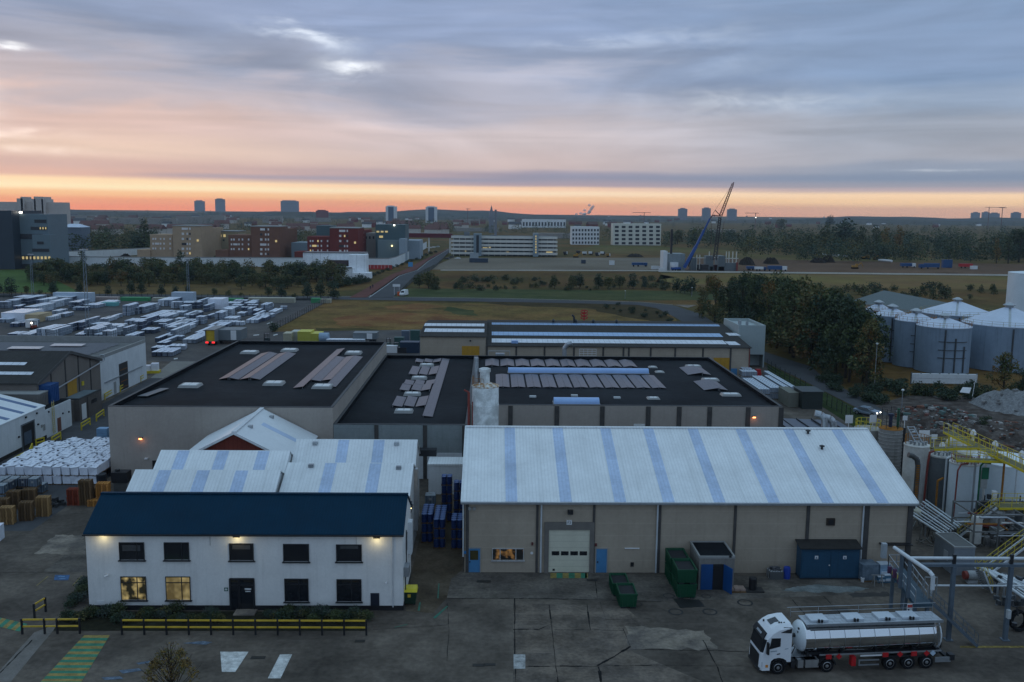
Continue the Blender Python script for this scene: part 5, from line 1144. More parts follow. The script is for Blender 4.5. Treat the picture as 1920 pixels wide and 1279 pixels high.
def cab_shell():
 prof=[(0.05,.32,1.02),(0.0,.55,1.02),(0.02,1.05,1.02),(0.06,1.62,1.06),(.34,2.72,1.08),(.44,3.0,1.06),(.75,3.42,.98),(1.25,3.72,.96),(2.0,3.86,.98),(2.32,3.86,.98)]
 side=[]
 b=MB()
 top=[(0.05,.32),(0.0,.55),(0.02,1.05),(.06,1.62),(.36,2.78),(.5,3.08),(.85,3.46),(1.3,3.72),(2.0,3.85),(2.32,3.85)]
 ins=[.2,.2,.2,.2,.2,.22,.3,.33,.34,.34]
 for s in(-1,1):
  o=len(b.v)
  inner=[(x,s*(1.25-i),z)for(x,z),i in zip(top,ins)]
  outer=[(max(x+.17,.22)if z<3.0 else x+.12,s*1.25,z-(0 if z<3 else .26))for(x,z)in top]
  b.v+=inner+outer;n=len(top)
  for i in range(n-1):b.f.append((o+i,o+i+1,o+n+i+1,o+n+i));b.m.append(0)
  b.f.append(tuple(o+n+i for i in range(n))+());b.m.append(0)
  b.f.pop();b.m.pop()
  k=len(b.v)
  arch=[(2.36,s*1.25,3.59),(2.36,s*1.25,.95),(2.05,s*1.25,.95),(1.98,s*1.25,1.1),(1.75,s*1.25,1.24),(1.4,s*1.25,1.3),(1.05,s*1.25,1.24),(.84,s*1.25,1.08),(.78,s*1.25,.8),(.76,s*1.25,.32)]
  b.v+=arch
  b.f.append(tuple(o+n+i for i in range(n))+tuple(k+i for i in range(len(arch))));b.m.append(0)
 n=len(top);tot=2*n+10
 for i in range(n-1):b.f.append((i,i+1,tot+i+1,tot+i));b.m.append(0)
 b.add([(2.36,-1.25,.95),(2.36,1.25,.95),(2.36,1.25,3.59),(2.36,.91,3.85),(2.36,-.91,3.85),(2.36,-1.25,3.59)],[(0,1,2,3,4,5)])
 b.add([(2.32,-.91,3.85),(2.36,-.91,3.85),(2.36,.91,3.85),(2.32,.91,3.85)],[(0,1,2,3)])
 return b
cb_=cab_shell().build('cab',TRUCKW,tk)
def tq(name,m,pts,d,par=cb_):return MB().extr(pts,d).build(name,m,par)
tq('windscreen',GLASSD,[(.075,-1.03,1.72),(.075,1.03,1.72),(.33,1.03,2.72),(.33,-1.03,2.72)],(-.03,0,.01))
for s in(-1,1):tq('windscreen',GLASSD,[(.07,s*1.03,1.72),(.24,s*1.2,1.72),(.5,s*1.2,2.7),(.33,s*1.03,2.72)],(-.025,s*.01,.01))
tq('sun_visor',BLACK,[(.28,-1.06,2.74),(.28,1.06,2.74),(.55,1.0,3.14),(.55,-1.0,3.14)],(-.1,0,.02))
tq('visor_badge',mat('visor letters',(.3,.32,.34),.5),[(.24,-.55,2.9),(.24,.35,2.9),(.32,.35,3.03),(.32,-.55,3.03)],(-.02,0,.005))
tq('grille',BLACK,[(.0,-.88,.5),(.0,.88,.5),(.03,.92,1.5),(.03,-.92,1.5)],(-.03,0,0))
tq('lower_bumper',mat('bumper dark',(.03,.03,.032),.5),[(.02,-1.15,.24),(.02,1.15,.24),(.02,1.15,.5),(.02,-1.15,.5)],(-.05,0,0))
for s in(-1,1):
 hl=tq('headlight',mat('headlight lens',(.5,.52,.54),.15),[(.06,s*.92,.62),(.2,s*1.22,.62),(.2,s*1.22,1.0),(.06,s*.96,1.0)],(-.03,s*.015,0))
 tq('daylight_strip',BLACK,[(.05,s*.98,.66),(.1,s*1.06,.66),(.12,s*1.1,.98),(.07,s*1.02,.98)],(-.035,s*.02,0),hl)
 tq('indicator',mat('amber lens',(.6,.22,.02),.3),[(.42,s*1.245,.58),(.62,s*1.245,.58),(.62,s*1.245,.78),(.42,s*1.245,.78)],(0,s*.025,0))
 dr=tq('door',TRUCKW,[(.55,s*1.24,1.32),(1.6,s*1.24,1.32),(1.6,s*1.24,2.95),(.72,s*1.24,2.95),(.5,s*1.24,2.0)],(0,s*.022,0))
 tq('side_window',GLASSD,[(.66,s*1.25,2.0),(1.5,s*1.25,2.2),(1.5,s*1.25,2.86),(.8,s*1.25,2.86)],(0,s*.03,0),dr)
 tq('handle',BLACK,[(1.25,s*1.26,1.55),(1.5,s*1.26,1.6),(1.5,s*1.26,1.68),(1.25,s*1.26,1.63)],(0,s*.02,0),dr)
 tq('door_lettering',mat('grey letters',(.28,.34,.38),.6),[(.75,s*1.26,1.78),(1.25,s*1.26,1.82),(1.25,s*1.26,1.9),(.75,s*1.26,1.86)],(0,s*.01,0),dr)
 tq('model_badge',mat('grey letters',(.28,.34,.38),.6),[(1.85,s*1.25,1.95),(2.12,s*1.25,1.98),(2.12,s*1.25,2.04),(1.85,s*1.25,2.01)],(0,s*.01,0))
 tq('side_fairing',BLACK,[(1.5,s*1.22,3.24),(2.3,s*1.26,3.2),(2.36,s*1.2,3.62),(1.75,s*1.1,3.62)],(0,s*.04,.03))
 tq('mirror',BLACK,[(.42,s*1.28,1.7),(.56,s*1.3,1.7),(.56,s*1.3,2.6),(.42,s*1.28,2.6)],(0,s*.26,0))
 MB().extr([(.8+.62*math.cos(a)+.6,s*1.22,.52+.68*math.sin(a))for a in[math.pi*i/10 for i in range(11)]]+[(.8+.54*math.cos(a)+.6,s*1.22,.52+.58*math.sin(a))for a in[math.pi*(10-i)/10 for i in range(11)]],(0,-s*.5,0)).build('wheel_arch',BLACK,cb_)
tq('sunroof',mat('roof hatch glass',(.02,.028,.035),.15,var=0),[(.98,-.42,3.575),(.98,.32,3.575),(1.62,.32,3.80),(1.62,-.42,3.80)],(-.01,0,.03))
for x,y in((1.65,-.75),(1.5,-.7),(1.85,-.8),(.75,.45)):tq('roof_fitting',BLACK,[(x,y,3.72 if x>1 else 3.4),(x+.1,y,3.74 if x>1 else 3.44),(x+.1,y+.08,3.74 if x>1 else 3.44),(x,y+.08,3.72 if x>1 else 3.4)],(0,0,.14))
ch=MB()
for y in(-.42,.36):ch.box(.6,6.1,y,y+.08,.72,1.0)
ch.box(2.5,3.3,-.5,.5,1.0,1.08).box(3.3,4.4,-1.15,-.6,.95,1.02).box(3.3,4.4,.6,1.15,.95,1.02);ch.box(.5,2.3,-.9,.9,.5,.94);ch.build('chassis',FRAMEB,tk)
MB().box(2.6,4.2,-.75,.75,1.08,1.13).build('catwalk',METAL,tk)
for i in range(3):
 x=2.95+i*.52+(.06 if i else 0);w=.5 if i else .42
 MB().box(x,x+w,-1.22,-.62,.42,1.02).build('fuel_tank',mat('brushed tank',(.5,.51,.52),.3,.8,var=.05),tk);MB().box(x,x+w,.62,1.22,.42,1.02).build('fuel_tank',mat('brushed tank',(.5,.51,.52),.3,.8,var=.05),tk)
MB().box(2.42,2.72,-1.2,1.2,.45,1.0).build('battery_box',FRAMEB,tk)
for s in(-1,1):MB().extr([(5.2+.72*math.cos(a),s*1.24,.55+.66*math.sin(a))for a in[math.pi*i/10 for i in range(11)]]+[(5.2+.62*math.cos(a),s*1.24,.55+.56*math.sin(a))for a in[math.pi*(10-i)/10 for i in range(11)]],(0,-s*.62,0)).build('mudguard',BLACK,tk)
for x in(1.4,):
 for y in(-1.25,1.25):wheel(tk,x,y)
for y in(-1.25,1.25):wheel(tk,5.2,y,w=.6)
for x in(10.15,11.6,13.05):
 for y in(-1.25,1.25):wheel(tk,x,y,w=.38)
TZ,TR=2.42,1.16
prof=[(.001,0),(.45,.05),(.85,.17),(1.06,.32),(1.16,.5)]
vs=[];n=40;xs=[3.0+p[1]for p in prof]+[14.2-p[1]for p in reversed(prof)];rs=[p[0]for p in prof]+[p[0]for p in reversed(prof)]
b=MB()
for x,r in zip(xs,rs):
 for i in range(n):a=2*math.pi*i/n;b.v.append((x,r*1.04*math.cos(a),TZ+r*math.sin(a)))
for j in range(len(xs)-1):
 k=1 if j<4 else 0
 for i in range(n):b.f.append((j*n+i,j*n+(i+1)%n,(j+1)*n+(i+1)%n,(j+1)*n+i));b.m.append(k)
tb=b.build('tank',[STAIN,mat('white tank end',(.6,.64,.66),.3,var=.03)],tk,smooth='auto')
bands=MB()
for i in range(9):
 x=4.2+i*1.17
 for k in range(n):
  a0,a1=2*math.pi*k/n,2*math.pi*(k+1)/n
  bands.quad(*[(xx,(TR+.012)*1.04*math.cos(a),TZ+(TR+.012)*math.sin(a))for xx,a in((x-.02,a0),(x-.02,a1),(x+.02,a1),(x+.02,a0))])
bands.build('bands',mat('band steel',(.3,.31,.32),.35,.8,var=0),tb)
r=MB();r.tube([(14.1,(TR+.05)*math.cos(a),TZ+(TR+.04)*math.sin(a))for a in[2*math.pi*i/24 for i in range(25)]],.06);r.build('end_ring',PIPEW,tb)
for s in(-1,1):
 pass
wk_=MB();wk_.box(3.6,14.3,-.95,.75,TZ+TR+.02,TZ+TR+.08).box(3.6,14.3,-1.0,-.93,TZ+TR-.06,TZ+TR+.14).build('walkway',mat('walkway steel',(.4,.43,.46),.45,.5,var=.1,scale=2,brick=(.6,.5,.03,.3)),tk)
MB().box(3.9,14.1,-.99,-.93,TZ+TR-.3,TZ+TR-.22).build('walkway_edge',METAL,tk)
for x in(4.1,6.9,9.4,11.3):
 q=MB().box(x,x+1.35,-.55,.62,TZ+TR+.09,TZ+TR+.24).build('manway_cover',mat('cover plate',(.52,.56,.6),.4,.3,var=.06),tk)
 MB().box(x+.5,x+.62,-.7,-.55,TZ+TR+.1,TZ+TR+.34).box(x+.75,x+.87,-.68,-.56,TZ+TR+.1,TZ+TR+.3).build('valve',BLACK,q)
hr=MB()
for x in(3.0,5.2,8.4,12.0,14.4):hr.tube([(x,.75,TZ+TR),(x,.75,TZ+TR+.75)],.02)
hr.tube([(2.7,.75,TZ+TR+.75),(14.6,.75,TZ+TR+.75)],.022).tube([(3.0,.75,TZ+TR+.4),(14.4,.75,TZ+TR+.4)],.016)
hr.build('handrail',METAL,tk)
sp_=MB().box(3.5,14.2,-.55,-.42,1.05,1.3).box(3.5,14.2,.42,.55,1.05,1.3)
for x in(3.8,6.5,9.2,12.2,14):sp_.box(x-.1,x+.1,-1.0,1.0,1.22,1.5)
sp_.build('trailer_frame',FRAMEB,tk)
for y0,y1 in((-1.2,-1.14),(1.14,1.2)):
 MB().box(4.6,14.2,y0,y1,1.32,1.42).build('side_trim',METAL,tk)
 g=MB().box(7.7,9.3,y0,y1,.78,.88).box(7.7,9.3,y0,y1,.4,.5).box(7.7,7.8,y0,y1,.5,.78);g.build('side_guard',METAL,tk)
 MB().box(7.8,9.5,y0,y1,1.14,1.24).build('light_rail',SIGNW,tk)
 MB().box(13.75,15.0,y0,y1,.45,.85).build('rear_skirt',METAL,tk)
 MB().box(9.5,13.7,y0+.0,y1,.96,1.1).build('mudguard',BLACK,tk)
for x,sq in((5.3,1),(6.1,0),(9.75,1),(10.9,0),(12.0,1),(13.0,0)):
 if sq:MB().box(x-.22,x+.22,-1.27,-1.21,1.06,1.4).build('hazard_plate',RED,tk)
 else:MB().extr([(x,-1.27,1.0),(x+.23,-1.27,1.23),(x,-1.27,1.46),(x-.23,-1.27,1.23)],(0,.05,0)).build('hazard_plate',RED,tk)
MB().extr([(13.5,-1.27,1.0),(13.73,-1.27,1.23),(13.5,-1.27,1.46),(13.27,-1.27,1.23)],(0,.05,0)).build('hazard_plate',mat('plate pale',(.4,.5,.6),.5),tk,label='pale blue diamond plate')
for y in(-1.15,):
 MB().box(7.1,7.45,y-.1,y+.3,.42,1.15).build('extinguisher_box',RED,tk)
MB().cyl((14.3,-.3,.95),(14.3,.3,.95),.3,14).tube([(14.2,-.5,3.2),(14.55,-.5,2.6),(14.6,-.4,1.2)],.05).build('discharge_fittings',FRAMEB,tk)
b=MB().box(14.75,15.05,-1.15,1.15,.55,.75).box(14.9,15.3,-1.2,-.7,.55,1.0);b.build('rear_bumper',FRAMEB,tk)
for y in(-.35,.35):MB().bar((14.45,y,.8),(14.4,y,3.5),.05).build('rear_ladder',METAL,tk)
MB().tube([(2.4,-.2,1.3),(2.8,-.3,1.1),(3.1,-.2,1.6)],.04).tube([(2.4,.2,1.4),(2.75,.1,1.2),(3.1,.1,1.7)],.04).build('air_hoses',FRAMEB,tk)
MB().cyl((3.05,-.15,TZ+.1),(2.8,-.15,TZ+.1),.16,10).tube([(2.8,-.15,TZ+.1),(2.6,-.25,1.8),(2.45,-.3,1.3)],.07).build('vapour_hose',FRAMEB,tk)
for x,z in((3.17,3.1),(3.12,2.85)):MB().box(x-.02,x+.05,-.55,-.35,z,z+.14).build('end_sticker',FRAMEB,tk)
w0,w1=G(1458,1264.5),G(1728,1254)
ang=math.atan2(w1.y-w0.y,w1.x-w0.x)
ca,sa=math.cos(ang),math.sin(ang)
tk.rotation_euler=(0,0,ang);tk.location=(w0.x-(1.4*ca+1.25*sa),w0.y-(1.4*sa-1.25*ca),0.0)
# tank farm, gantry and east side
def up_tank(name,lab,u0,u1,vtop,Y,m,cone=.0,cat='tank',roof=None,rings=0,x=None):
 a,b=P(u0,vtop,Y),P(u1,vtop,Y);r=(b.x-a.x)/2;cx=(a.x+b.x)/2;zt=P((u0+u1)/2,vtop,Y).z
 t=thing(name,lab,cat,(cx,Y,0))
 pr=[(r,0),(r,zt)]
 if rings:
  pr=[]
  for i in range(rings):
   z0,z1=zt*i/rings,zt*(i+1)/rings
   pr+=[(r,z0),(r,z0+(z1-z0)*.72),(r+.07,z0+(z1-z0)*.78),(r+.07,z0+(z1-z0)*.96),(r,z1)]
 MB().lathe((cx,Y,0),pr,36).build('shell',m,t,smooth='auto')
 MB().lathe((cx,Y,zt),[(r+.05,-.1),(r+.05,.05),(r-.05,.07),(.25,cone+.08)],36).build('roof',roof or m,t,smooth='auto')
 return t,cx,r,zt
def ring_rail(t,cx,cy,r,z,m,h=1.05,n=22,a0=0,a1=6.2832,name='guard_rail'):
 b=MB()
 for i in range(n):
  q0,q1=a0+(a1-a0)*i/n,a0+(a1-a0)*(i+1)/n
  p,q=(cx+r*math.cos(q0),cy+r*math.sin(q0)),(cx+r*math.cos(q1),cy+r*math.sin(q1))
  b.bar((p[0],p[1],z),(p[0],p[1],z+h),.05)
  for k in(.5,1):b.bar((p[0],p[1],z+h*k),(q[0],q[1],z+h*k),.045)
 b.build(name,m,t)
T1,c1,r1_,z1_=up_tank('storage_tank','stained white upright tank beside the warehouse roof edge',1697,1742,834,106,TANKW,.3)
ring_rail(T1,c1,106,r1_-.1,z1_+.1,RUST,1.0,12,0,3.4)
st_=MB()
for i in range(7):st_.box(c1-.9+.1*i,c1-.1+.1*i,105.3-.22*i+1.6,105.5-.22*i+1.6,z1_+1.9-.28*i,z1_+1.96-.28*i)
st_.bar((c1-.9,107.0,z1_+2),(c1-.3,105.4,z1_+.1),.1).bar((c1-.1,107.0,z1_+2),(c1+.5,105.4,z1_+.1),.1).build('top_steps',METAL,T1)
T2,c2,r2_,z2_=up_tank('storage_tank','dark grey upright tank between the two white tanks',1743,1786,853,105.2,TANKG,.25,roof=TANKW)
T3,c3,r3_,z3_=up_tank('storage_tank','narrow pale blue-white upright tank in front of the big one',1783,1834,867,100.8,TANKL,.35,roof=TANKW)
T4,c4,r4_,z4_=up_tank('storage_tank','biggest pale tank at the right picture edge under the yellow walkway',1831,1950,862,102.6,TANKL,.4)
T0,c0_,r0_,z0_=up_tank('storage_tank','beige tank half hidden behind the warehouse ridge end',1604,1652,803,117,mat('beige tank',(.33,.31,.27),.7,var=.1,streak=.3),.2)
ring_rail(T0,c0_,117,r0_-.1,z0_+.1,YELS,1.0,14)
T5,c5,r5_,z5_=up_tank('jacketed_tank','ribbed rusty column tank with dark top gear',1650,1691,803,114,mat('ribbed steel',(.3,.29,.27),.6,.2,var=.2,scale=.7,streak=.4),.1,rings=16,roof=RUST)
g=MB()
for a in range(5):
 q=a*1.26;g.bar((c5+1.15*math.cos(q),114+1.15*math.sin(q),z5_),(c5+1.15*math.cos(q),114+1.15*math.sin(q),z5_+2.6),.06)
for a in range(10):
 q,w=a*.628,(a+1)*.628
 for z in(.55,1.1,2.5):g.bar((c5+1.15*math.cos(q),114+1.15*math.sin(q),z5_+z),(c5+1.15*math.cos(w),114+1.15*math.sin(w),z5_+z),.045)
g.build('top_frame',FRAMEB,T5)
MB().cyl((c5-.1,114,z5_),(c5-.1,114,z5_+1.6),.22,10).cyl((c5-.1,114,z5_+1.6),(c5-.1,114,z5_+1.9),.36,10).build('agitator_motor',mat('dark blue motor',(.015,.02,.05),.5),T5)
MB().cyl((c5+.85,114,z5_-.2),(c5+.85,114,z5_+2.6),.17,8).build('green_pipe',mat('pipe green',(.01,.1,.045),.5),T5)
MB().cyl((c5+1.5,113.4,.5),(c5+1.5,113.4,z5_+.2),.16,8).cyl((c5+1.25,113,1),(c5+1.25,113,z5_-1),.07,6).build('dark_pipe',FRAMEB,T5)
for i,(u,v,Y,w,h)in enumerate(((1592,786,118.5,1.0,1.1),(1637,786,115.5,.9,1.1),(1733,813,107.6,1.3,.8),(1752,819,107,.7,.6),(1697,784,116,.6,.6))):
 c=P(u,v,Y);t=MB().box(c.x-w/2,c.x+w/2,Y-.04,Y,c.z-h/2,c.z+h/2)
 t.bar((c.x,Y+.05,c.z-h/2-1.2),(c.x,Y+.05,c.z+h/2),.07).build('tank_sign',SIGNW,(T0,T0,T1,T1,T5)[i])
T6,c6,r6_,z6_=up_tank('domed_tank','white domed tank behind the yellow walkway',1775,1813,832,109,TANKW,0)
MB().lathe((c6,109,z6_+.07),[(r6_,0),(r6_*.92,.3),(r6_*.6,.62),(.01,.75)],28).build('dome',TANKW,T6,smooth='auto')
T7,c7,r7_,z7_=up_tank('storage_tank','low white tank with a railed hatch behind the big tank',1797,1860,849,106.6,TANKW,.3)
for t,x,y,z in((T6,c6-1.6,105.6,8.4),(T7,56.6,104.0,9.2),(T4,57.0,99.2,9.0),(T4,57.2,93.6,9.2)):
 pass
for u,v,Y,lab in((1767,835,104,'white mushroom vent on the dark grey tank roof'),(1825,812,104.5,'white mushroom vent at the middle of the yellow walkway'),(1866,833,101,'white mushroom vent near the right end of the yellow walkway'),(1916,852,96.5,'white mushroom vent at the picture edge beside the walkway')):
 c=P(u,v,Y);MB().lathe((c.x,Y,c.z-.3),[(.13,-.9),(.13,.1),(.34,.12),(.3,.45),(.12,.7),(.01,.72)],12).build('tank_vent',SIGNW,label=lab,cat='vent',base=(c.x,Y,c.z-1.2),smooth='auto',group='mushroom vents on the tanks')
def walkway(lab,a,b,w=1.0,h=1.1,m=YELS,legs=()):
 a,b=Vector(a),Vector(b);d=(b-a).normalized();s=Vector((-d.y,d.x,0)).normalized()*w/2
 t=thing('yellow_walkway',lab,'walkway',a)
 MB().extr([a-s,b-s,b+s,a+s],(0,0,-.08)).build('deck',mat('walkway grating',(.13,.12,.05),.7,var=.2,scale=3),t)
 n=max(3,int((b-a).length/1.15))
 for k in(-1,1):
  MB().extr([a+k*s,b+k*s,b+k*s-Vector((0,0,.25)),a+k*s-Vector((0,0,.25))],s*.08*k).build('beam',m,t)
  r=MB()
  for i in range(n+1):p=a.lerp(b,i/n)+k*s;r.bar(p,p+Vector((0,0,h)),.045)
  for z in(.5,1.):r.bar(a+k*s+Vector((0,0,h*z)),b+k*s+Vector((0,0,h*z)),.042)
  r.build('guard_rail',m,t)
 for q in legs:p=a.lerp(b,q);MB().bar((p.x,p.y,0),(p.x,p.y,p.z-.1),.16).build('support_leg',m,t)
 return t
walkway('long yellow railed walkway running forward over the tank tops',(55.3,108.2,8.2),(55.4,88,8.2),1.1,legs=(.02,))
walkway('yellow cross walkway from the dark grey tank to the long walkway',G(1748,840,8.3),(54.7,G(1748,840,8.3).y+.7,8.3),.8)
walkway('front yellow cross walkway above the pale blue tank',G(1790,860,7.9),G(1892,863,7.9),.9)
rb=walkway('lower yellow landing between the two white stairs',G(1866,948,4.0),G(1960,948,4.0),1.4,legs=(.1,.6))
def stair(lab,a,b,w=1.0,m=PIPEW,rm=YELS,name='steel_stair',rail=True,sw=.22):
 a,b=Vector(a),Vector(b)
 d=(b-a);hd=Vector((d.x,d.y,0)).normalized();s=Vector((-hd.y,hd.x,0))*w/2
 t=thing(name,lab,'stairs',(b.x,b.y,b.z))
 for k in(-1,1):MB().bar(a+k*s,b+k*s,.07,sw).build('stringer',m,t)
 n=max(4,int((a.z-b.z)/.22));q=MB()
 for i in range(1,n):
  p=a.lerp(b,i/n);q.extr([p-s-hd*.12,p+s-hd*.12,p+s+hd*.12,p-s+hd*.12],(0,0,.03))
 q.build('treads',FRAMEB,t)
 if rail:
  for k in(-1,1):
   r=MB();nn=max(3,int(d.length/1.0))
   for i in range(nn+1):p=a.lerp(b,i/nn)+k*s;r.bar(p,p+Vector((0,0,1.0)),.032)
   for z in(.5,1.0):r.bar(a+k*s+Vector((0,0,z)),b+k*s+Vector((0,0,z)),.032)
   r.build('hand_rail',rm,t)
 return t
stair('white stair with yellow rails rising to the lower yellow landing',G(1868,949,4.0),G(1795,1006,.2),1.0)
stair('white stair cut by the picture edge above the pipe bridge',G(1945,1000,3.2),G(1838,1080,.1),1.0)
stair('short steep white stair below the pipe bridge',G(1836,1067,2.2),G(1852,1108,0),1.1,sw=.14)
def pipe(lab,pts,r,m,name='standpipe',cat='pipe',**k):
 return MB().tube(pts,r,8).build(name,m,label=lab,cat=cat,base=pts[0],**k)
c=P(1738,860,104.0);pipe('red standpipe running down between the stained and the dark tank',[(c.x,104.0,0),(c.x+.1,103.9,z1_-1.6),(c.x+.3,104.0,z1_-.4),(c.x+.9,104.2,z1_-.3)],.13,REDST)
c=P(1796,870,99.0);pipe('thin red standpipe on the pale blue tank',[(c.x-.1,98.9,.3),(c.x,98.9,z3_-.4),(c.x+.5,99.2,z3_+.2),(c.x+1.5,99.6,z3_+.25)],.09,REDST)
c=P(1717,930,101.5);b=MB().tube([(c.x,101.5,0),(c.x,101.5,5.8),(c.x-.15,101.5,6.5),(c.x-.7,101.5,6.9),(c.x-1.2,101.5,7.05)],.3,12)
t=thing('vent_stack','bent rusty vent stack with a lattice front in front of the stained tank','stack',(c.x,101.5,0))
b.build('pipe',mat('stack steel',(.1,.1,.1),.5,.4,var=.2),t,smooth='auto')
q=MB()
for i in range(22):q.box(c.x-.3,c.x+.05,101.1,101.2,1.2+i*.22,1.3+i*.22)
q.build('ladder_rungs',RUST,t)
c=P(1838,950,97.3);t=thing('process_cabinet','green framed pump cabinet with white panels in front of the big tank','cabinet',(c.x,97.3,0))
g=MB().tube([(c.x-.5,97.0,.2),(c.x-.5,97.0,7.0),(c.x-.2,97.0,7.4),(c.x+.6,97.0,7.3)],.1)
g.build('green_pipe',mat('pipe green',(.01,.1,.045),.5),t)
MB().box(c.x-.2,c.x+.5,97.2,97.5,4.4,6.4).build('panel',mat('panel grey',(.3,.31,.3),.6),t);MB().box(c.x-.2,c.x+.55,97.1,97.22,5.5,6.8).build('green_plate',mat('plate green',(.01,.12,.06),.5),t)
pm=MB()
for i in range(9):pm.cbox((c.x-.6+rnd.uniform(-.5,1.9),96.6+rnd.uniform(-.5,.5),rnd.uniform(.8,4.0)),rnd.uniform(.3,.8),rnd.uniform(.3,.6),rnd.uniform(.3,.9),rnd.uniform(0,2))
pm.build('pump_gear',mat('pump dark',(.05,.055,.06),.5,.3,var=.5,scale=2),t,kind='stuff')
MB().cyl((c.x+2.4,96.4,.2),(c.x+2.4,96.4,3.2),.95,20).build('filter_vessel',mat('vessel',(.26,.26,.25),.6,var=.2,streak=.6),t)
MB().cyl((c.x+.7,96.0,3.6),(c.x+.7,96.0,4.5),.3,14).build('white_drum',SIGNW,t)
MB().box(c.x-1.2,c.x+4.5,96,97.6,0,.3).bar((c.x-.3,96,0),(c.x-.3,96,4),.1).bar((c.x+3.6,96,0),(c.x+3.6,96,4),.1).build('skid_frame',FRAMEB,t)
t=thing('pipe_rack','bundle of parallel pale pipes slanting away from the warehouse corner','pipe rack',G(1742,975))
for i in range(8):
 a,b_=G(1706-2+i*4.5,962-i*3.5,1.6),G(1768+i*5,1003-i*2.5,1.2)
 MB().cyl(a,b_,.07 if i%3 else .12,8).build('pipe',PIPEW if i<6 else TANKL,t)
q=MB()
for k in(.1,.5,.9):
 a,b_=G(1706,962,1.6).lerp(G(1768,1003,1.2),k),G(1735,937,1.6).lerp(G(1803,985,1.2),k)
 q.bar(a-Vector((0,0,.15)),b_-Vector((0,0,.15)),.14).bar((a.x,a.y,0),a,.1).bar((b_.x,b_.y,0),b_,.1)
q.build('trestle',METAL,t)
c=G(1718,985);t=MB().lathe((c.x,c.y,.7),[(.3,0),(.42,.3),(.4,1.0),(.15,1.3)],14).build('white_vessel',mat('cream vessel',(.5,.48,.38),.6,var=.1),label='small cream vessel at the warehouse corner',cat='vessel',base=c,smooth='auto')
q=MB()
for s in(-.5,.5):q.bar((c.x+s,c.y-.4,0),(c.x,c.y,.8),.07).bar((c.x+s,c.y+.4,0),(c.x,c.y,.8),.07)
q.build('legs',METAL,t)
c=G(1735,990);MB().cyl((c.x-.3,c.y,.8),(c.x+1.4,c.y-.3,.8),.48,14).build('dark_drum',mat('dark blue drum',(.02,.025,.04),.5),label='dark horizontal drum beside the pipe bundle',cat='drum',base=c)
q=MB()
for i in range(46):
 u,v=rnd.uniform(1715,1790),rnd.uniform(985,1030);c=G(u,v)
 if c.x<41:continue
 q.bar((c.x,c.y,rnd.uniform(0,.5)),(c.x+rnd.uniform(-1,1),c.y+rnd.uniform(-.8,.8),rnd.uniform(.1,1.6)),rnd.uniform(.05,.12))
q.build('pipework',mat('dull pipework',(.12,.115,.1),.6,.3,var=.5,scale=2),label='tangle of low pipework between warehouse corner and grey cabin',cat='pipework',base=(44,92,0))
rp=random.Random(17)
t=thing('process_plant','steel process frame with pipes and small vessels under the white stairs','process frame',(52,92,0))
f_=MB()
for x in(49.5,52,54.5,57):
 for y in(90,94.5):f_.bar((x,y,0),(x,y,3.9),.14)
for y in(90,94.5):
 for z in(2,3.8):f_.bar((49.5,y,z),(57,y,z),.12)
for x in(49.5,52,54.5,57):
 for z in(2,3.8):f_.bar((x,90,z),(x,94.5,z),.12)
f_.build('frame',mat('frame pale',(.12,.12,.115),.6,var=.2),t)
for i in range(16):
 y,z=rp.uniform(89.5,95),rp.uniform(.5,3.7);x=rp.uniform(48.5,53);r=rp.uniform(.05,.13)
 MB().tube([(x,y,z),(x+rp.uniform(2,4.5),y,z),(x+4.5,y+rp.uniform(-.5,.5),z+rp.choice((-1,1))*rp.uniform(.3,1))],r,8).build('pipe',(PIPEW,METAL,TANKW,RUST,REDST)[i%5],t)
for i,(x,y,r,h)in enumerate(((50.6,91.6,.55,2.6),(53.2,92.4,.7,3.0),(55.6,91.2,.5,2.2),(56.4,93.6,.6,3.1),(51.6,93.6,.45,1.9))):
 MB().lathe((x,y,.3),[(r*.4,-.3),(r,0),(r,h),(r*.8,h+.25),(.05,h+.4)],16).build('vessel',(TANKW,mat('vessel',(.26,.26,.25)),METAL,TANKG,TANKW)[i],t,smooth='auto')
g_=MB()
for i in range(40):g_.cbox((rp.uniform(47.5,57),rp.uniform(87.5,95),rp.uniform(0,1.2)),rp.uniform(.15,.7),rp.uniform(.15,.5),rp.uniform(.2,.9),rp.uniform(0,3))
g_.build('machinery',mat('machinery',(.09,.085,.08),.6,.2,var=.7,scale=1.2),t,kind='stuff')
for i,(u,v,Y,hh)in enumerate(((1702,880,112,7),(1696,900,110,5.5),(1758,905,101.5,4),(1772,900,102,6.5),(1826,905,97.2,7.3),(1846,900,97.6,8.2),(1880,905,96.8,8.0),(1905,905,96.2,6.8))):
 x=P(u,v,Y).x;MB().tube([(x,Y,0),(x,Y,hh),(x+rp.choice((-.8,.8)),Y+.4,hh+.2)],rp.uniform(.07,.14),8).build('standpipe',(METAL,TANKW,RUST,PIPEW)[i%4],label='%s standpipe %s'%(('grey','dirty white','rusty','pale')[i%4],('behind the stained tank at the warehouse ridge end','beside the ribbed column tank','in front of the dark grey tank','between the dark grey and the pale blue tank','at the left edge of the green cabinet','rising behind the green cabinet','on the right part of the big tank front','nearest the right picture edge on the big tank')[i]),cat='pipe',base=(x,Y,0))
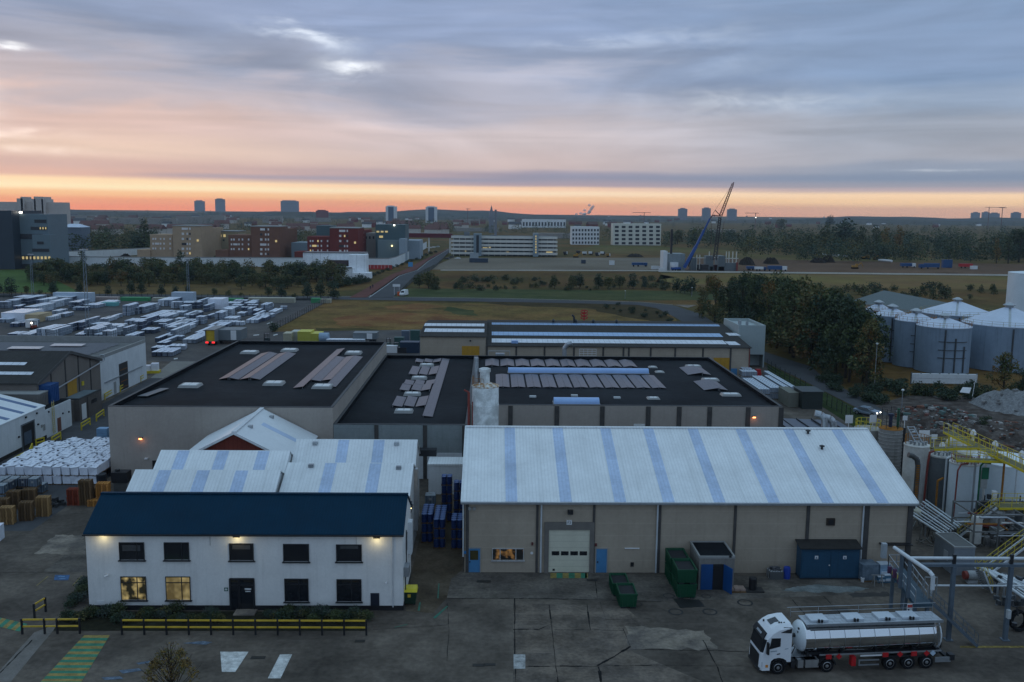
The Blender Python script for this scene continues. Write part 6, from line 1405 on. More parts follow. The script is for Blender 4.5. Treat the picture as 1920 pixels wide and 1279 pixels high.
for i,(cx0,Y0,r0,z0)in enumerate(((c1,106,r1_,z1_),(c3,100.8,r3_,z3_),(c4,102.6,r4_,z4_),(c2,105.2,r2_,z2_))):
 b=MB()
 for k in range(5):q=R(200+28*k);x,y=cx0+r0*.7*math.cos(q),Y0+r0*.7*math.sin(q);b.cyl((x,y,z0),(x,y,z0+.5),.12,8).cyl((x,y,z0+.5),(x,y,z0+.58),.2,8)
 b.tube([(cx0-r0*.8,Y0,z0+.35),(cx0+r0*.8,Y0-.3,z0+.35)],.06);b.build('roof_nozzles',METAL,(T1,T3,T4,T2)[i])
ring_rail(T3,c3,100.8,r3_-.1,z3_+.1,mat('rail red',(.3,.06,.06),.6),.9,14,3.0,6.4)
t=thing('grey_cabin','grey metal cabin with a ribbed flat roof by the tank stairs','cabin',(45.2,83.6,0))
MB().box(44.2,46.2,83.5,87.4,0,2.75).build('wall',GREYBOX,t)
MB().box(44.3,46.1,83.6,87.3,2.75,2.8).build('roof',mat('ribbed roof',(.1,.1,.095),.7,wave=('Y',.35,.6),var=.15,bump=.3),t)
MB().box(44.15,44.3,83.45,87.45,2.7,2.86).box(46.1,46.25,83.45,87.45,2.7,2.86).box(44.3,46.1,83.45,83.6,2.7,2.858).box(44.3,46.1,87.3,87.45,2.7,2.858).build('roof_edge',COPING,t)
MB().box(44.15,44.2,84.6,85.4,1.0,1.9).build('notice',mat('notice grey',(.3,.32,.33),.6),t)
g=thing('pipe_bridge','pale overhead pipe bridge carried by grey posts behind the lorry','pipe bridge',(37.1,69.6,0))
MB().tube([(33.6,70.2,6.85),(60,70.2,6.8)],.13,10).build('pipe',PIPEW,g,smooth='auto')
MB().tube([G(1677,1027,6.9),G(1743,1072,6.9),G(1743,1072,6.9)+Vector((.15,-.3,-.25)),G(1743,1072,6.9)+Vector((.15,-.35,-1.3))],.16,10).build('pipe',PIPEW,g,smooth='auto')
MB().tube([(36.2,71.5,.9+2.2),(36.2,71.5,4.0),(60,71.5,3.95)],.08,8).build('pipe',PIPEW,g)
MB().box(34.6,60,69.95,70.35,6.2,6.42).build('beam',STEELG,g)
for x in(37.15,41.8,46.5):MB().box(x-.15,x+.15,69.9,70.2,0,6.2).box(x-.3,x+.3,69.75,70.35,0,.06).build('post',STEELG,g)
for x in(37.15,41.8):MB().box(x-.12,x+.12,70.0,70.2,6.42,7.2).build('bracket',FRAMEB,g)
MB().box(41.6,41.85,69.55,69.88,2.0,2.7).build('meter_box',mat('meter pale',(.4,.42,.43),.5),g)
MB().lathe((42.3,69.75,1.35),[(.2,0),(.2,.25)],12).tube([(42.0,69.8,3.0),(42.4,69.8,2.9),(42.5,69.7,2.2)],.06).build('valve',FRAMEB,g)
p=thing('loading_platform','dark blue-grey loading platform with railings above the lorry tail','platform',(34.2,72,0))
A,B,Cc,D=Vector((33.7,69.0,3.5)),Vector((35.1,69.0,3.5)),Vector((36.2,76.6,3.5)),Vector((34.8,76.6,3.5))
MB().extr([A,B,Cc,D],(0,0,-.3)).build('deck',mat('platform blue',(.03,.06,.085),.6,var=.2,scale=2),p)
r=MB()
for a,b_ in((A,D),(B+Vector((0,.9,0)),Cc),(D,Cc)):
 n=max(2,int((b_-a).length/1.3))
 for i in range(n+1):q=a.lerp(b_,i/n);r.bar(q,q+Vector((0,0,1.15)),.06)
 for z in(.55,1.15):r.bar(a+Vector((0,0,z)),b_+Vector((0,0,z)),.055)
r.build('guard_rail',METAL,p)
for x,y in((33.9,69.4),(34.9,69.4),(35.0,76),(36,76),(34.6,72.5)):MB().box(x-.12,x+.12,y-.12,y+.12,0,3.2).build('post',STEELG,p)
for x,y in((33.7,70.3),(33.9,72.2)):MB().box(x-.12,x+.12,y-.12,y+.12,3.5,6.75).build('mast',STEELG,p)
br=MB()
for z in(.6,1.7):br.bar((33.9,69.4,z),(34.9,69.4,z+1),.08).bar((34.9,69.4,z),(33.9,69.4,z+1),.08)
br.build('brace',STEELG,p)
q=MB();q.k=0;q.box(33.2,33.62,69.2,69.26,1.7,3.4);q.k=1;q.box(33.22,33.6,69.18,69.2,3.1,3.36).extr([(33.22,69.19,1.75),(33.6,69.19,1.75),(33.6,69.19,1.95),(33.22,69.19,2.15)],(0,-.01,0));q.k=2;q.box(33.27,33.38,69.18,69.2,2.45,3.0);q.k=3;q.box(33.42,33.58,69.18,69.2,2.3,2.9)
q.build('hazard_sign',[SIGNW,mat('sign red',(.5,.06,.05),.6),BLACK,mat('sign pale green',(.25,.4,.33),.6)],p)
MB().box(33.9,34.3,75.9,76.3,4.6,5.9).build('control_cabinet',mat('cabinet pale',(.3,.33,.35),.5),p)
gt=MB();gt.bar((35.0,70.3,3.5),(35.0,70.3,5.2),.06).bar((36.0,70.3,3.5),(36.0,70.3,5.2),.06).bar((35.0,70.3,5.2),(36.0,70.3,5.2),.06);gt.build('gate',METAL,p)
for i in range(5):MB().box(34.2+.2*(i%2),34.5+.2*(i%2),73.2+.5*i,73.4+.5*i,3.52,3.9+.2*(i%3)).build('hose_box',YELS if i%2 else mat('dull violet',(.1,.04,.09),.6),p)
stair('dark stair with railings leading down from the loading platform',(35.3,69.7,3.45),(38.9,69.1,.1),.9,STEELG,STEELG)
t=thing('pump_skid','pump skid with pipes and black hoses at the lower right edge','pump',G(1895,1120))
q=MB()
for i in range(9):
 a,b_=G(1838+i*8,1062+i*3,1.4),G(1930+i*5,1128-i*4,1.3);q.cyl(a,b_,(.14,.07,.1)[i%3],8)
q.build('pipes',PIPEW,t)
q=MB()
for i in range(26):
 u,v=rnd.uniform(1865,1930),rnd.uniform(1085,1140);c=G(u,v,rnd.uniform(0,1.4));q.cbox(c,rnd.uniform(.15,.6),rnd.uniform(.15,.5),rnd.uniform(.2,.8),rnd.uniform(0,3))
q.build('pump_gear',mat('pump gear',(.06,.065,.07),.5,.3,var=.6,scale=2),t,kind='stuff')
q=MB()
for k in(0,.35):
 c=G(1912,1165,.9);q.tube([(c.x+.65*math.cos(a),c.y+k,.9+.8*math.sin(a))for a in[2*math.pi*i/16 for i in range(17)]],.12)
q.build('black_hose',RUBBER,t)
q=MB()
for u in(1868,1880,1902):a=G(u,1135);q.bar((a.x,a.y,0),(a.x,a.y,2.0),.12)
q.bar((G(1868,1135).x,G(1868,1135).y,2.0),(G(1902,1135).x,G(1902,1135).y,2.0),.1).build('frame',METAL,t)
c=G(1812,1092);t=MB().cyl((c.x,c.y,.7),(c.x+.9,c.y,.7),.45,14).box(c.x,c.x+.9,c.y-.3,c.y+.3,0,.3).build('compressor',mat('pale machine',(.3,.31,.31),.5,var=.3),label='pale compressor with red end beside the short white stair',cat='compressor',base=c)
MB().cyl((c.x-.3,c.y,.7),(c.x-.01,c.y,.7),.4,14).build('red_end',REDST,t)
lg=thing('low_shed','low shed with a dark blue panelled roof right of the wide hall','shed',(47,124,0))
MB().add([(42.2,113,0),(50.5,113,0),(50.5,131.5,0),(42.2,131.5,0),(42.2,113,4.4),(50.5,113,4.1),(50.5,131.5,4.1),(42.2,131.5,4.4)],[(0,1,5,4),(1,2,6,5),(2,3,7,6),(3,0,4,7)]).build('wall',BEIGE2,lg)
MB().add([(41.4,112.7,4.45),(50.8,112.7,4.12),(50.8,131.8,4.12),(41.4,131.8,4.45)],[(0,1,2,3)]).build('roof',mat('dark panel roof',(.035,.05,.075),.3,var=.2,scale=.8,spec=.6,brick=(2.4,1.6,.05,.5)),lg)
for i in range(4):x=42.5+2.2*i;MB().box(x-.06,x+.06,112.8,131.7,4.2,4.5).build('roof_rib',FRAMEB,lg)
for u,lab in((1546,'left silver elbow duct rising behind the warehouse ridge'),(1563,'right silver elbow duct rising behind the warehouse ridge')):
 c=P(u,800,110.5);zt=P(u,776 if u<1550 else 783,110.5).z
 MB().tube([(c.x,110.5,0),(c.x,110.5,zt-1.0),(c.x-.12,110.5,zt-.5),(c.x-.5,110.6,zt-.12),(c.x-1.2,110.8,zt)],.42,14).build('elbow_duct',METAL,label=lab,cat='duct',base=(c.x,110.5,0),smooth='auto')
mk_s=lambda:proto(tote_mesh('silver_tote',mat('silver cage',(.3,.34,.4),.5,.2,var=.15,brick=(.33,.25,.035,.6)),TOTE),'silver_tote')
for(x0,y0,nx,ny,tiers)in((49.6,166.5,2,9,2),(52.2,168.0,2,10,2),(54.9,168.6,1,10,2),(56.3,168.8,1,14,2),(51.6,185.5,3,2,2),(52.6,189,2,8,2),(48.0,172,1,4,2)):
 for j in range(ny):
  for i in range(nx):
   for k in range(tiers):
    if k==tiers-1 or j==0:place('st',mk_s,(x0+i*1.06,y0+j*1.27,k*H),rnd.uniform(-.04,.04),'silver caged tote in the compact rows beside the road fence' if k==tiers-1 else 'silver caged tote at the bottom front of the rows by the road fence','tote','silver totes between the wide hall and the road')
c=G(1418,709);MB().cbox(c,1.6,1.2,1.3,.2).cbox((c.x+.3,c.y,1.3),.9,.9,.6,.1).build('red_machine',RED,label='small red machine beside the silver tote rows',cat='machine',base=c)
c=G(1482,746);q=MB()
for i in range(7):q.cbox((c.x+rnd.uniform(-.9,.9),c.y+rnd.uniform(-.6,.6),rnd.uniform(0,.3)),rnd.uniform(.3,.9),rnd.uniform(.3,.8),rnd.uniform(.15,.5),rnd.uniform(0,3))
q.build('plastic_heap',WRAP,label='crumpled white plastic heap in front of the silver totes',cat='rubbish heap',base=c)
t=thing('dark_cabin','dark green flat-roofed cabin beside the road fence','cabin',(56.6,158.8,0))
MB().box(54.8,58.4,158.8,163.6,0,3.1).build('wall',DARKG,t);MB().box(54.6,58.6,158.6,163.8,3.1,3.2).build('roof',mat('cabin roof',(.06,.07,.075),.7),t)
MB().box(52.9,54.7,160.5,166.5,0,2.6).build('container_box',mat('olive box',(.15,.15,.12),.7,var=.1),label='pale olive container between silver totes and the dark cabin',cat='container',base=(53.8,160.5,0))
t=thing('mesh_fence','dark mesh fence along the grass verge beside the road','fence',G(1445,700))
fp=[G(u,v)for u,v in((1438,690),(1462,706),(1490,721),(1520,742),(1550,760),(1578,776),(1602,792))]
for a,b_ in zip(fp[:-1],fp[1:]):
 n=3
 for i in range(n):q=a.lerp(b_,i/n);MB().bar(q,q+Vector((0,0,2.1)),.1).build('post',FRAMEB,t)
 w=MB()
 for z in(.1,.7,1.3,1.95):w.bar(a+Vector((0,0,z)),b_+Vector((0,0,z)),.03)
 w.build('wires',FRAMEB,t)
sheet('road_verge',[G(u,v)for u,v in((1438,683),(1520,722),(1602,764),(1640,800),(1600,800),(1545,765),(1490,728),(1440,697))],.012,mat('dark verge',(.03,.045,.015),.95,var=.35,scale=.3))
def street_lamp(u,v,vt,lab,arm=0,lit=None):
 b0=G(u,v);h=P(u,vt,b0.y).z
 t=thing('street_lamp',lab,'street lamp',b0)
 MB().cyl(b0,b0+Vector((0,0,h)),.09,8,.06).build('pole',METAL,t)
 if arm:MB().cyl(b0+Vector((0,0,h)),b0+Vector((arm,0,h+.1)),.05,6).build('arm',METAL,t)
 c=b0+Vector((arm,0,h));MB().lathe((c.x,c.y,c.z-.05),[(.05,0),(.24,.1),(.26,.3),(.05,.4)],10).build('lamp_head',ACRYL if lit is None else lit,t)
street_lamp(1516,682,606,'tall street lamp in front of the dark trees nearer the white tower');street_lamp(1639,730,646,'tall street lamp before the trees beside the blue-grey tanks');street_lamp(1690,772,733,'short lamp post beside the rubble',0)
street_lamp(328,846,808,'slim pale lamp post in front of the big beige hall',-.7)
def car(name,lab,loc,rz,bodym,lights=False,van=False,sc=1.,cat='car',parts=True):
 t=thing(name,lab,cat,(0,0,0))
 if not van:pr=[(-2.1,.35),(-2.12,.75),(-1.95,.9),(-1.0,1.02),(-.35,1.42),(1.0,1.45),(1.75,1.05),(2.08,.95),(2.12,.4)];gl=[(-.92,1.02),(-.36,1.36),(.95,1.39),(1.55,1.06)]
 else:pr=[(-2.6,.4),(-2.62,.95),(-2.4,1.15),(-1.9,1.3),(-1.3,2.2),(-.9,2.35),(2.5,2.4),(2.6,2.2),(2.6,.4)];gl=[(-1.8,1.35),(-1.3,2.05),(-.5,2.08),(-.5,1.35)]
 b=MB()
 n=len(pr);w=.86 if not van else .98
 for s in(-1,1):b.v+=[(x,s*(w if z<1.05+(.5 if van else 0)else w-.17),z)for x,z in pr]
 b.f+=[tuple(range(n)),tuple(range(2*n-1,n-1,-1))]+[(i,n+i,n+(i+1)%n,(i+1)%n)for i in range(n)];b.m+=[0]*(n+2)
 bd=b.build('body',bodym,t)
 if parts:
  for s in(-1,1):MB().extr([(x,s*(w-(.0 if z<1.1 else .15)),z)for x,z in gl],(0,s*.03,0)).build('side_window',GLASSD,bd)
  a=(pr[3],pr[4]);MB().extr([(a[0][0]+.06,-.7,a[0][1]+.05),(a[0][0]+.06,.7,a[0][1]+.05),(a[1][0]-.05,.62,a[1][1]-.05),(a[1][0]-.05,-.62,a[1][1]-.05)],(-.04,0,.03)).build('windscreen',GLASSD,bd)
  for x in(pr[0][0]+.75,pr[-1][0]-.75):
   for s in(-1,1):wq=MB().cyl((x,s*w*1.01,.34),(x,s*(w-.22),.34),.34,14).build('wheel',RUBBER,t);MB().cyl((x,s*(w*1.01+.01),.34),(x,s*w,.34),.2,10).build('rim',RIM,wq)
  for s in(-1,1):MB().box(pr[1][0]-.02,pr[1][0]+.1,s*.62-.17,s*.62+.17,.62,.8).build('headlight',BULBW if lights else ACRYL,bd);MB().box(pr[-1][0]-.08,pr[-1][0]+.02,s*.7-.1,s*.7+.1,.75,.95).build('tail_light',RED,bd)
 t.location=loc;t.rotation_euler=(0,0,rz);t.scale=(sc,)*3
 return t
c=G(1625,778);car('silver_car','silver-blue car with lit headlights driving on the road',c,R(132),mat('silver car paint',(.25,.31,.38),.3,.5,var=.02),True)
lamp((c.x+.2,c.y-3.2,.8),10,(1,.95,.85),.2)
def heap(name,lab,u0,u1,v,h,m,n=60,cat='heap',chunks=None,dy=6,rr=.5):
 a,b=G(u0,v),G(u1,v);cx,cy,w=(a.x+b.x)/2,a.y,(b.x-a.x)/2
 t=thing(name,lab,cat,(cx,cy,0));g=MB();nx,ny=22,10;vs=[]
 rr_=random.Random(u0)
 for j in range(ny+1):
  for i in range(nx+1):
   x,y=-1+2*i/nx,-1+2*j/ny;q=max(0,1-(abs(x)**2.2+abs(y)**2))
   vs.append((cx+x*w,cy+y*dy,h*q**.75*rr_.uniform(.75,1.15)-.05))
 g.add(vs,[(j*(nx+1)+i,j*(nx+1)+i+1,(j+1)*(nx+1)+i+1,(j+1)*(nx+1)+i)for j in range(ny)for i in range(nx)]).build('mound',m,t)
 if chunks:
  for ci,cm in enumerate(chunks):
   k=MB()
   for _ in range(n//len(chunks)):
    x,y=rr_.uniform(-.95,.95),rr_.uniform(-.95,.8);q=max(0,1-(abs(x)**2.2+abs(y)**2));s=rr_.uniform(.15,rr)*rr_.uniform(.4,1.3)
    k.cbox((cx+x*w,cy+y*dy,h*q**.75*.95-.1),s*rr_.uniform(1,2.4),s,s*rr_.uniform(.4,1),rr_.uniform(0,3.1))
   k.build('debris',cm,t,kind='stuff')
DEB=[mat('debris grey',(.2,.19,.18),.9,var=.4,scale=1),mat('debris brick',(.17,.08,.055),.9,var=.3,scale=1),mat('debris pale',(.36,.34,.32),.9,var=.3,scale=1),mat('debris dark',(.06,.05,.045),.9,var=.3)]
MUD=mat('rubble soil',(.065,.05,.042),.95,var=.45,scale=.7,col2=(.1,.085,.075),s2=.5)
heap('rubble_heap','brown rubble heap nearest the yellow walkway',1762,2010,830,2.6,MUD,420,chunks=DEB,dy=12,rr=.42)
heap('rubble_heap','mixed demolition rubble with brick and timber behind the road bend',1690,1835,792,2.4,MUD,400,chunks=DEB+[mat('debris red',(.15,.06,.045),.8),mat('debris teal',(.09,.15,.14),.8)],dy=9,rr=.5)
heap('gravel_heap','pale grey gravel heap behind the rubble at the right edge',1832,1990,762,3.0,mat('gravel grey',(.2,.2,.2),.95,var=.35,scale=2.5,bump=.5),40,chunks=[DEB[0]],dy=8)
c=G(1812,758);q=MB();q.extr([(c.x-1.4,c.y,2.2),(c.x+.4,c.y,2.0),(c.x+1.0,c.y+.6,2.9),(c.x-.6,c.y+.6,3.0)],(0,0,.08)).bar((c.x+1,c.y,1.5),(c.x+1.3,c.y,4.6),.07);q.build('scrap_sheet',SIGNW,label='bent white sheet lying on top of the demolition rubble',cat='scrap',base=c)
sheet('rubble_ground',[G(u,v)for u,v in((1640,760),(1700,742),(2000,742),(2000,900),(1760,830))],.016,MUD)
def oil_tank(lab,u0,u1,vrim,vb,cone,big=False,n=16):
 um=(u0+u1)/2;Yf=G(um,vb).y;a=P(u0,vrim,Yf);b=P(u1,vrim,Yf);r=(b.x-a.x)/2;r*=(Yf+r)/Yf;Y=Yf+r
 cx=P(um,vrim,Y).x;zt=P(um,vrim,Yf).z
 t=thing('oil_tank',lab,'tank',(cx,Y,0),'blue-grey oil tanks')
 MB().lathe((cx,Y,0),[(r,0),(r,zt)],48).build('shell',TANKB,t,smooth='auto')
 MB().lathe((cx,Y,zt),[(r+.08,-.12),(r+.08,.03),(.9,cone)],48).build('roof',TANKC,t)
 MB().lathe((cx,Y,zt+cone-.1),[(.9,0),(.9,.5),(1.3,.52),(1.3,.7),(.3,1.2)],14).build('roof_vent',METAL,t)
 ring_rail(t,cx,Y,r-.05,zt,RUST if not big else mat('ochre rail',(.3,.22,.08),.7),1.0,26)
 s=MB()
 for i in range(3 if not big else 4):
  q=R(-112+22*i);x,y=cx+(r+.1)*math.cos(q),Y+(r+.1)*math.sin(q);s.bar((x,y,.3),(x,y,zt-.4-(i%3)*1.8),.26)
 if not big:
  for z in(.35,.52,.7):
   pts=[(cx+(r+.12)*math.cos(R(d)),Y+(r+.12)*math.sin(R(d)),zt*z)for d in range(-125,-58,8)];s.tube(pts,.08)
 s.build('wall_pipes',mat('stained pipes',(.05,.055,.06),.7,var=.3),t)
 w=MB();w.bar((cx-.3,Y-.9,zt+cone),(cx-r*.45,Y-r*.88,zt+.1),.5,.08);w.build('roof_ladder',METAL,t)
 return t
oil_tank('largest oil tank with a broad pale cone at the right picture edge',1812,1966,615,700,3.6,True)
oil_tank('broad oil tank behind the middle of the group',1730,1856,593,655,3.0,True)
oil_tank('nearest narrow oil tank with stained pipes in front',1722.5,1817,616,702,1.7)
oil_tank('narrow oil tank left of the nearest one',1681,1752,604,690,1.6)
oil_tank('leftmost narrow oil tank beside the trees',1640,1705,594,680,1.5)
oil_tank('small oil tank cone seen behind the leftmost tank',1624,1670,583,655,1.4)
t,cx_,r_,z_=up_tank('white_tank','tall white storage tank cut by the right picture edge',1897,1990,512,262,TANKL,.6)
MB().tube([(cx_-r_*.8,262-r_*.65,3),(cx_-r_*.55,262-r_*.9,z_*.6),(cx_-r_*.3,262-r_*1.0,z_)],.15).build('spiral_stair',METAL,t)
wh2=thing('white_hall','white hall with a grey sheet roof behind the oil tanks','hall',G(1600,586))
a,b_=G(1597,590),G(1712,622);d_=(b_-a).normalized();n_=Vector((-d_.y,d_.x,0));H5=Vector((0,0,4.6));H8=Vector((0,0,8.2));c_=a+n_*22
MB().add([a,b_,b_+H5,a+H5,c_,c_+H5,a+n_*11+H8,b_+n_*22,b_+n_*22+H5,b_+n_*11+H8],[(0,1,2,3),(0,4,5,6,3),(1,7,8,9,2)]).build('wall',WHITEW2,wh2)
MB().extr([a-d_*.4-n_*.4+H5,a-d_*.4+n_*11+H8+Vector((0,0,.15)),c_-d_*.4+n_*.4+H5,c_-d_*.4+n_*.4+H5+Vector((0,0,.15)),a-d_*.4+n_*11+H8+Vector((0,0,.3)),a-d_*.4-n_*.4+H5+Vector((0,0,.15))],(b_-a)*1.01).build('roof',mat('grey green sheet',(.1,.125,.125),.8,var=.12),wh2)
for k in(.06,.17):MB().extr([a+(b_-a)*k-n_*.06,a+(b_-a)*(k+.05)-n_*.06,a+(b_-a)*(k+.05)-n_*.06+Vector((0,0,2.6)),a+(b_-a)*k-n_*.06+Vector((0,0,2.6))],n_*.1).build('door',mat('blue grey door',(.08,.12,.18),.6),wh2)
rail('low_wall','white low panel wall in front of the oil tanks',G(1708,720),G(1830,722),8,2.4,mat('wall post',(.12,.13,.13),.8),WHITEW2,(.3,.72),.25,.95,cat='wall')
c=G(1462,560);t=thing('red_roofed_house','white house with a red tiled roof among the dark trees','house',c)
w_=P(1490,566,c.y).x;MB().box(c.x,w_,c.y,c.y+8,0,3.8).build('wall',WHITEW,t)
MB().extr([(c.x-.5,c.y-.6,3.7),(c.x-.5,c.y+4,7),(c.x-.5,c.y+8.6,3.7)],(w_-c.x+1,0,0)).build('roof',mat('red tiles',(.17,.05,.035),.85,var=.15,scale=1),t)
ls=thing('long_rear_shed','long low shed with rows of rooflight strips behind the black-roofed halls','shed',(20,190,0))
xl=P(911,655,190).x;xr_=P(1406,655,190).x;ez,rz_,ry=6.3,8.3,214
MB().add([(xl,190,0),(xr_,190,0),(xr_,190,ez),(xl,190,ez),(xr_,236,0),(xr_,236,ez),(xr_,ry,rz_),(xl,236,0),(xl,236,ez),(xl,ry,rz_)],[(0,1,2,3),(1,4,5,6,2),(7,0,3,9,8)]).build('wall',BEIGE,ls)
r=MB().extr([(xl,189.6,ez),(xl,ry,rz_),(xl,236,ez),(xl,236,ez+.15),(xl,ry,rz_+.15),(xl,189.6,ez+.15)],(xr_-xl+.3,0,0)).build('roof',ETER,ls)
def rzf(y):return ez+(rz_-ez)*(y-189.6)/(ry-189.6)+.16
for k,(v0,v1,u0,u1,m)in enumerate(((641,636.5,922,1363,RLITE),(632.5,628.5,922,1356,RLITEB),(620,618,922,1350,RLITEB),(614,612,922,1346,RLITEB))):
 ya,yb=G(1100,v0,7).y,G(1100,v1,7).y
 if yb>ry-.3:ya,yb=ry-1.8,ry-.5
 MB().extr([(P(u0,v0,ya).x,ya,rzf(ya)),(P(u1,v0,ya).x,ya,rzf(ya)),(P(u1,v0,ya).x,yb,rzf(yb)),(P(u0,v0,ya).x,yb,rzf(yb))],(0,0,.04)).build('rooflight',m,r)
for v0,v1 in((644,640),(633,630)):
 ya,yb=G(1380,v0,7).y,G(1380,v1,7).y
 MB().extr([(P(1364,v0,ya).x+.4,ya,rzf(ya)),(P(1389,v0,ya).x,ya,rzf(ya)),(P(1386,v0,ya).x,yb,rzf(yb)),(P(1362,v0,ya).x+.4,yb,rzf(yb))],(0,0,.04)).build('rooflight',RLITE,r)
for u in(913,968,1021,1076,1131,1169,1179,1220,1266,1318,1370):c=P(u,660,190);MB().box(c.x-.18,c.x+.18,189.88,190.02,0,ez-.1).build('pilaster',PILM,ls)
c0,c1=P(1337,690,190),P(1368,671,190);wpart(ls,'yellow_door',c0.x,c1.x,.05,c1.z,190,mat('ochre door',(.42,.22,.015),.6,var=.1,streak=.3),.06)
c0,c1=P(1370,700,190),P(1382,691,190);wpart(ls,'blue_door',c0.x,c1.x,.05,c1.z,190,BLUED,.06)
c=P(1406,680,190);downpipe(ls,c.x-.2,189.9,.1,ez,REDST,.1)
for u,v in((965,641),):c=G(u,v,6.9);MB().box(c.x-.7,c.x+.7,c.y-.6,c.y+.6,rzf(c.y)-.05,rzf(c.y)+.5).build('roof_box',BLUEV,r)
for u in(1040,1083,1116,1160):c=G(u,612,8.2);MB().lathe((c.x,ry,rz_+.1),[(.3,0),(.3,.5),(.5,.52),(.1,.9)],8).build('roof_cowl',FRAMEB,r)
c=P(1076,612,ry);MB().tube([(c.x,ry,rz_),(c.x,ry,rz_+1.6),(c.x-.5,ry,rz_+2)],.25).build('roof_cowl',FRAMEB,r)
le=thing('rear_shed','smaller dark-roofed shed with a yellow door left of the long rear shed','shed',(-8,190,0))
xa,xb=P(788,655,190).x,xl-.05
ez2,rz2,ry2=8.2,9.0,206
MB().add([(xa,190,0),(xb,190,0),(xb,190,ez2),(xa,190,ez2),(xa,ry2+12,0),(xa,ry2+12,ez2),(xa,ry2,rz2),(xb,ry2+12,0),(xb,ry2+12,ez2),(xb,ry2,rz2)],[(0,1,2,3),(4,0,3,6,5),(1,7,8,9,2)]).build('wall',BEIGE,le)
r=MB().extr([(xa-.2,189.6,ez2),(xa-.2,ry2,rz2),(xa-.2,ry2+12.3,ez2),(xa-.2,ry2+12.3,ez2+.15),(xa-.2,ry2,rz2+.15),(xa-.2,189.6,ez2+.15)],(xb-xa+.4,0,0)).build('roof',ETER,le)
def rzg(y):return ez2+(rz2-ez2)*(y-189.6)/(ry2-189.6)+.16
for v0,v1 in((621,616.5),(613,609.5)):
 ya,yb=G(850,v0,8.8).y,G(850,v1,8.8).y
 MB().extr([(P(795,v0,ya).x,ya,rzg(ya)),(P(908,v0,ya).x,ya,rzg(ya)),(P(908,v0,ya).x,yb,rzg(yb)),(P(795,v0,ya).x,yb,rzg(yb))],(0,0,.04)).build('rooflight',RLITE,r)
c0,c1=P(866,668,190),P(899,649,190);wpart(le,'yellow_door',c0.x,c1.x,.05,c1.z,190,mat('ochre door',(.42,.22,.015),.6,var=.1,streak=.3),.06)
c=P(882,640,190);MB().box(c.x-.15,c.x+.15,189.6,190,c.z,c.z+.3).build('wall_lamp',FRAMEB,le)
wt=thing('white_tower_block','plain pale grey tower block with open flat roof at the end of the rear shed','tower block',(58,203.3,0))
MB().box(55,61,203.3,217,2.9,8.9).box(55,55.3,203.3,217,0,2.9).box(60.7,61,203.3,217,0,2.9).box(55.3,60.7,206,217,0,2.9).build('wall',mat('pale panel',(.33,.38,.38),.8,var=.06,scale=.3,streak=.1),wt)
MB().box(55,61,203.3,203.6,8.9,9.5).box(55,61,216.7,217,8.9,9.5).box(55,55.3,203.6,216.7,8.9,9.5).box(60.7,61,203.6,216.7,8.9,9.5).build('parapet',mat('pale panel',(.33,.38,.38)),wt)
MB().box(56.2,56.8,208,208.6,8.9,10).cyl((57.8,207,8.9),(57.8,207,10),.3,10).build('roof_vent',METAL,wt)
MB().box(55.4,60.6,203.4,206,2.7,2.88).build('canopy',BLACK,wt)
# storage yard and planting
yard=[]
yr=random.Random(11)
def row(u,v,v2,tiers,wide):
 a=G(u,v);b=G(u,v2)
 y=a.y;n=0;hold=0
 while y<b.y:
  if hold<=0:hold=yr.randrange(2,7);tt=max(1,tiers+yr.choice((0,0,0,-1,0)));gap=yr.random()<.26;wd=max(1,wide-yr.choice((0,0,1)))
  hold-=1
  if not gap:
   for i in range(wd):
    for k in range(tt):yard.append((a.x+i*1.25+yr.uniform(-.05,.05),y,k*1.12,yr.uniform(-.05,.05)))
  y+=1.3
ROWS=[(87,601,590,1,2),(80,594,585,1,2),(22,588,578,2,2),(50,588,579,2,3),(113,583,572,2,3),(96,577,570,2,2),(141,582,573,1,4),(0,605,597,1,3),(0,618,606,1,4),(24,613,604,1,3),(20,633,628,1,3),(38,634,624,1,3),(75,632,623,2,3),(100,634,625,2,2),(118,626,612,2,3),(132,622,604,2,2),(152,621,611,1,3),(163,632,619,2,3),(146,634,625,1,3),(191,604,593,1,2),(200,602,594,1,2),(186,616,604,1,3),(208,617,603,1,3),(235,592,586,3,2),(250,589,577,2,3),(262,602,587,1,3),(282,604,590,1,3),(270,625,613,1,3),(257,617,604,2,2),(135,636,624,1,2),(182,634,622,1,3),(198,636,624,2,2),(222,634,623,2,2),(240,636,624,1,3),(292,610,601,1,3),(332,604,590,1,2),(336,600,588,1,3),(380,602,587,1,2),(400,602,590,2,2),(424,603,590,1,3),(318,628,605,2,2),(325,578,567,2,3),(342,586,576,2,2),(362,579,569,2,2),(386,585,576,2,2),(394,578,568,2,3),(421,584,575,1,3),(426,574,567,1,4),(461,574,567,1,3),(493,583,575,2,2),(507,590,579,1,2),(468,591,584,2,2),(466,606,593,1,3),(480,602,591,1,3),(370,630,612,1,2),(386,620,605,1,4),(314,617,605,1,3),(330,613,604,1,3),(296,641,629,1,2),(300,650,633,1,2),(325,634,622,2,2),(328,652,632,1,3),(355,640,628,1,3),(372,636,627,1,3),(278,664,650,2,3),(288,672,655,1,3),(302,664,652,1,3),(272,680,669,2,2),(290,668,660,1,4),(414,610,603,1,4),(0,578,569,2,3),(10,573,567,2,3),(38,571,564,2,3),(72,574,567,2,3),(30,568,563,2,4),(60,567,562,2,6),(100,568,562,2,6),(140,568,562,2,5),(185,573,568,1,4),(300,574,568,2,4),(225,628,618,1,2),(205,628,620,1,2),(350,605,598,1,3),(312,594,588,1,4),(446,610,604,1,3),(478,596,588,1,2),(455,582,576,1,4)]
for r_ in ROWS:row(*r_)
yard.sort(key=lambda p:p[0]**2+p[1]**2)
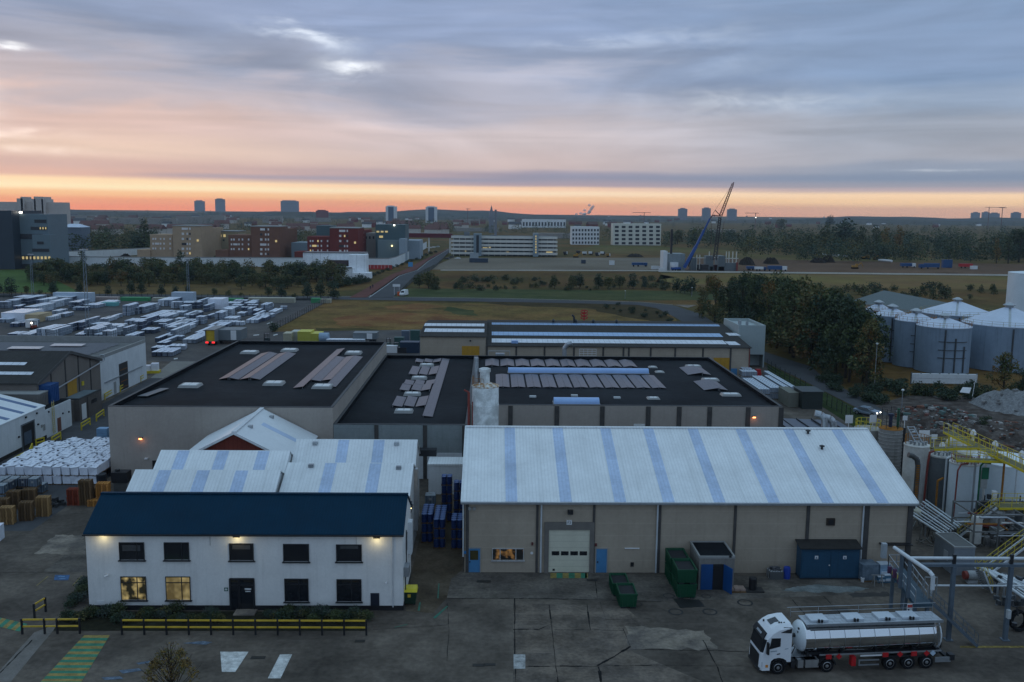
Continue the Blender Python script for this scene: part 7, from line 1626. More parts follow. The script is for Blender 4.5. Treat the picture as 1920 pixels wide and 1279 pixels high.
def yard_small():
 b=MB();b.k=0;w,d,h=1.0,1.15,1.1
 b.box(-w/2,w/2,-d/2,d/2,.12,h-.05);b.k=1;b.box(-w/2-.01,w/2+.01,-d/2-.01,d/2+.01,h-.05,h)
 b.k=2;b.box(-w/2,w/2,-d/2,d/2,0,.1)
 return b
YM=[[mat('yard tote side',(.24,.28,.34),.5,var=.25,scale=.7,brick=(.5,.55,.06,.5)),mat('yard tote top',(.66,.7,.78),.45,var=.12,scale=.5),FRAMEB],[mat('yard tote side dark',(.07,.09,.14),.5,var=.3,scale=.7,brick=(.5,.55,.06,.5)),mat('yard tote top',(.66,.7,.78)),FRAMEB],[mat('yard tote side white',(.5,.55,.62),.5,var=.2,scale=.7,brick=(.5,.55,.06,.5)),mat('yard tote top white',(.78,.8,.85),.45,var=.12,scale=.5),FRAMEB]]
seen=yard[:290]
for i,(x,y,z,a)in enumerate(seen):
 k=(0,1,0,2)[(int(x*.21)*7+int(y*.09)*3)%4]
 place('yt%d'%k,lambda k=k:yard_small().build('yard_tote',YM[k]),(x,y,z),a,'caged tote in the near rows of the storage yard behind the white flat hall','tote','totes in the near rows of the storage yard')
b=MB()
for x,y,z,a in yard[290:]:
 k=(0,1,0,2)[(int(x*.21)*7+int(y*.09)*3)%4]
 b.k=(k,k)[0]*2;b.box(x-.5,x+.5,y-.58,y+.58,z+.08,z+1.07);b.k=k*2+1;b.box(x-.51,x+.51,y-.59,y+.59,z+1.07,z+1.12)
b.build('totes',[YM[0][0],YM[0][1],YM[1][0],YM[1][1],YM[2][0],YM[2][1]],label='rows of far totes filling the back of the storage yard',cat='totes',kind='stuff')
for nm,u0,u1,v,h,dpt,m,lab in(('wrapped_stack',3,48,603,2.6,12,WRAP,'large white sheeted stack on the left of the storage yard'),('wrapped_stack',48,75,604,2.2,8,mat('buff stack',(.4,.3,.17),.7,var=.15),'buff-coloured end of the white sheeted stack'),('wrapped_stack',100,175,566,3.3,3,mat('pale blue wrap',(.4,.47,.55),.5,var=.1),'long pale wrapped stack at the back of the yard'),('wrapped_stack',322,363,566,3.4,4,mat('pale blue wrap',(.4,.47,.55)),'tall pale wrapped stack in the middle of the yard back'),('wrapped_stack',390,417,580,3.4,8,WRAP,'bright white stack right of the yard middle'),('crate_row',176,222,564.5,1.4,2.5,mat('pink crates',(.5,.4,.36),.7,brick=(1.2,1,.1,.4),var=.1),'row of pinkish crates along the yard fence'),('crate_row',226,280,564.5,1.3,2.5,mat('green crates',(.06,.36,.14),.6,brick=(1.2,1,.1,.4),var=.1),'left row of green crates along the yard fence'),('crate_row',285,322,565,1.2,2.5,mat('cream crates',(.5,.47,.36),.7,brick=(1.2,1,.1,.4),var=.1),'left row of cream crates along the yard fence'),('crate_row',408,455,566,1.2,2.5,mat('green crates',(.06,.36,.14)),'middle row of green crates along the yard fence'),('crate_row',465,553,567.5,1.7,3,mat('cream crates',(.5,.47,.36)),'long right row of cream crates along the yard fence'),('crate_row',583,600,568,1.6,2.5,mat('green crates',(.06,.36,.14)),'short row of green crates near the field corner'),('crate_row',601,620,568.5,1.4,2.5,mat('cream crates',(.5,.47,.36)),'short row of cream crates near the field corner'),('crate_row',190,218,574,1.2,3,mat('teal crates',(.12,.36,.36),.6,var=.1),'low row of teal crates in the yard'),('tarped_load',531,546,643,2.4,4,mat('cream tarp',(.46,.42,.3),.7,var=.1,brick=(1.3,1.2,.05,.3)),'leftmost cream tote block behind the big hall'),('tarped_load',546,558,640,2.5,4,mat('white tarp',(.5,.5,.44),.7,var=.1,brick=(1.3,1.2,.05,.3)),'cream tote block left of the yellow ones'),('tarped_load',558,583,642,2.7,5,mat('yellow tarp',(.55,.5,.07),.6,var=.08,brick=(1.3,1.2,.05,.3)),'left yellow tote block behind the big hall'),('tarped_load',583,601,642,2.2,5,mat('yellow tarp',(.55,.5,.07)),'right yellow tote block behind the big hall')):
 a,c=G(u0,v),G(u1,v)
 MB().box(a.x,c.x,a.y,a.y+dpt,0,h).box(a.x-.03,c.x+.03,a.y-.03,a.y+dpt+.03,h,h+.06).build(nm,m,label=lab,cat='stack' if nm[0]=='w' else('crates' if nm[0]=='c' else 'load'),base=a)
for k,x in enumerate((1.2,)):
 c=G(607,643);t=MB().cyl((c.x-1.3,c.y+1.3,1.3),(c.x+1.2,c.y+1.3,1.3),1.2,16).build('roll_tank',mat('pale blue roll',(.25,.34,.44),.5),label='pale blue round container beside the yellow tote blocks',cat='container',base=c)
for j in range(2):
 for i in range(9):place('yt2',lambda:yard_small().build('yard_tote',YM[2]),(G(616,644).x+i*1.1,G(616,644).y+j*1.3,0),0,'pale tote in the short row between round container and grey trailer','tote','pale totes behind the big hall')
def box_trailer(lab,u0,u1,v,h,dpt,m,endm=None,nm='box_trailer'):
 a,c=G(u0,v),G(u1,v);t=thing(nm,lab,'trailer',a)
 MB().box(a.x,c.x,a.y,a.y+dpt,1.0,h).build('body',m,t);MB().box(a.x+.1,c.x-.1,a.y+.05,a.y+.12,.7,1.0).build('chassis',FRAMEB,t)
 for x in(a.x+.8,c.x-1.6,c.x-.7):MB().cyl((x,a.y+.1,.45),(x,a.y+.5,.45),.45,12).build('wheel',RUBBER,t)
 if endm:MB().box(c.x-2.6,c.x-1.2,a.y-.03,a.y+.01,1.05,h-.1).build('panel',endm,t)
 return t
box_trailer('grey box trailer parked beside the yellow-backed lorry',409,453,645,3.6,6,mat('trailer grey',(.14,.16,.17),.5,var=.06),SIGNW)
box_trailer('grey container on the paving left of the rear shed',662,707,643,2.6,4,mat('trailer grey',(.14,.16,.17)),SIGNW)
a=G(385,648);c=G(404,648);t=thing('yellow_backed_lorry','lorry seen from behind with an open yellow interior and red tail lights','lorry',a)
MB().box(a.x,a.x+.12,a.y,a.y+9,1.0,4.0).box(c.x-.12,c.x,a.y,a.y+9,1.0,4.0).box(a.x+.12,c.x-.12,a.y,a.y+9,3.88,4.0).box(a.x+.12,c.x-.12,a.y,a.y+9,1.0,1.1).build('box_body',mat('lorry side',(.2,.2,.2),.5),t)
MB().box(a.x+.2,c.x-.2,a.y+.3,a.y+8,1.1,3.8).build('yellow_load',mat('yellow load',(.5,.33,.015),.6,var=.2,scale=.6),t)
MB().box(a.x+.1,c.x-.1,a.y-.05,a.y+.2,.5,.98).build('rear_beam',FRAMEB,t)
for x in(a.x+.45,c.x-.45):MB().box(x-.35,x+.35,a.y-.1,a.y-.04,.6,1.0).build('tail_light',TAIL,t)
for x in(a.x+.3,c.x-.6):MB().cyl((x,a.y+1.5,.5),(x+.35,a.y+1.5,.5),.5,12).build('wheel',RUBBER,t)
def forklift(u,v,m,lab):
 c=G(u,v);t=thing('forklift',lab,'forklift',c)
 MB().box(c.x-.6,c.x+.6,c.y,c.y+1.6,.35,1.1).build('body',m,t);f=MB()
 for x in(-.5,.5):
  for y in(.1,1.3):f.bar((c.x+x,c.y+y,1.1),(c.x+x,c.y+y,2.1),.08)
 f.box(c.x-.58,c.x+.58,c.y,c.y+1.45,2.1,2.2).build('roll_cage',FRAMEB,t)
 ms=MB().bar((c.x-.35,c.y-.15,.1),(c.x-.35,c.y-.15,2.6),.1).bar((c.x+.35,c.y-.15,.1),(c.x+.35,c.y-.15,2.6),.1).box(c.x-.4,c.x-.25,c.y-1.2,c.y-.2,.12,.18).box(c.x+.25,c.x+.4,c.y-1.2,c.y-.2,.12,.18);ms.build('mast',FRAMEB,t)
 for x in(-.55,.55):
  for y in(.25,1.3):MB().cyl((c.x+x-.1,c.y+y,.33),(c.x+x+.1,c.y+y,.33),.33,10).build('wheel',RUBBER,t)
forklift(499,642,mat('forklift dark',(.03,.05,.05),.5),'dark forklift on the yard left of the cream tote blocks');forklift(728,652,mat('forklift green',(.03,.08,.06),.5),'dark green forklift near the rear shed');forklift(742,660,mat('forklift dark',(.03,.05,.05)),'dark forklift beside the white and blue boxes');forklift(61,618,mat('forklift orange',(.3,.05,.02),.5),'reddish forklift working in the left part of the yard')
lamp((G(57,616).x,G(57,616).y-1,2.2),60,(1,.95,.8),.3)
c=G(55,617);t=MB().box(c.x-1,c.x+1,c.y,c.y+3,.4,2.6).build('white_van',SIGNW,label='small white vehicle with a bright lamp in the left yard',cat='van',base=c);MB().box(c.x+.5,c.x+.9,c.y-.1,c.y,1.5,1.9).build('lamp',BULBW,t)
for u,v,w,h,d,m,lab in((733,662,3.0,1.6,2,SIGNW,'white crates stacked left of the blue container behind the middle hall'),(748,650,2.4,2.2,2,mat('dull green box',(.03,.08,.07),.6),'dull green box near the rear shed'),(768,662,4.6,2.5,3,mat('navy box',(.015,.035,.07),.5),'dark blue container at the corner of the rear shed'),(778,642,2.4,3.0,2,mat('dull green box',(.03,.08,.07)),'tall dull green box beside the rear shed wall'),(760,640,2.0,2.6,2,mat('grey blue box',(.1,.13,.17),.6),'grey-blue box behind the dark blue container'),(752,662,2.6,1.2,1.6,FRAMEB,'low dark machine beside the dark blue container')):
 c=G(u,v);MB().box(c.x-w/2,c.x+w/2,c.y,c.y+d,0,h).box(c.x-w/2-.05,c.x+w/2+.05,c.y-.05,c.y+d+.05,h,h+.1).build('yard_box',m,label=lab,cat='box',base=c)
t=thing('yard_fence','dark wire fence between the storage yard and the dry field','fence',G(510,620))
a,c=G(510,622),G(616,566);n=26
for i in range(n+1):p=a.lerp(c,i/n);MB().bar(p,p+Vector((0,0,2.2)),.12).build('post',FRAMEB,t)
w=MB()
for z in(.3,.8,1.3,1.8,2.15):w.bar(a+Vector((0,0,z)),c+Vector((0,0,z)),.05)
w.build('wires',FRAMEB,t)
t=thing('yard_fence','long dark fence along the back of the storage yard','fence',G(300,560))
a,c=G(-60,558),G(615,565);n=60
for i in range(n+1):p=a.lerp(c,i/n);MB().bar(p,p+Vector((0,0,2.4)),.14).build('post',FRAMEB,t)
MB().extr([a+Vector((0,0,.2)),c+Vector((0,0,.2)),c+Vector((0,0,1.0)),a+Vector((0,0,1.0))],(0,.06,0)).build('boards',mat('fence board',(.04,.045,.045),.8),t)
for u,vb,vt,lab in((62,557,478,'leftmost tall lattice lamp mast in the storage yard'),(166,640,470,'double lattice lamp mast behind the brown workshop'),(354,562,487,'right tall lattice lamp mast at the yard back')):
 b0=G(u,vb);h=P(u,vt,b0.y).z;t=thing('lamp_mast',lab,'mast',b0,'lattice lamp masts of the storage yard');q=MB();w=.45 if h<28 else .5
 for x in(-w,w):q.bar((b0.x+x,b0.y,0),(b0.x+x*.6,b0.y,h),.12)
 n=14
 for i in range(n):
  z0,z1=h*i/n,h*(i+1)/n;k0,k1=1-.4*i/n,1-.4*(i+1)/n
  q.bar((b0.x-w*k0,b0.y,z0),(b0.x+w*k1,b0.y,z1),.06)
 q.build('lattice',mat('mast grey',(.2,.23,.26),.6),t)
 MB().box(b0.x-1.0,b0.x+1.0,b0.y-.3,b0.y+.3,h,h+.35).build('lamp_bank',METAL,t)
def leaf_clump(b,rng,blobs,n,size,mixm):
 tot=sum(q[1][0]*q[1][2]for q in blobs)
 for c,r in blobs:
  m=int(n*r[0]*r[2]/tot)
  for _ in range(m):
   a=rng.uniform(0,6.2832);z=rng.uniform(-.75,1);q=math.sqrt(max(0,1-z*z));k=rng.uniform(.55,1.06)if rng.random()<.85 else rng.uniform(1.0,1.25)
   p=Vector((c[0]+r[0]*q*math.cos(a)*k,c[1]+r[1]*q*math.sin(a)*k,c[2]+r[2]*z*k))
   s=size*rng.uniform(.5,1.35)
   u=Vector((rng.uniform(-1,1),rng.uniform(-1,1),rng.uniform(-.7,.7))).normalized();w=u.orthogonal().normalized()
   w=(w*math.cos(a*3)+u.cross(w)*math.sin(a*3))
   b.k=mixm[rng.randrange(len(mixm))]if rng.random()<.3 else mixm[int(abs(c[0]*3.1+c[2]*1.7))%len(mixm)]
   b.quad(p-u*s*.5,p+w*s*.32,p+u*s*.5,p-w*s*.32)
def tree_proto(name,kind,h,w,n,leaf,mixm,seed):
 rng=random.Random(seed);t=thing(name,'','tree',(0,0,0))
 bl=[]
 if kind=='round':
  for _ in range(11):a=rng.uniform(0,6.3);z=rng.uniform(.22,.82)*h;q=rng.uniform(.1,.62)*w/2*(1.15-.5*z/h);r=rng.uniform(.2,.34)*w;bl.append(((q*math.cos(a),q*math.sin(a),z),(r,r,r*rng.uniform(.7,1.05))))
 elif kind=='wild':
  for _ in range(20):a=rng.uniform(0,6.3);z=rng.uniform(.14,.93)*h;q=rng.uniform(.15,1.0)*w/2*(1.05-.75*(z/h)**2);r=rng.uniform(.1,.2)*w;bl.append(((q*math.cos(a),q*math.sin(a),z),(r,r,r*rng.uniform(.7,1.3))))
 elif kind=='poplar':
  for i in range(9):z=h*(.2+.72*i/8);r=w/2*(.5+.6*math.sin(math.pi*(.15+.8*i/9)));bl.append(((rng.uniform(-.2,.2)*w,rng.uniform(-.2,.2)*w,z),(r*.8,r*.8,h*.11)))
 elif kind=='bush':
  for _ in range(7):a=rng.uniform(0,6.3);q=rng.uniform(0,.6)*w/2;z=rng.uniform(.2,.65)*h;r=rng.uniform(.2,.34)*w;bl.append(((q*math.cos(a),q*math.sin(a),z),(r,r,min(r,h*.4))))
 else:
  for i in range(8):z=h*(.12+.8*i/7);r=w/2*(1.05-.9*i/7);bl.append(((rng.uniform(-.1,.1)*w,rng.uniform(-.1,.1)*w,z),(r,r,h*.1)))
 tr=MB();lean=rng.uniform(-.03,.03)*h
 pts=[(0,0,-.1),(lean*.4,0,h*.3),(lean,rng.uniform(-.02,.02)*h,h*.78)]
 rad=max(.05,h*.018)
 tr.cyl(pts[0],pts[1],rad*1.3,7,rad);tr.cyl(pts[1],pts[2],rad,7,rad*.3)
 for c,r in bl[:6]:tr.cyl((lean*.5,0,max(.15*h,c[2]*.55)),(c[0]*.8,c[1]*.8,c[2]),rad*.5,5,rad*.12)
 tr.build('trunk',BARK,t)
 b=MB();leaf_clump(b,rng,bl,n,leaf,list(range(len(mixm))));b.build('crown',[LEAVES[i]for i in mixm],t)
 return t
TP={}
def put_tree(key,loc,h,lab,cat='tree',grp=None,wsc=1.):
 spec={'round':('broad_tree','round',10,8,1000,.8,(0,1,2)),'dark':('dark_tree','round',10,7.6,1000,.8,(0,0,4)),'olive':('olive_tree','round',10,7.6,1000,.8,(2,1,2)),'rusty':('autumn_tree','round',10,7,900,.75,(2,3,2)),'poplar':('poplar_tree','poplar',14,4.2,560,.8,(1,0,2)),'gold':('golden_poplar','poplar',14,4.2,520,.8,(2,5,3)),'bush':('bush','bush',3,4,380,.42,(0,1,2)),'dbush':('bush','bush',3,4,380,.42,(0,4,0)),'young':('young_tree','cone',6,3.6,420,.5,(0,1)),'big':('broad_tree','wild',14,11,2600,.62,(0,1,1,2)),'bigd':('dark_tree','wild',14,10,2600,.62,(0,4,1,0)),'bigo':('olive_tree','wild',14,10,2200,.62,(2,1,2,3))}[key]
 vv=key+str(yr.randrange(3))
 H0=spec[2]
 if vv not in TP:
  t=tree_proto(spec[0],spec[1],spec[2],spec[3],spec[4],spec[5],spec[6],hash(vv)%1000 if False else len(TP)*17+5);TP[vv]=t
 else:t=dup(TP[vv])
 s=h/H0;t.location=loc;t.scale=(s*wsc,s*wsc,s);t.rotation_euler=(0,0,yr.uniform(0,6.28))
 t['label']=lab;t['category']=cat
 if grp:t['group']=grp
 elif'group' in t:del t['group']
 return t
def hpx(u,v,vt):
 g_=G(u,v);return P(u,vt,g_.y).z
for u,v,vt,k,lab in((22,553,519,'dark','largest dark tree at the left end of the yard tree row'),(0,551,532,'dark','dark tree cut by the left edge behind the yard'),(50,551,534,'olive','olive tree right of the largest dark one behind the yard'),(75,551,541,'bush','low bush in the yard tree row beside the leftmost mast'),(100,552,526,'dark','tall dark tree in the row right of the leftmost mast'),(150,552,529,'dark','dark tree in the row beside the double mast'),(202,553,534,'dark','compact dark tree right of the double mast'),(227,552,541,'bush','small bush in the middle of the yard tree row'),(247,553,527,'dark','left one of the pair of broad dark trees behind the yard'),(266,553,529,'dark','right one of the pair of broad dark trees behind the yard'),(303,554,532,'dark','dark tree left of the right-hand mast'),(329,554,534,'dark','dark tree just before the right-hand mast'),(352,551,535,'dark','slim dark tree at the right-hand mast'),(402,554,539,'round','round tree first to the right of the right-hand mast'),(429,554,543,'bush','round bush second to the right of the right-hand mast'),(452,555,547,'bush','tiny bush in the open verge'),(503,556,536,'round','round tree standing alone in the verge'),(528,557,531,'dark','round dark tree left of the tree trio'),(552,557,548,'bush','tiny bush before the tree trio'),(577,559,527,'dark','left tree of the dark trio at the field corner'),(601,560,527,'dark','middle tree of the dark trio at the field corner'),(626,560,530,'dark','right tree of the dark trio at the field corner')):
 put_tree(k,G(u,v),hpx(u,v,vt),lab,'tree' if 'tree' in lab else 'bush','trees along the back of the yard')
for i in range(125):
 u=60+584*(i+yr.random())/125;v=yr.choice((518,524,530,534))+yr.uniform(-3,3)+(6 if u>450 else 0)
 k=yr.choice(('round','olive','rusty','dark','round','olive','olive'));hh=yr.uniform(7.5,11)if v<530 else yr.uniform(5,8)
 put_tree(k,G(u,v),hh,'bushy tree in the young woodland strip behind the storage yard','tree','young woodland behind the storage yard',yr.uniform(.9,1.3))
put_tree('poplar',G(340,524),14,'tall conical tree sticking out of the young woodland strip','tree');put_tree('poplar',G(155,512),12,'tall narrow tree near the parked cars','tree')
for i in range(58):
 t_=(i+yr.random())/58;row_=i%4
 bu,bv=1318+(1640-1318)*t_,598+(738-598)*t_
 bu+=(0,22,60,110)[row_]*(1-.55*t_)+yr.uniform(-10,10);bv-=(6,18,36,56)[row_]*(.7+.5*t_)
 if bu>1630:bu=1630-yr.uniform(0,50)
 if bu>1575 and bv<640:bv=640+yr.uniform(0,30)
 vtop=522+max(0,bu-1450)*.22+yr.uniform(-6,22)-(4 if row_>1 else 0)+max(0,bu-1560)*.35
 h=max(5,min(20,hpx(bu,bv,vtop)))
 put_tree(yr.choice(('big','bigd','bigd','bigo','big','bigo','poplar')),G(bu,bv),h,'tree in the dark grove beside the road right of the rear shed','tree','dark grove beside the road',yr.uniform(.75,1.05))
for u,v,vt,k,lab in((1268,548,519,'dark','leftmost dark tree of the clump by the mown meadow'),(1284,550,522,'dark','middle dark tree of the clump by the mown meadow'),(1296,552,517,'dark','rightmost dark tree of the clump by the mown meadow'),(1330,545,515,'rusty','rust-tinted tree above the dark grove'),(1372,540,512,'rusty','tall rust-tinted tree at the top of the dark grove'),(1420,560,518,'olive','olive tree at the top right of the dark grove'),(1510,580,526,'olive','olive tree beyond the red-roofed house'),(1570,575,535,'olive','slim olive tree left of the white hall'),(1880,748,662,'bigo','large green tree in front of the biggest oil tank'),(1915,752,690,'bigd','dark tree at the right edge below the oil tanks'),(1848,818,778,'bigd','dark round bush tree among the rubble'),(1682,742,708,'dbush','low bush at the foot of the narrow oil tanks')):
 put_tree(k,G(u,v),hpx(u,v,vt),lab,'tree')
for i in range(36):
 u=yr.uniform(1630,1860);v=yr.uniform(712,760)if u<1720 else yr.uniform(730,752);put_tree(yr.choice(('bush','dbush','dbush')),G(u,v),yr.uniform(1.2,2.8),'low dark bush on the bank below the oil tanks','bush','bushes below the oil tanks',yr.uniform(1,1.5))
for i in range(34):
 u=yr.uniform(1530,1660);v=700+(u-1530)*.35+yr.uniform(-2,20);put_tree('dbush',G(u,v),yr.uniform(1,2.2),'low scrub at the edge of the road below the grove','bush','scrub between road and grove',yr.uniform(1,1.6))
for u,v,vt,k,lab in((786,540,512,'round','left tree beside the bridge'),(803,541,505,'olive','tallest tree beside the bridge'),(818,540,514,'olive','right tree beside the bridge'),(862,538,521,'olive','rounded bushy tree in the heath right of the bridge')):put_tree(k,G(u,v),hpx(u,v,vt),lab,'tree')
for i in range(80):
 u=yr.uniform(800,1260);v=yr.uniform(522,545);put_tree(yr.choice(('bush','dbush','bush','bush')),G(u,v),yr.uniform(1.0,3.2),'bush scattered over the brown heath beyond the meadow','bush','bushes on the heath',yr.uniform(.9,1.5))
for i in range(9):
 u=1045+i*24+yr.uniform(-6,6);put_tree(yr.choice(('olive','round','dark')),G(u,541),yr.uniform(4.5,8),'small tree in the broken row along the far side of the meadow','tree','small trees beyond the meadow')
for i in range(44):
 u=yr.uniform(1420,1900);v=yr.uniform(541,562);put_tree(yr.choice(('bush','dbush','round','young')),G(u,v),yr.uniform(2,5.5),'shrub in the overgrown strip beyond the oil tanks','bush','overgrown strip beyond the oil tanks',yr.uniform(.9,1.4))
for i in range(16):
 u=yr.uniform(1120,1275);v=572+max(0,(u-1150))*.22+yr.uniform(-4,12);put_tree('dbush',G(u,v),yr.uniform(.8,2.2),'low shrub on the dark scrub beside the road bend','bush','shrubs beside the road bend',1.3)
for i in range(13):
 u=620+i*6+yr.uniform(-2,2);put_tree('dbush',G(u,540-i*.9),yr.uniform(2.5,5),'bush on the slope left of the cycle path','bush','bushes left of the cycle path',1.2)
for i in range(14):
 u=700+i*9;put_tree('dbush',G(u,518-i*3.4),yr.uniform(1.5,3),'low bush on the bank between prison wall and cycle path','bush','bushes between prison wall and cycle path',1.4)
c=G(520,625);put_tree('dbush',G(512,622),3.0,'dark bush at the corner of the yard fence','bush')
sheet('planting_bed',gp((120,1147),(836,1147))[:1]+[G(690,1147),G(686,1183),G(100,1183)],.03,mat('bed soil',(.022,.022,.014),.95,var=.4,scale=2))
sb=random.Random(5)
SP=[]
def shrub(loc,h,k):
 if len(SP)<4:
  t=thing('garden_shrub','','shrub',(0,0,0));b=MB();rg=random.Random(len(SP))
  leaf_clump(b,rg,[((rg.uniform(-.4,.4),rg.uniform(-.3,.3),.45),(.5,.45,.42))for _ in range(5)],700,.13,[0,1])
  b.build('foliage',[[LEAVES[0],LEAVES[4]],[mat('grey leaf',(.05,.065,.055),.8,var=.3),LEAVES[4]],[LEAVES[2],LEAVES[0]],[LEAVES[1],LEAVES[0]]][len(SP)],t)
  q=MB()
  for a in range(4):q.cyl((0,0,0),(.25*math.cos(a*1.6),.25*math.sin(a*1.6),.5),.015,5)
  q.build('stems',BARK,t);SP.append(t);o=t
 else:o=dup(SP[k%4])
 o.location=loc;o.scale=(h*1.25,h*1.1,h);o.rotation_euler=(0,0,sb.uniform(0,6))
 o['label']='low shrub in the planting bed between office wall and railing';o['group']='shrubs of the office planting bed'
for i in range(44):
 x=-35.5+25.3*(i+sb.random())/44
 if-22.3<x<-19.3:continue
 shrub((x,75.0-sb.uniform(.2,1.9),0),sb.uniform(.55,1.1),i)
for i in range(7):shrub((-35.3-sb.uniform(0,1.2),76+i*.9,0),sb.uniform(.6,1.1),i)
rg=random.Random(9);c=G(322,1300);t=thing('autumn_tree','small autumn tree with orange-brown leaves rising from the bottom edge','tree',(c.x,57.5,0))
x0,y0=P(322,1300,57.5).x,57.5;ztop=P(327,1208,57.5).z
b=MB();q=MB();q.cyl((x0,y0,-.1),(x0,y0,ztop*.6),.11,8,.07)
for i in range(60):
 z=ztop*rg.uniform(.35,.98);a=rg.uniform(0,6.3);L_=(ztop*1.04-z)*.62+.2;tip=(x0+L_*math.cos(a)*.8,y0+L_*math.sin(a)*.8,min(z+L_*.75,ztop*1.02));q.cyl((x0,y0,z*.85),tip,.03,5,.008)
 bl_=Vector((x0,y0,z*.85)).lerp(Vector(tip),.75);leaf_clump(b,rg,[((bl_.x,bl_.y,bl_.z),(.34,.34,.3))],52 if z<ztop*.8 else 8,.13,[0,1,2])
q.cyl((x0,y0,ztop*.6),(x0+.05,y0,ztop*1.0),.05,6,.012)
q.build('trunk',BARK,t);b.build('crown',[mat('autumn leaf',(.19,.12,.022),.8,var=.35,scale=3),LEAVES[2],mat('autumn leaf dark',(.1,.06,.018),.8,var=.3)],t)
# beyond the road
def fbox(t,name,u0,u1,vt,Y,d,m,z0=0,side=0):
 """box of building t whose front spans the sight lines u0..u1 at distance Y"""
 a,b=P(u0,vt,Y),P(u1,vt,Y);return MB().box(a.x,b.x,Y,Y+d,z0,a.z).build(name,m,t)
def fwin(t,u0,u1,v0,v1,Y,m,name='window',d=.25):
 a,b=P(u0,v1,Y),P(u1,v0,Y);return MB().box(a.x,b.x,Y-d,Y+.1,a.z,b.z).build(name,m,t)
def block(name,lab,u,vb,Y,cat='building',grp=None):return thing(name,lab,cat,(P(u,vb,Y).x,Y,0),grp)
WPAL=mat('window pale',(.72,.68,.66),.4,var=.15,scale=.3);WDRK=mat('window dark',(.03,.03,.035),.3,var=.1)
bw=random.Random(21)
def cell_block(lab,u,dv,Y,m,seed):
 t=block('cell_block',lab,u+27,480,Y)
 fbox(t,'tall_wing',u,u+54,423+dv,Y,26,m);fbox(t,'left_wing',u-42,u-.1,439.5+dv,Y+2,22,m);fbox(t,'side_wing',u+54.2,u+65,428+dv,Y+26,40,m);fbox(t,'low_wing',u-66,u-42.2,468+dv,Y,18,m)
 fbox(t,'roof_edge',u-.3,u+54.3,422.4+dv,Y-.3,26,COPING,P(u,424+dv,Y).z)
 for i,v in enumerate((429,438.5,448,457.5,466.5,475)):
  for j,(a,w)in enumerate(((18,4 if i%3 else 9),(27,2.5),(32,2.5))):
   lit=(seed+i*5+j*3)%17==0
   fwin(t,u+a,u+a+w,v+dv-2,v+dv+2,Y,LITY if lit else(WDRK if(i+j+seed)%6==0 else WPAL))
 for i,v in enumerate((448,457,466)):
  for j,a in enumerate((-37,-32.5,-23,-16.5,-5)):fwin(t,u+a,u+a+(2.4 if(i,j)!=(1,1)else 8),v+dv-1.8,v+dv+1.8,Y+2,LITY if(seed+i+j)%11==0 else WPAL)
 for v in(432,441,450,459,467):
  for a in(55.5,58,60.5,63):fwin(t,u+a,u+a+1.5,v+dv-1.8,v+dv+1.8,Y+26,WPAL)
 fwin(t,u+46,u+49.5,449+dv,453+dv,Y,LITY if seed%2 else m)
cell_block('tan six-storey block with pale window frames behind the prison wall',323,0,640,TAN,3)
cell_block('brown six-storey block with one lit window in the middle of three',470,1.2,645,BRICKB,5)
cell_block('dark red six-storey block right of the brown one',618,4,620,BRICKR,9)
t=block('low_annex','pale yellow annex with lit windows between the tan and brown blocks',420,470,700);fbox(t,'wall',394,446,433,700,20,mat('cream annex',(.32,.26,.16),.8,var=.08));fbox(t,'roof',393,447,432.4,699.6,21,COPING,P(400,434,700).z)
for u in(402,411,419):fwin(t,u,u+4,439.5,444.5,700,LITY)
for u in(410,418):fwin(t,u,u+3,449,452,700,WDRK)
t=block('low_annex','grey-blue low hall between the brown and dark red blocks',563,480,660);fbox(t,'wall',546,577,455,660,30,mat('annex blue',(.2,.25,.28),.8,var=.06))
t=block('low_annex','pale panelled annex right of the dark red block',700,478,655);fbox(t,'wall',683,708,437,655,20,mat('annex pale',(.3,.27,.24),.8,var=.06))
for u in(685,692,699):fwin(t,u,u+3,443,448,655,WDRK)
t=block('plant_building','dark teal plant building with lit upper windows beside the prison yard',735,478,640)
fbox(t,'upper_storey',704,760,421,646,26,mat('teal cladding',(.07,.11,.12),.7,var=.08));fbox(t,'front_wing',708,748,450,640,5.9,mat('teal pale',(.17,.22,.23),.7,var=.08));fbox(t,'end_wing',748.2,760,448,630,15,mat('pale grey blue',(.28,.33,.37),.7));fbox(t,'side_wing',760.2,787,451,660,30,mat('pale grey blue',(.28,.33,.37)))
for u in(706,714,722):fwin(t,u,u+5,433,436,646,LITY)
fwin(t,711,718,442,446,646,LITY)
c=P(739,423.5,645);MB().box(c.x-.5,c.x+.5,645,645.5,c.z,c.z+.8).build('flood_lamp',BULBW,t)
c=P(735,461,638);MB().box(c.x-.5,c.x+.5,637.4,638,c.z-.5,c.z+.5).build('flood_lamp',BULB,t)
t=block('plant_building','plain teal block behind the dark red block',605,450,690);fbox(t,'wall',593,620,423,690,25,mat('teal cladding',(.07,.11,.12)))
def wall_run(lab,pts,h,m):
 t=thing('prison_wall',lab,'wall',G(*pts[0]));q=[G(*p)for p in pts]
 for a,b in zip(q[:-1],q[1:]):
  MB().extr([a,b,b+Vector((0,0,h)),a+Vector((0,0,h))],(0,.5,0)).build('wall',m,t)
  MB().extr([a+Vector((0,-.15,h)),b+Vector((0,-.15,h)),b+Vector((0,-.15,h+.5)),a+Vector((0,-.15,h+.5))],(0,.8,0)).build('coping',COPING,t)
PW=mat('prison concrete',(.66,.68,.68),.85,var=.08,scale=.05,streak=.25)
wall_run('long pale prison wall running across behind the young woodland',((88,498),(200,499.5),(400,500),(568,500.5)),5.2,PW)
wall_run('pale prison wall curving away beside the road towards the plant building',((686,503),(730,503),(742,500),(757,492),(775,481),(790,471),(800,465)),5.6,PW)
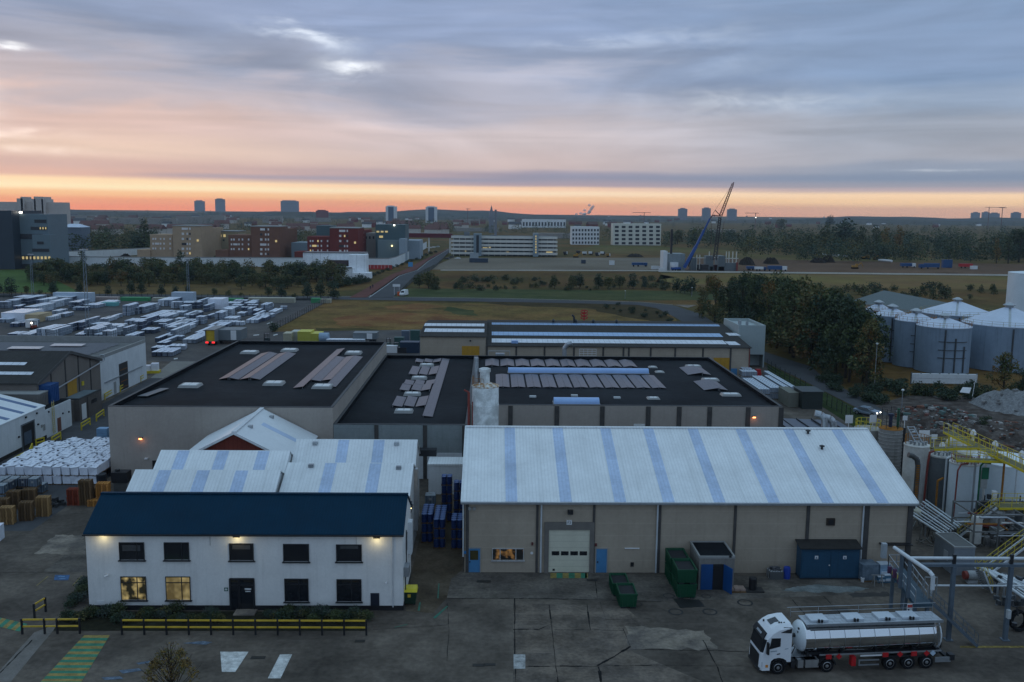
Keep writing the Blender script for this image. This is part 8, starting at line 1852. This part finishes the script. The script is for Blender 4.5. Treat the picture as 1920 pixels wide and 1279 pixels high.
wall_run('rear prison wall seen beyond the yard at the left',((92,487),(180,482.5),(281,477)),4.6,PW)
c=G(688,505);d_=G(736,505);t=thing('site_hoarding','red hoarding strip in front of the curving prison wall','hoarding',c)
for i in range(7):MB().box(c.x+(d_.x-c.x)*(i+.04)/7,c.x+(d_.x-c.x)*(i+.96)/7,c.y,c.y+.2,0,2.6).build('panel',mat('hoarding red',(.36,.03,.025),.6,var=.15,scale=.3),t)
t=block('ruined_pavilion','white panelled stepped building with a dark open balcony at the woodland end',630,521,465)
RW=mat('white panels',(.78,.79,.8),.7,var=.1,scale=.2,streak=.2,brick=(4,3.2,.06,.5))
fbox(t,'rear_block',568,684,474,478,12,RW);fbox(t,'right_block',654,686,478,468,9.9,RW);fbox(t,'front_block',601,662,502,464,13,RW);fbox(t,'low_block',660,693,512,462,10,RW)
fwin(t,614,653.5,488,501,477.9,mat('dark balcony',(.05,.03,.03),.8,var=.3,scale=.2),'balcony');fbox(t,'roof_edge',567.5,684.5,473,477.6,12.8,FRAMEB,P(600,474.3,478).z)
fwin(t,600,660,501.3,502.4,463.9,FRAMEB,'balcony_edge',.4)
t=block('office_block','tall blue-grey office block with ribbon windows at the left edge',50,503,520)
GB=mat('blue grey cladding',(.13,.175,.2),.6,var=.06,scale=.1)
fbox(t,'dark_wing',-60,21,394,512,34,mat('dark cladding',(.028,.04,.055),.5,var=.08));fbox(t,'main_wing',21.2,88,401,520,24,GB);fbox(t,'base_wing',60,93,440,516,10,GB)
for u0,u1,v0,v1,m in((65,87,412,418,WDRK),(58,88,425.5,431,WDRK),(34,80,439,448,WDRK),(70,82,453,458,WDRK),(61,92,466.5,472,WDRK),(40,92,480,486.5,WDRK),(26,56,495,503,WDRK),(62,92,493,499,WDRK)):fwin(t,u0,u1,v0,v1,520 if u0<60 else 516 if v0>440 else 520,m)
for u in range(42,92,7):fwin(t,u,u+3,481,486,515.6 if u>58 else 519.6,LITY,'lit_window')
for u in(75,80,85):fwin(t,u,u+1.5,426,430,519.6,LITY,'lit_window')
c=P(38,400,519);MB().box(c.x-.6,c.x+.6,519,520,c.z,c.z+1).build('roof_lamp',BULBW,t)
t=block('slab_block','long slab apartment block with rooftop towers at the far left',60,430,1050)
SB_=mat('slab block',(.5,.44,.4),.8,var=.08,scale=.05,joints=(3.0,.7,.45))
fbox(t,'slab',-80,117,377.5,1050,18,SB_)
for u0,u1,vt in((31,44,372),(60,84,373),(38,42,369),(63,66,368.5),(77,80,369)):fbox(t,'stair_tower',u0,u1,vt,1046,20,mat('tower plain',(.48,.42,.38),.8))
t=block('long_office','long five-storey office with open floors and two stair towers',945,480,717)
LO=mat('pale band',(.62,.59,.53),.8,var=.08,scale=.1)
fbox(t,'core',849,1043,445,719,18,mat('office dark',(.06,.062,.065),.6,var=.15,scale=.15))
for v in(445.5,453,460.5,468,475.5):fwin(t,846,1045,v-1.6,v+1.0,718.4,LO,'floor_band',1.4)
for u in range(850,1044,11):fwin(t,u,u+1,445,480,718.6,LO,'column',.8)
for u0,u1 in((888,903),(1000,1010)):fbox(t,'stair_tower',u0,u1,438,714,8,mat('stair tower',(.22,.27,.3),.7,var=.05))
fwin(t,893,898,441,475,714,WDRK,'stair_window')
for v in range(442,474,5):fwin(t,1003.5,1006,v,v+2.6,714,LITY,'lit_window')
for u,v,w in((870,466,2),(905,464,9),(1024,472,12),(950,472,4),(917,463,3),(872,470,2)):fwin(t,u,u+w,v,v+2,718,LITY,'lit_window')
for u0,u1,vt in((870,880,435),(921,930,441),(850,1040,441.5)):fbox(t,'roof_house',u0,u1,vt,722,10,mat('roof house',(.16,.17,.18),.8),P(900,446,722).z)
def white_block(lab,u0,u1,vt,vb,nc,nr,m,wm=WDRK,name='white_block',roof=.4):
 Y=G((u0+u1)/2,vb).y;t=block(name,lab,(u0+u1)/2,vb,Y);fbox(t,'wall',u0,u1,vt,Y,18,m)
 w,h=(u1-u0)/nc,(vb-vt-3)/nr
 for j in range(nr):
  for i in range(nc):fwin(t,u0+w*(i+.22),u0+w*(i+.78),vt+3+h*(j+.2),vt+3+h*(j+.75),Y,wm)
 return t
white_block('white four-storey block with dark square windows right of the long office',1072,1124,425,459,9,4,mat('bright white block',(.72,.71,.7),.8,var=.04))
white_block('cream five-storey block with wide bays left of the crane',1150,1240,419,460,7,5,mat('cream block',(.64,.61,.52),.8,var=.05))
white_block('long white striped block in the distance above the long office',979,1061,411,427,14,1,mat('bright white block',(.72,.71,.7)))
FAR=mat('far grey tower',(.2,.2,.22),.8,var=.05);FARW=mat('far white tower',(.62,.62,.62),.8,var=.05,joints=(3,.6,.4))
for u0,u1,vt,vb,m,lab in((364,383,377,397,FAR,'left one of two grey apartment towers on the left skyline'),(403,421,373.5,398,FAR,'right taller one of two grey apartment towers on the left skyline'),(526,559,377,404,FAR,'broad grey apartment tower on the skyline above the brown block'),(723,743,387,417,FARW,'left of the twin white-edged towers above the plant building'),(798,819,388,418,FARW,'right of the twin white-edged towers above the plant building'),(1273,1289,391.5,414,FAR,'leftmost of three dark towers behind the crane'),(1318,1333,390.5,414,FAR,'middle one of three dark towers behind the crane'),(1365,1382,392.5,414,FAR,'rightmost of three dark towers behind the crane'),(1823,1838,399,415,FAR,'small dark tower left of the tower cranes at far right'),(1844,1856,398,417,FAR,'dark tower under the left tower crane at far right'),(1857,1875,400,417,FAR,'broad pale-fronted tower between the two tower cranes'),(1898,1915,399,415,FAR,'last dark tower at the right picture edge'),(592,614,395,410,BRICKR,'reddish apartment block on the skyline right of the broad tower')):
 Y=G((u0+u1)/2,vb).y;t=block('apartment_tower',lab,(u0+u1)/2,vb,Y);a=fbox(t,'wall',u0,u1,vt,Y,22,m);fbox(t,'roof_house',u0+3,u1-4,vt-1.5,Y+5,10,m,P(u0,vt,Y).z)
 if m is FARW:
  fwin(t,u0+5,u1-5,vt+1,vb-2,Y,mat('tower glass',(.07,.1,.15),.4,var=.1,joints=(3,.6,.5)),'glazed_bay')
AW=mat('far cream terrace',(.5,.45,.4),.8,var=.15,scale=.02,brick=(7,3,.9,.45))
for u0,u1,vt,vb,lab in((205,266,408,420,'pale apartment terrace left of the tall dark trees'),(276,330,409,421,'long pale apartment terrace above the tan block'),(330,382,406,420,'pale apartment terrace behind the tan block roof'),(382,420,404,421,'taller pale terrace end right of the tan block'),(120,178,404,412,'distant pale terrace near the slab block'),(150,200,408,416,'lower distant terrace right of the white tent roof'),(492,528,405,418,'cream flats left of the broad grey tower'),(552,620,408,416,'low distant row below the broad grey tower'),(855,900,411,421,'distant hall left of the church spire'),(850,935,427,434,'long pale flat roof behind the long office'),(1000,1075,437,447,'pale low bridge-like hall right of the long office'),(720,800,436,441,'low roofs behind the plant building'),(1300,1380,430,440,'pale distant terrace behind the mast of the crane')):
 Y=G((u0+u1)/2,vb).y;t=block('apartment_terrace',lab,(u0+u1)/2,vb,Y,'apartments');fbox(t,'wall',u0,u1,vt,Y,14,AW)
c=G(132,440);t=thing('tent_roof_hall','hall with a white pyramid roof behind the left office block','hall',(c.x,720,0));Y=720;a,b=P(112,426,Y),P(152,426,Y);MB().box(a.x,b.x,Y,Y+16,0,a.z).build('wall',mat('tent hall wall',(.12,.15,.19),.8),t)
z_=P(130,420,Y).z;m_=(a.x+b.x)/2;MB().add([(a.x,Y-1,a.z),(b.x,Y-1,a.z),(b.x,Y+17,a.z),(a.x,Y+17,a.z),(m_-4,Y+8,z_),(m_+4,Y+8,z_)],[(0,1,5,4),(1,2,5),(2,3,4,5),(3,0,4)]).build('roof',TANKC,t)
t=thing('red_footbridge','long dark red bridge girder behind the plant building','bridge',G(825,448));Y=760;a,b=P(760,443,Y),P(848,440,Y);MB().box(a.x,b.x,Y,Y+4,a.z-1,a.z+2.4).build('girder',mat('bridge red',(.12,.018,.025),.7),t)
for k in(.05,.5,.95):x=a.x+(b.x-a.x)*k;MB().box(x-.6,x+.6,Y+1,Y+2,0,a.z-1).build('pier',LO,t)
Y=1500;a=P(921.5,386,Y);t=thing('church','dark church with a slender pointed spire on the skyline','church',(a.x,Y,0));MB().box(a.x-4,a.x+4,Y,Y+8,0,a.z-18).build('tower',FAR,t);MB().cyl((a.x,Y+4,a.z-18),(a.x,Y+4,a.z+1),4.6,8,.15).build('spire',FAR,t)
a=P(929.5,393,1200);MB().cyl((a.x,1200,0),(a.x,1200,a.z),1.9,10,1.4).build('chimney',FAR,label='thin tall chimney right of the church spire',cat='chimney',base=(a.x,1200,0))
for u,vt,Y,j0,j1,lab in((1855,388,2600,-8,30,'left tower crane above the far right towers'),(1880,389,2500,-6,8,'right tower crane above the far right towers'),(1208,398,2300,-22,12,'faint tower crane left of the three dark towers'),(1417,399,2300,-20,6,'faint tower crane right of the three dark towers'),(877,391,2400,-3,5,'small tilted crane left of the church')):
 a=P(u,vt,Y);k=Y/FPX;MB().bar((a.x,Y,0),(a.x,Y,a.z),1.3).bar((a.x+j0*k,Y,a.z-1),(a.x+j1*k,Y,a.z-1),1.1).build('tower_crane',mat('crane haze red',(.16,.08,.07),.8),label=lab,cat='crane',base=(a.x,Y,0))
a=G(1417,410);a=P(1417,408,2290);MB().lathe((a.x,2290,a.z),[(.1,-1.2),(1.3,0),(.1,1.2)],8).build('far_lamp',BULBW,label='single bright lamp under the faint right tower crane',cat='lamp',base=(a.x,2290,a.z))
q=MB();a=P(1103,400,3300);rs=random.Random(4)
for i in range(16):s=i/15;q.lathe((a.x+(-18+40*s)+rs.uniform(-4,4)-(22 if i%5==0 else 0),3300,a.z-4+32*s*s),[(.1,-5),(4.5,-2.5),(6,0),(4.5,2.5),(.1,5)],10)
sm=mat('steam',(.75,.72,.72),1,var=0);sm.node_tree.nodes['Principled BSDF'].inputs['Alpha'].default_value=.45
q.build('smoke',sm,kind='stuff',label='white plume of steam rising on the horizon',smooth='auto')
Y=552
def pt(u,v):p=P(u,v,Y);return Vector((p.x,Y,p.z))
def lattice(b,a,c,w,n,r):
 d=(c-a);o=Vector((0,w/2,0));s=Vector((d.z,0,-d.x)).normalized()*w/2
 for e in(s+o,s-o,-s+o,-s-o):b.bar(a+e,c+e*.6,r)
 for i in range(n):
  k=1 if i%2 else-1;b.bar(a.lerp(c,i/n)+s*k+o,a.lerp(c,(i+1)/n)-s*k+o,r*.6).bar(a.lerp(c,i/n)+s*k-o,a.lerp(c,(i+1)/n)-s*k-o,r*.6)
t=thing('lattice_crane','dark lattice crane with a reddish luffing jib towering over the building site','crane',pt(1340,508))
b=MB();lattice(b,pt(1340,488),pt(1350,407),1.9,18,.3);b.build('main_boom',mat('crane dark',(.025,.022,.025),.6),t)
b=MB();lattice(b,pt(1351,405),pt(1374,345),1.5,14,.24);b.build('jib',mat('crane red',(.11,.035,.03),.6),t)
b=MB();b.bar(pt(1351,405),pt(1335,404),.4).bar(pt(1351,405),pt(1341,394),.4).bar(pt(1335,404),pt(1341,394),.2).bar(pt(1341,394),pt(1373,346),.12).bar(pt(1335,404),pt(1332,488),.12).bar(pt(1374,345),pt(1376,342),.6).bar(pt(1358,415),pt(1346,480),.12);b.build('stays',mat('crane red',(.11,.035,.03)),t)
MB().box(pt(1334,0).x,pt(1347,0).x,Y-2,Y+3,1.0,4).box(pt(1333,0).x,pt(1348,0).x,Y-3,Y+4,0,1).build('crawler_base',mat('crane dark',(.025,.022,.025)),t)
t=thing('mobile_crane','blue telescopic crane leaning up to the right beside the site building','crane',pt(1283,506))
for(u0,v0,u1,v1,w)in((1283,502,1305,462,1.7),(1304,464,1320,432,1.3),(1319.5,433,1331,410,.9)):MB().bar(pt(u0,v0),pt(u1,v1),w).build('boom_section',mat('crane blue',(.015,.07,.26),.5,var=.08),t)
MB().bar(pt(1331,410),pt(1337,403),.5).bar(pt(1337,403),pt(1352,405),.3).build('boom_head',mat('crane red',(.11,.035,.03)),t)
MB().bar(pt(1290,500),pt(1301,474),.6).build('lift_cylinder',FRAMEB,t);MB().box(pt(1276,0).x,pt(1294,0).x,Y-1.5,Y+1.5,.6,2.2).build('carrier',mat('crane blue',(.015,.07,.26)),t);MB().box(pt(1276,0).x,pt(1281,0).x,Y-1.5,Y+1.5,2.2,3.4).build('cab',SIGNW,t)
for u in(1278,1283,1288,1292):MB().cyl((pt(u,0).x,Y-1.7,.6),(pt(u,0).x,Y-1.2,.6),.6,10).build('wheel',RUBBER,t)
a=pt(1262,470);MB().bar((a.x,Y+6,0),(a.x,Y+6,P(1262,430,Y+6).z),1.2).box(a.x-1.0,a.x+1.0,Y+5,Y+7,P(1262,452,Y).z,P(1262,449,Y).z).build('piling_mast',mat('crane dark',(.025,.022,.025)),label='black vertical mast rising behind the grey site building',cat='mast',base=(a.x,Y+6,0))
t=block('site_building','grey panelled building under construction with white end panels',1265,508,555)
SG=mat('site panel',(.22,.25,.26),.8,var=.12,scale=.1,brick=(2.6,9,.05,.4));fbox(t,'wall',1252,1285,476,556,16,SG);fbox(t,'white_panel',1244,1251.8,471,555,10,SIGNW);fbox(t,'white_panel',1257,1272,492,554,1.9,SIGNW)
t=block('concrete_frame','unfinished concrete frame with columns beneath the lattice crane',1342,508,558)
for u0,u1,vt,d in((1298,1306,484,8),(1324,1338,480,6),(1348,1360,480,10),(1360,1383,493,3),(1331,1338,500,1),(1346,1358,500,2),(1316,1326,502,2)):fbox(t,'panel',u0,u1,vt,558,d,SG)
for u in(1306.5,1312,1330,1362,1367,1374,1381):fbox(t,'column',u,u+1.2,472 if u>1325 else 478,560,1,LO)
for u0,u1,v in((1306,1326,483),(1338,1349,482),(1360,1384,484)):fwin(t,u0,u1,v,v+1.2,560,LO,'beam',.5)
fbox(t,'dark_bay',1307,1324,496,561,4,FRAMEB);fbox(t,'dark_bay',1338.5,1346,497,561,4,mat('maroon bay',(.06,.02,.025),.8));fbox(t,'red_lift',1381,1384,492,556,1,REDST)
def lorry(lab,u0,u1,v,h,m,cabm,nm='site_lorry',cat='lorry',flip=False):
 a,c=G(u0,v),G(u1,v);L_=c.x-a.x;t=thing(nm,lab,cat,a);k=.26*L_
 x0,x1=(a.x,c.x-k)if not flip else(a.x+k,c.x);MB().box(x0,x1,a.y,a.y+2.5,1,h).build('body',m,t)
 y0,y1=(x1+.2,c.x)if not flip else(a.x,x0-.2);MB().box(y0,y1,a.y,a.y+2.5,.7,min(h,3)).build('cab',cabm,t)
 for x in(a.x+1,a.x+L_*.4,c.x-1):MB().cyl((x,a.y-.05,.55),(x,a.y+.3,.55),.55,10).build('wheel',RUBBER,t)
BT=mat('site blue',(.012,.06,.17),.5,var=.12);WT=SIGNW
for u0,u1,v,h,m,cm,lab,fl in((1185,1213,500,2.6,BT,BT,'long blue lorry on the gravel left of the site building',0),(1440,1474,508.5,3.2,BT,WT,'long blue site lorry with a white cab right of the concrete frame',0),(1416,1436,508,2.4,WT,BT,'white site lorry beside the long blue one',0),(1690,1715,502,3.0,BT,WT,'left of the blue lorries on the far building site',0),(1725,1759,504,3.6,BT,BT,'big dark blue lorry on the far building site',1),(1800,1822,503,3,RED,RED,'red lorry at the right end of the far site',0),(1400,1414,507,2.5,BT,BT,'short blue lorry next to the concrete frame',0)):lorry(lab,u0,u1,v,h,m,cm,flip=bool(fl))
def site_box(lab,u0,u1,v,h,m,d=2.5,nm='site_cabin'):
 a,c=G(u0,v),G(u1,v);MB().box(a.x,c.x,a.y,a.y+d,0,h).box(a.x-.1,c.x+.1,a.y-.1,a.y+d+.1,h,h+.15).build(nm,m,label=lab,cat='cabin',base=a)
site_box('two-storey blue cabin stack with white stripes on the far site',1768,1784,502,5.2,BT);site_box('white cabin at the right end of the far site',1822,1832,505,2,WT);site_box('small white cabin left of the site building',1236,1247,510,2,WT);site_box('white site cabin in front of the site building',1222,1236,505,1.8,WT);site_box('dark cabin at the foot of the left stair tower',880,915,492,2.6,mat('cabin navy',(.03,.045,.07),.6));site_box('white cabin standing at the left stair tower foot',881,897,488,5,mat('cabin pale',(.3,.33,.35),.6));site_box('white machine on the gravel lot before the crane',1143,1152,497,2.6,WT);site_box('dark blue box on the gravel lot',1090,1098,494,2.2,mat('cabin navy',(.03,.045,.07)))
for i,(u,v)in enumerate(((1096,478),(1108,478),(1120,480),(1130,478),(1140,482),(1084,476),(1060,478))):lorry('%s vehicle in the dark machine park right of the long office'%('first','second','third','fourth','fifth','sixth','seventh')[i],u-4,u+4,v,2.6,(WT,WT,mat('machine dark',(.03,.03,.035),.6),WT,mat('machine ochre',(.25,.13,.02),.6),mat('machine dark',(.03,.03,.035)),mat('machine dark',(.03,.03,.035)))[i],(WT,mat('machine dark',(.03,.03,.035)))[i%2],'parked_lorry')
def digger(lab,u,v,s):
 c=G(u,v);t=thing('digger',lab,'digger',c);m=mat('digger ochre',(.34,.17,.02),.6,var=.1)
 MB().box(c.x-2*s,c.x+2*s,c.y,c.y+2.6,0,.9).build('tracks',RUBBER,t);MB().box(c.x-1.8*s,c.x+1.4*s,c.y,c.y+2.4,.95,2.2).box(c.x+.1,c.x+1.4*s,c.y,c.y+1.2,2.2,3.2).build('body',m,t)
 MB().bar((c.x+1.4*s,c.y+1,1.8),(c.x+4*s,c.y+1,4),.4).bar((c.x+4*s,c.y+1,4),(c.x+5.4*s,c.y+1,1),.35).build('arm',m,t)
digger('left ochre digger on the far building site',1604,504,1.0);digger('long ochre machine behind the site heaps',1624,486,1.8);digger('ochre digger right of the long one',1645,487,1.2);digger('ochre digger in the dark machine park',1080,483,1.0)
DK=mat('dark soil heap',(.026,.02,.016),.95,var=.3,scale=.1)
for u0,u1,v,h,lab in((1386,1413,496,5,'dark soil heap right of the concrete frame'),(1432,1458,494,4.4,'dark soil heap behind the white site lorry'),(1520,1545,492,3.4,'left far dark soil heap on the site'),(1540,1562,491,4.6,'right far dark soil heap on the site'),(1176,1205,481,2.4,'low dark heap behind the gravel lot'),(225,246,487,4,'dark heap with a green top inside the prison wall')):heap('soil_heap',lab,u0,u1,v,h,DK,dy=8)
for u0,u1,v,lab in((1529,1550,477,'left white pipe stack lying on the far field'),(1562,1587,480.5,'right white pipe stack lying on the far field'),(1648,1672,490,'white pipes on the far building site')):a,c=G(u0,v),G(u1,v+2);MB().cyl((a.x,a.y,.9),(c.x,c.y,.9),.9,10).build('white_pipe',WT,label=lab,cat='pipe',base=a)
a,c=G(1236,510),G(1960,518);MB().extr([a,c,c+Vector((0,0,.8)),a+Vector((0,0,.8))],(0,.4,0)).build('barrier_wall',LO,label='long low pale barrier along the front of the building site',cat='barrier',base=a)
a,c=G(826,507.5),G(1236,508.5);MB().extr([a,c,c+Vector((0,0,.5)),a+Vector((0,0,.5))],(0,.4,0)).build('barrier_wall',LO,label='long low pale barrier along the gravel lot',cat='barrier',base=a)
c=G(757,555);car('white_van','white van parked on the grass beside the junction',(c.x,c.y+1,0),R(75),SIGNW,van=True,cat='van');MB().box(c.x-2.6,c.x-1.6,c.y,c.y+1,0,1.6).build('orange_barrier',mat('signal orange',(.6,.1,.02),.6),label='orange barrier beside the white van',cat='barrier',base=c)
c=G(742,556);q=MB();q.box(c.x-1.6,c.x+1.4,c.y+4,c.y+4.1,3.6,4.6).bar((c.x-1,c.y+4.1,0),(c.x-1,c.y+4.1,3.6),.1).bar((c.x+1,c.y+4.1,0),(c.x+1,c.y+4.1,3.6),.1).build('road_sign',SIGNW,label='wide white road sign at the junction',cat='sign',base=c)
c=G(770,508);q=MB();q.box(c.x-1.4,c.x+1.2,c.y,c.y+.2,2.4,5).bar((c.x,c.y+.2,0),(c.x,c.y+.2,2.4),.2).build('road_sign',mat('sign sky blue',(.06,.26,.5),.6),label='blue direction sign beside the cycle path',cat='sign',base=c)
pc=[('dark_car',(92,499),(.03,.03,.035)),('white_car',(150,499),(.5,.5,.5)),('grey_car',(160,499.5),(.3,.32,.33)),('white_car',(175,499.5),(.5,.5,.5)),('grey_car',(186,500),(.2,.22,.24)),('red_car',(148,496),(.3,.03,.03)),('dark_car',(120,500),(.03,.03,.035)),('white_car',(805,466),(.5,.5,.5)),('white_car',(812,465),(.5,.5,.5)),('grey_car',(820,464),(.3,.32,.33)),('dark_car',(838,487),(.03,.03,.035)),('dark_car',(846,484),(.03,.03,.035)),('white_car',(858,486),(.5,.5,.5))]
wh_=('leftmost','second from the left','third from the left','fourth from the left','fifth from the left','set back')
for i,(nm,(u,v),cl)in enumerate(pc):
 c=G(u,v);lab=nm.replace('_',' ')+(' parked between office block and woodland, ',' at the far end of the curving prison wall, ',' at the corner of the long office, ')[0 if i<7 else 1 if i<10 else 2]+('leftmost of the row','white one beside the red car','just right of the white one','white one farther right','rightmost of the row','set back behind the row','second from the left','left one','middle one','right one','left of the dark pair','right of the dark pair','right of the dark pair in white')[i]
 car(nm,lab,c,R(bw.uniform(-20,20)),mat('car paint '+nm,cl,.35,var=.02),parts=False)
for u,vb,vt,lab in((1297,556,540,'thin lamp pole on the meadow'),(1172,560,546,'thin lamp pole in the middle of the meadow edge')):street_lamp(u,vb,vt,lab)
c=G(1095,612);zt=P(1095,590,217).z;c=P(1095,640,217);t=thing('red_mast','red mast with a ringed head behind the long rear shed','mast',(c.x,217.5+22,0));y=240;x=P(1095,600,y).x;z=P(1095,590,y).z
MB().bar((x,y,0),(x,y,z+1),.3).build('pole',RED,t);q=MB()
for k in(-.9,0,.9):q.tube([(x+.9*math.cos(a),y,z+k*.9+.35*math.sin(a))for a in[i*.7 for i in range(10)]],.12)
q.build('head',RED,t)
for i,(u,v,lab)in enumerate(((694.5,543,'cyclist in dark clothes nearer the junction on the red path'),(699,540.5,'cyclist in dark clothes farther along the red path'))):
 c=G(u,v,.7);t=thing('person',lab,'person',c);q=MB()
 me=bpy.data.meshes.new('body');vv=[(0,0,.95),(0,.08,1.45),(0,.1,1.62),(.1,0,.9),(.12,.22,.62),(.12,.1,.3),(-.1,0,.9),(-.12,.22,.7),(-.12,.12,.42),(.2,.12,1.4),(.24,.4,1.12),(-.2,.12,1.4),(-.24,.4,1.12)]
 me.from_pydata(vv,[(0,1),(1,2),(0,3),(3,4),(4,5),(0,6),(6,7),(7,8),(1,9),(9,10),(1,11),(11,12)],[]);o=bpy.data.objects.new('body',me);COL.objects.link(o);o.parent=t;me.materials.append(mat('dark clothes',(.025,.028,.04),.8))
 sk=o.modifiers.new('skin','SKIN')
 for s_,r_ in zip(me.skin_vertices[0].data,(.16,.18,.11,.1,.08,.06,.1,.08,.06,.07,.05,.07,.05)):s_.radius=(r_,r_)
 me.skin_vertices[0].data[0].use_root=True
 MB().lathe((c.x,c.y+.1,c.z+1.62),[(.02,0),(.11,.08),(.1,.2),(.02,.26)],8).build('head',mat('skin',(.3,.17,.12),.6),t)
 b=thing('bicycle',('nearer' if i==0 else 'farther')+' bicycle under its rider on the red path','bicycle',c);w=MB()
 for y in(-.5,.55):w.tube([(c.x,c.y+y+.34*math.cos(a),c.z+.34+.34*math.sin(a))for a in[k*.6283 for k in range(11)]],.025)
 w.bar((c.x,c.y-.5,c.z+.34),(c.x,c.y,c.z+.85),.05).bar((c.x,c.y,c.z+.85),(c.x,c.y+.55,c.z+.34),.05).bar((c.x,c.y+.45,c.z+.9),(c.x,c.y+.55,c.z+.34),.05).bar((c.x-.25,c.y+.42,c.z+1.0),(c.x+.25,c.y+.42,c.z+1.0),.04).build('frame',FRAMEB,b)
fr=random.Random(31)
def wood(name,lab,spec,mixm):
 b=MB()
 for(u0,u1,v0,v1,n,h0,h1,lf)in spec:
  for _ in range(n):
   u,v=fr.uniform(u0,u1),fr.uniform(v0,v1);c=G(u,v);h=fr.uniform(h0,h1);w=h*fr.uniform(.34,.5)
   leaf_clump(b,fr,[((c.x+fr.uniform(-.3,.3)*w,c.y,h*k),(w*r,w*r,h*.2))for k,r in((.25,.9),(.5,1),(.75,.75))],int(lf*1.8),h*.115,[fr.choice(range(len(mixm)))])
 b.build(name,[LEAVES[i]for i in mixm],label=lab,kind='stuff')
wood('woods','dark mass of woodland beyond the far site on the right',[(1250,1960,452,468,190,12,19,60),(1390,1960,468,484,150,11,18,70),(1500,1960,484,493,90,10,15,70),(1245,1400,446,458,40,12,18,60),(1400,1960,432,450,130,12,20,36)],[0,1,2,0,4])
wood('woods','dark woodland inside and behind the prison on the left',[(95,285,462,476,60,10,16,70),(95,300,440,460,80,10,17,45),(550,600,445,462,22,10,15,50),(380,480,424,440,40,9,14,36)],[0,1,2,0])
wood('distant_trees','distant trees between the houses all along the skyline',[(100,860,408,424,190,10,20,26),(860,1960,412,428,250,10,20,26),(0,1960,403,411,300,16,30,14),(730,860,424,440,50,11,22,36),(1050,1150,430,455,30,9,14,36),(905,1060,433,440,34,9,15,40)],[0,1,4,2])
for i,(u,v,vt,k,lab)in enumerate(((1546,476,418,'poplar','tall poplar at the left of the far woodland edge'),(1582,468,410,'dark','tall dark tree standing above the far woodland'),(1612,478,424,'poplar','poplar left of the golden pair at the woodland edge'),(1642,479,423,'poplar','poplar just left of the golden one'),(1658,480,426,'gold','left golden poplar at the woodland edge'),(1685,482,424,'gold','right golden poplar at the woodland edge'),(1556,424,403,'dark','dark round tree top on the right skyline'),(1868,494,448,'gold','golden poplar near the right picture edge'),(1890,494,440,'poplar','poplar near the right picture edge'),(1910,492,425,'bigd','broad dark tree at the right picture edge of the woods'),(272,474,410,'poplar','tallest dark poplar left of the tan block'),(258,474,440,'dark','dark tree beside the tallest poplar'),(1270,458,430,'olive','yellowish tree mass left of the blue crane top'),(1300,460,428,'olive','yellowish tree behind the blue crane boom'),(1465,430,408,'olive','yellowish round tree left of the poplars'))):
 put_tree(k,G(u,v),hpx(u,v,vt),lab,'tree',None,1.0 if k in('poplar','gold')else 1.3)
hr_=random.Random(8);HP=[]
for i in range(190):
 u=hr_.uniform(100,1900)if i%3 else hr_.uniform(110,900);v=hr_.uniform(404,430)if i%3 else hr_.uniform(406,442);c=G(u,v)
 if not HP or i<3:
  t=thing('distant_house','','house',(0,0,0));MB().box(-6,6,0,9,0,6).build('wall',(mat('far cream wall',(.5,.45,.4),.8),mat('far white wall',(.75,.74,.72),.8),BRICKR)[i%3],t);MB().extr([(-6.5,-.5,6),(-6.5,4.5,10),(-6.5,9.5,6)],(13,0,0)).build('roof',mat('far roof %d'%i,((.12,.05,.04),(.06,.06,.065),(.1,.045,.035))[i%3],.8),t);HP.append(t)
 else:t=dup(HP[i%3])
 t.location=c;t.rotation_euler=(0,0,hr_.uniform(-.5,.5));s=hr_.uniform(.8,1.5);t.scale=(s*1.3,s,s);t['label']='small gabled house among the distant trees of the suburb';t['group']='houses in the distant suburb'
hz_=MB().box(-2600,3000,-40,6400,-1.5,86).build('haze',[],kind='stuff',label='thin blue dawn haze over the plain')
m=bpy.data.materials.new('haze');m.use_nodes=True;m.node_tree.nodes.clear();v=m.node_tree.nodes.new('ShaderNodeVolumePrincipled');o=m.node_tree.nodes.new('ShaderNodeOutputMaterial')
v.inputs['Color'].default_value=(.72,.84,1,1);v.inputs['Density'].default_value=.000055;v.inputs['Anisotropy'].default_value=0;m.node_tree.links.new(v.outputs[0],o.inputs['Volume']);hz_.data.materials.append(m)
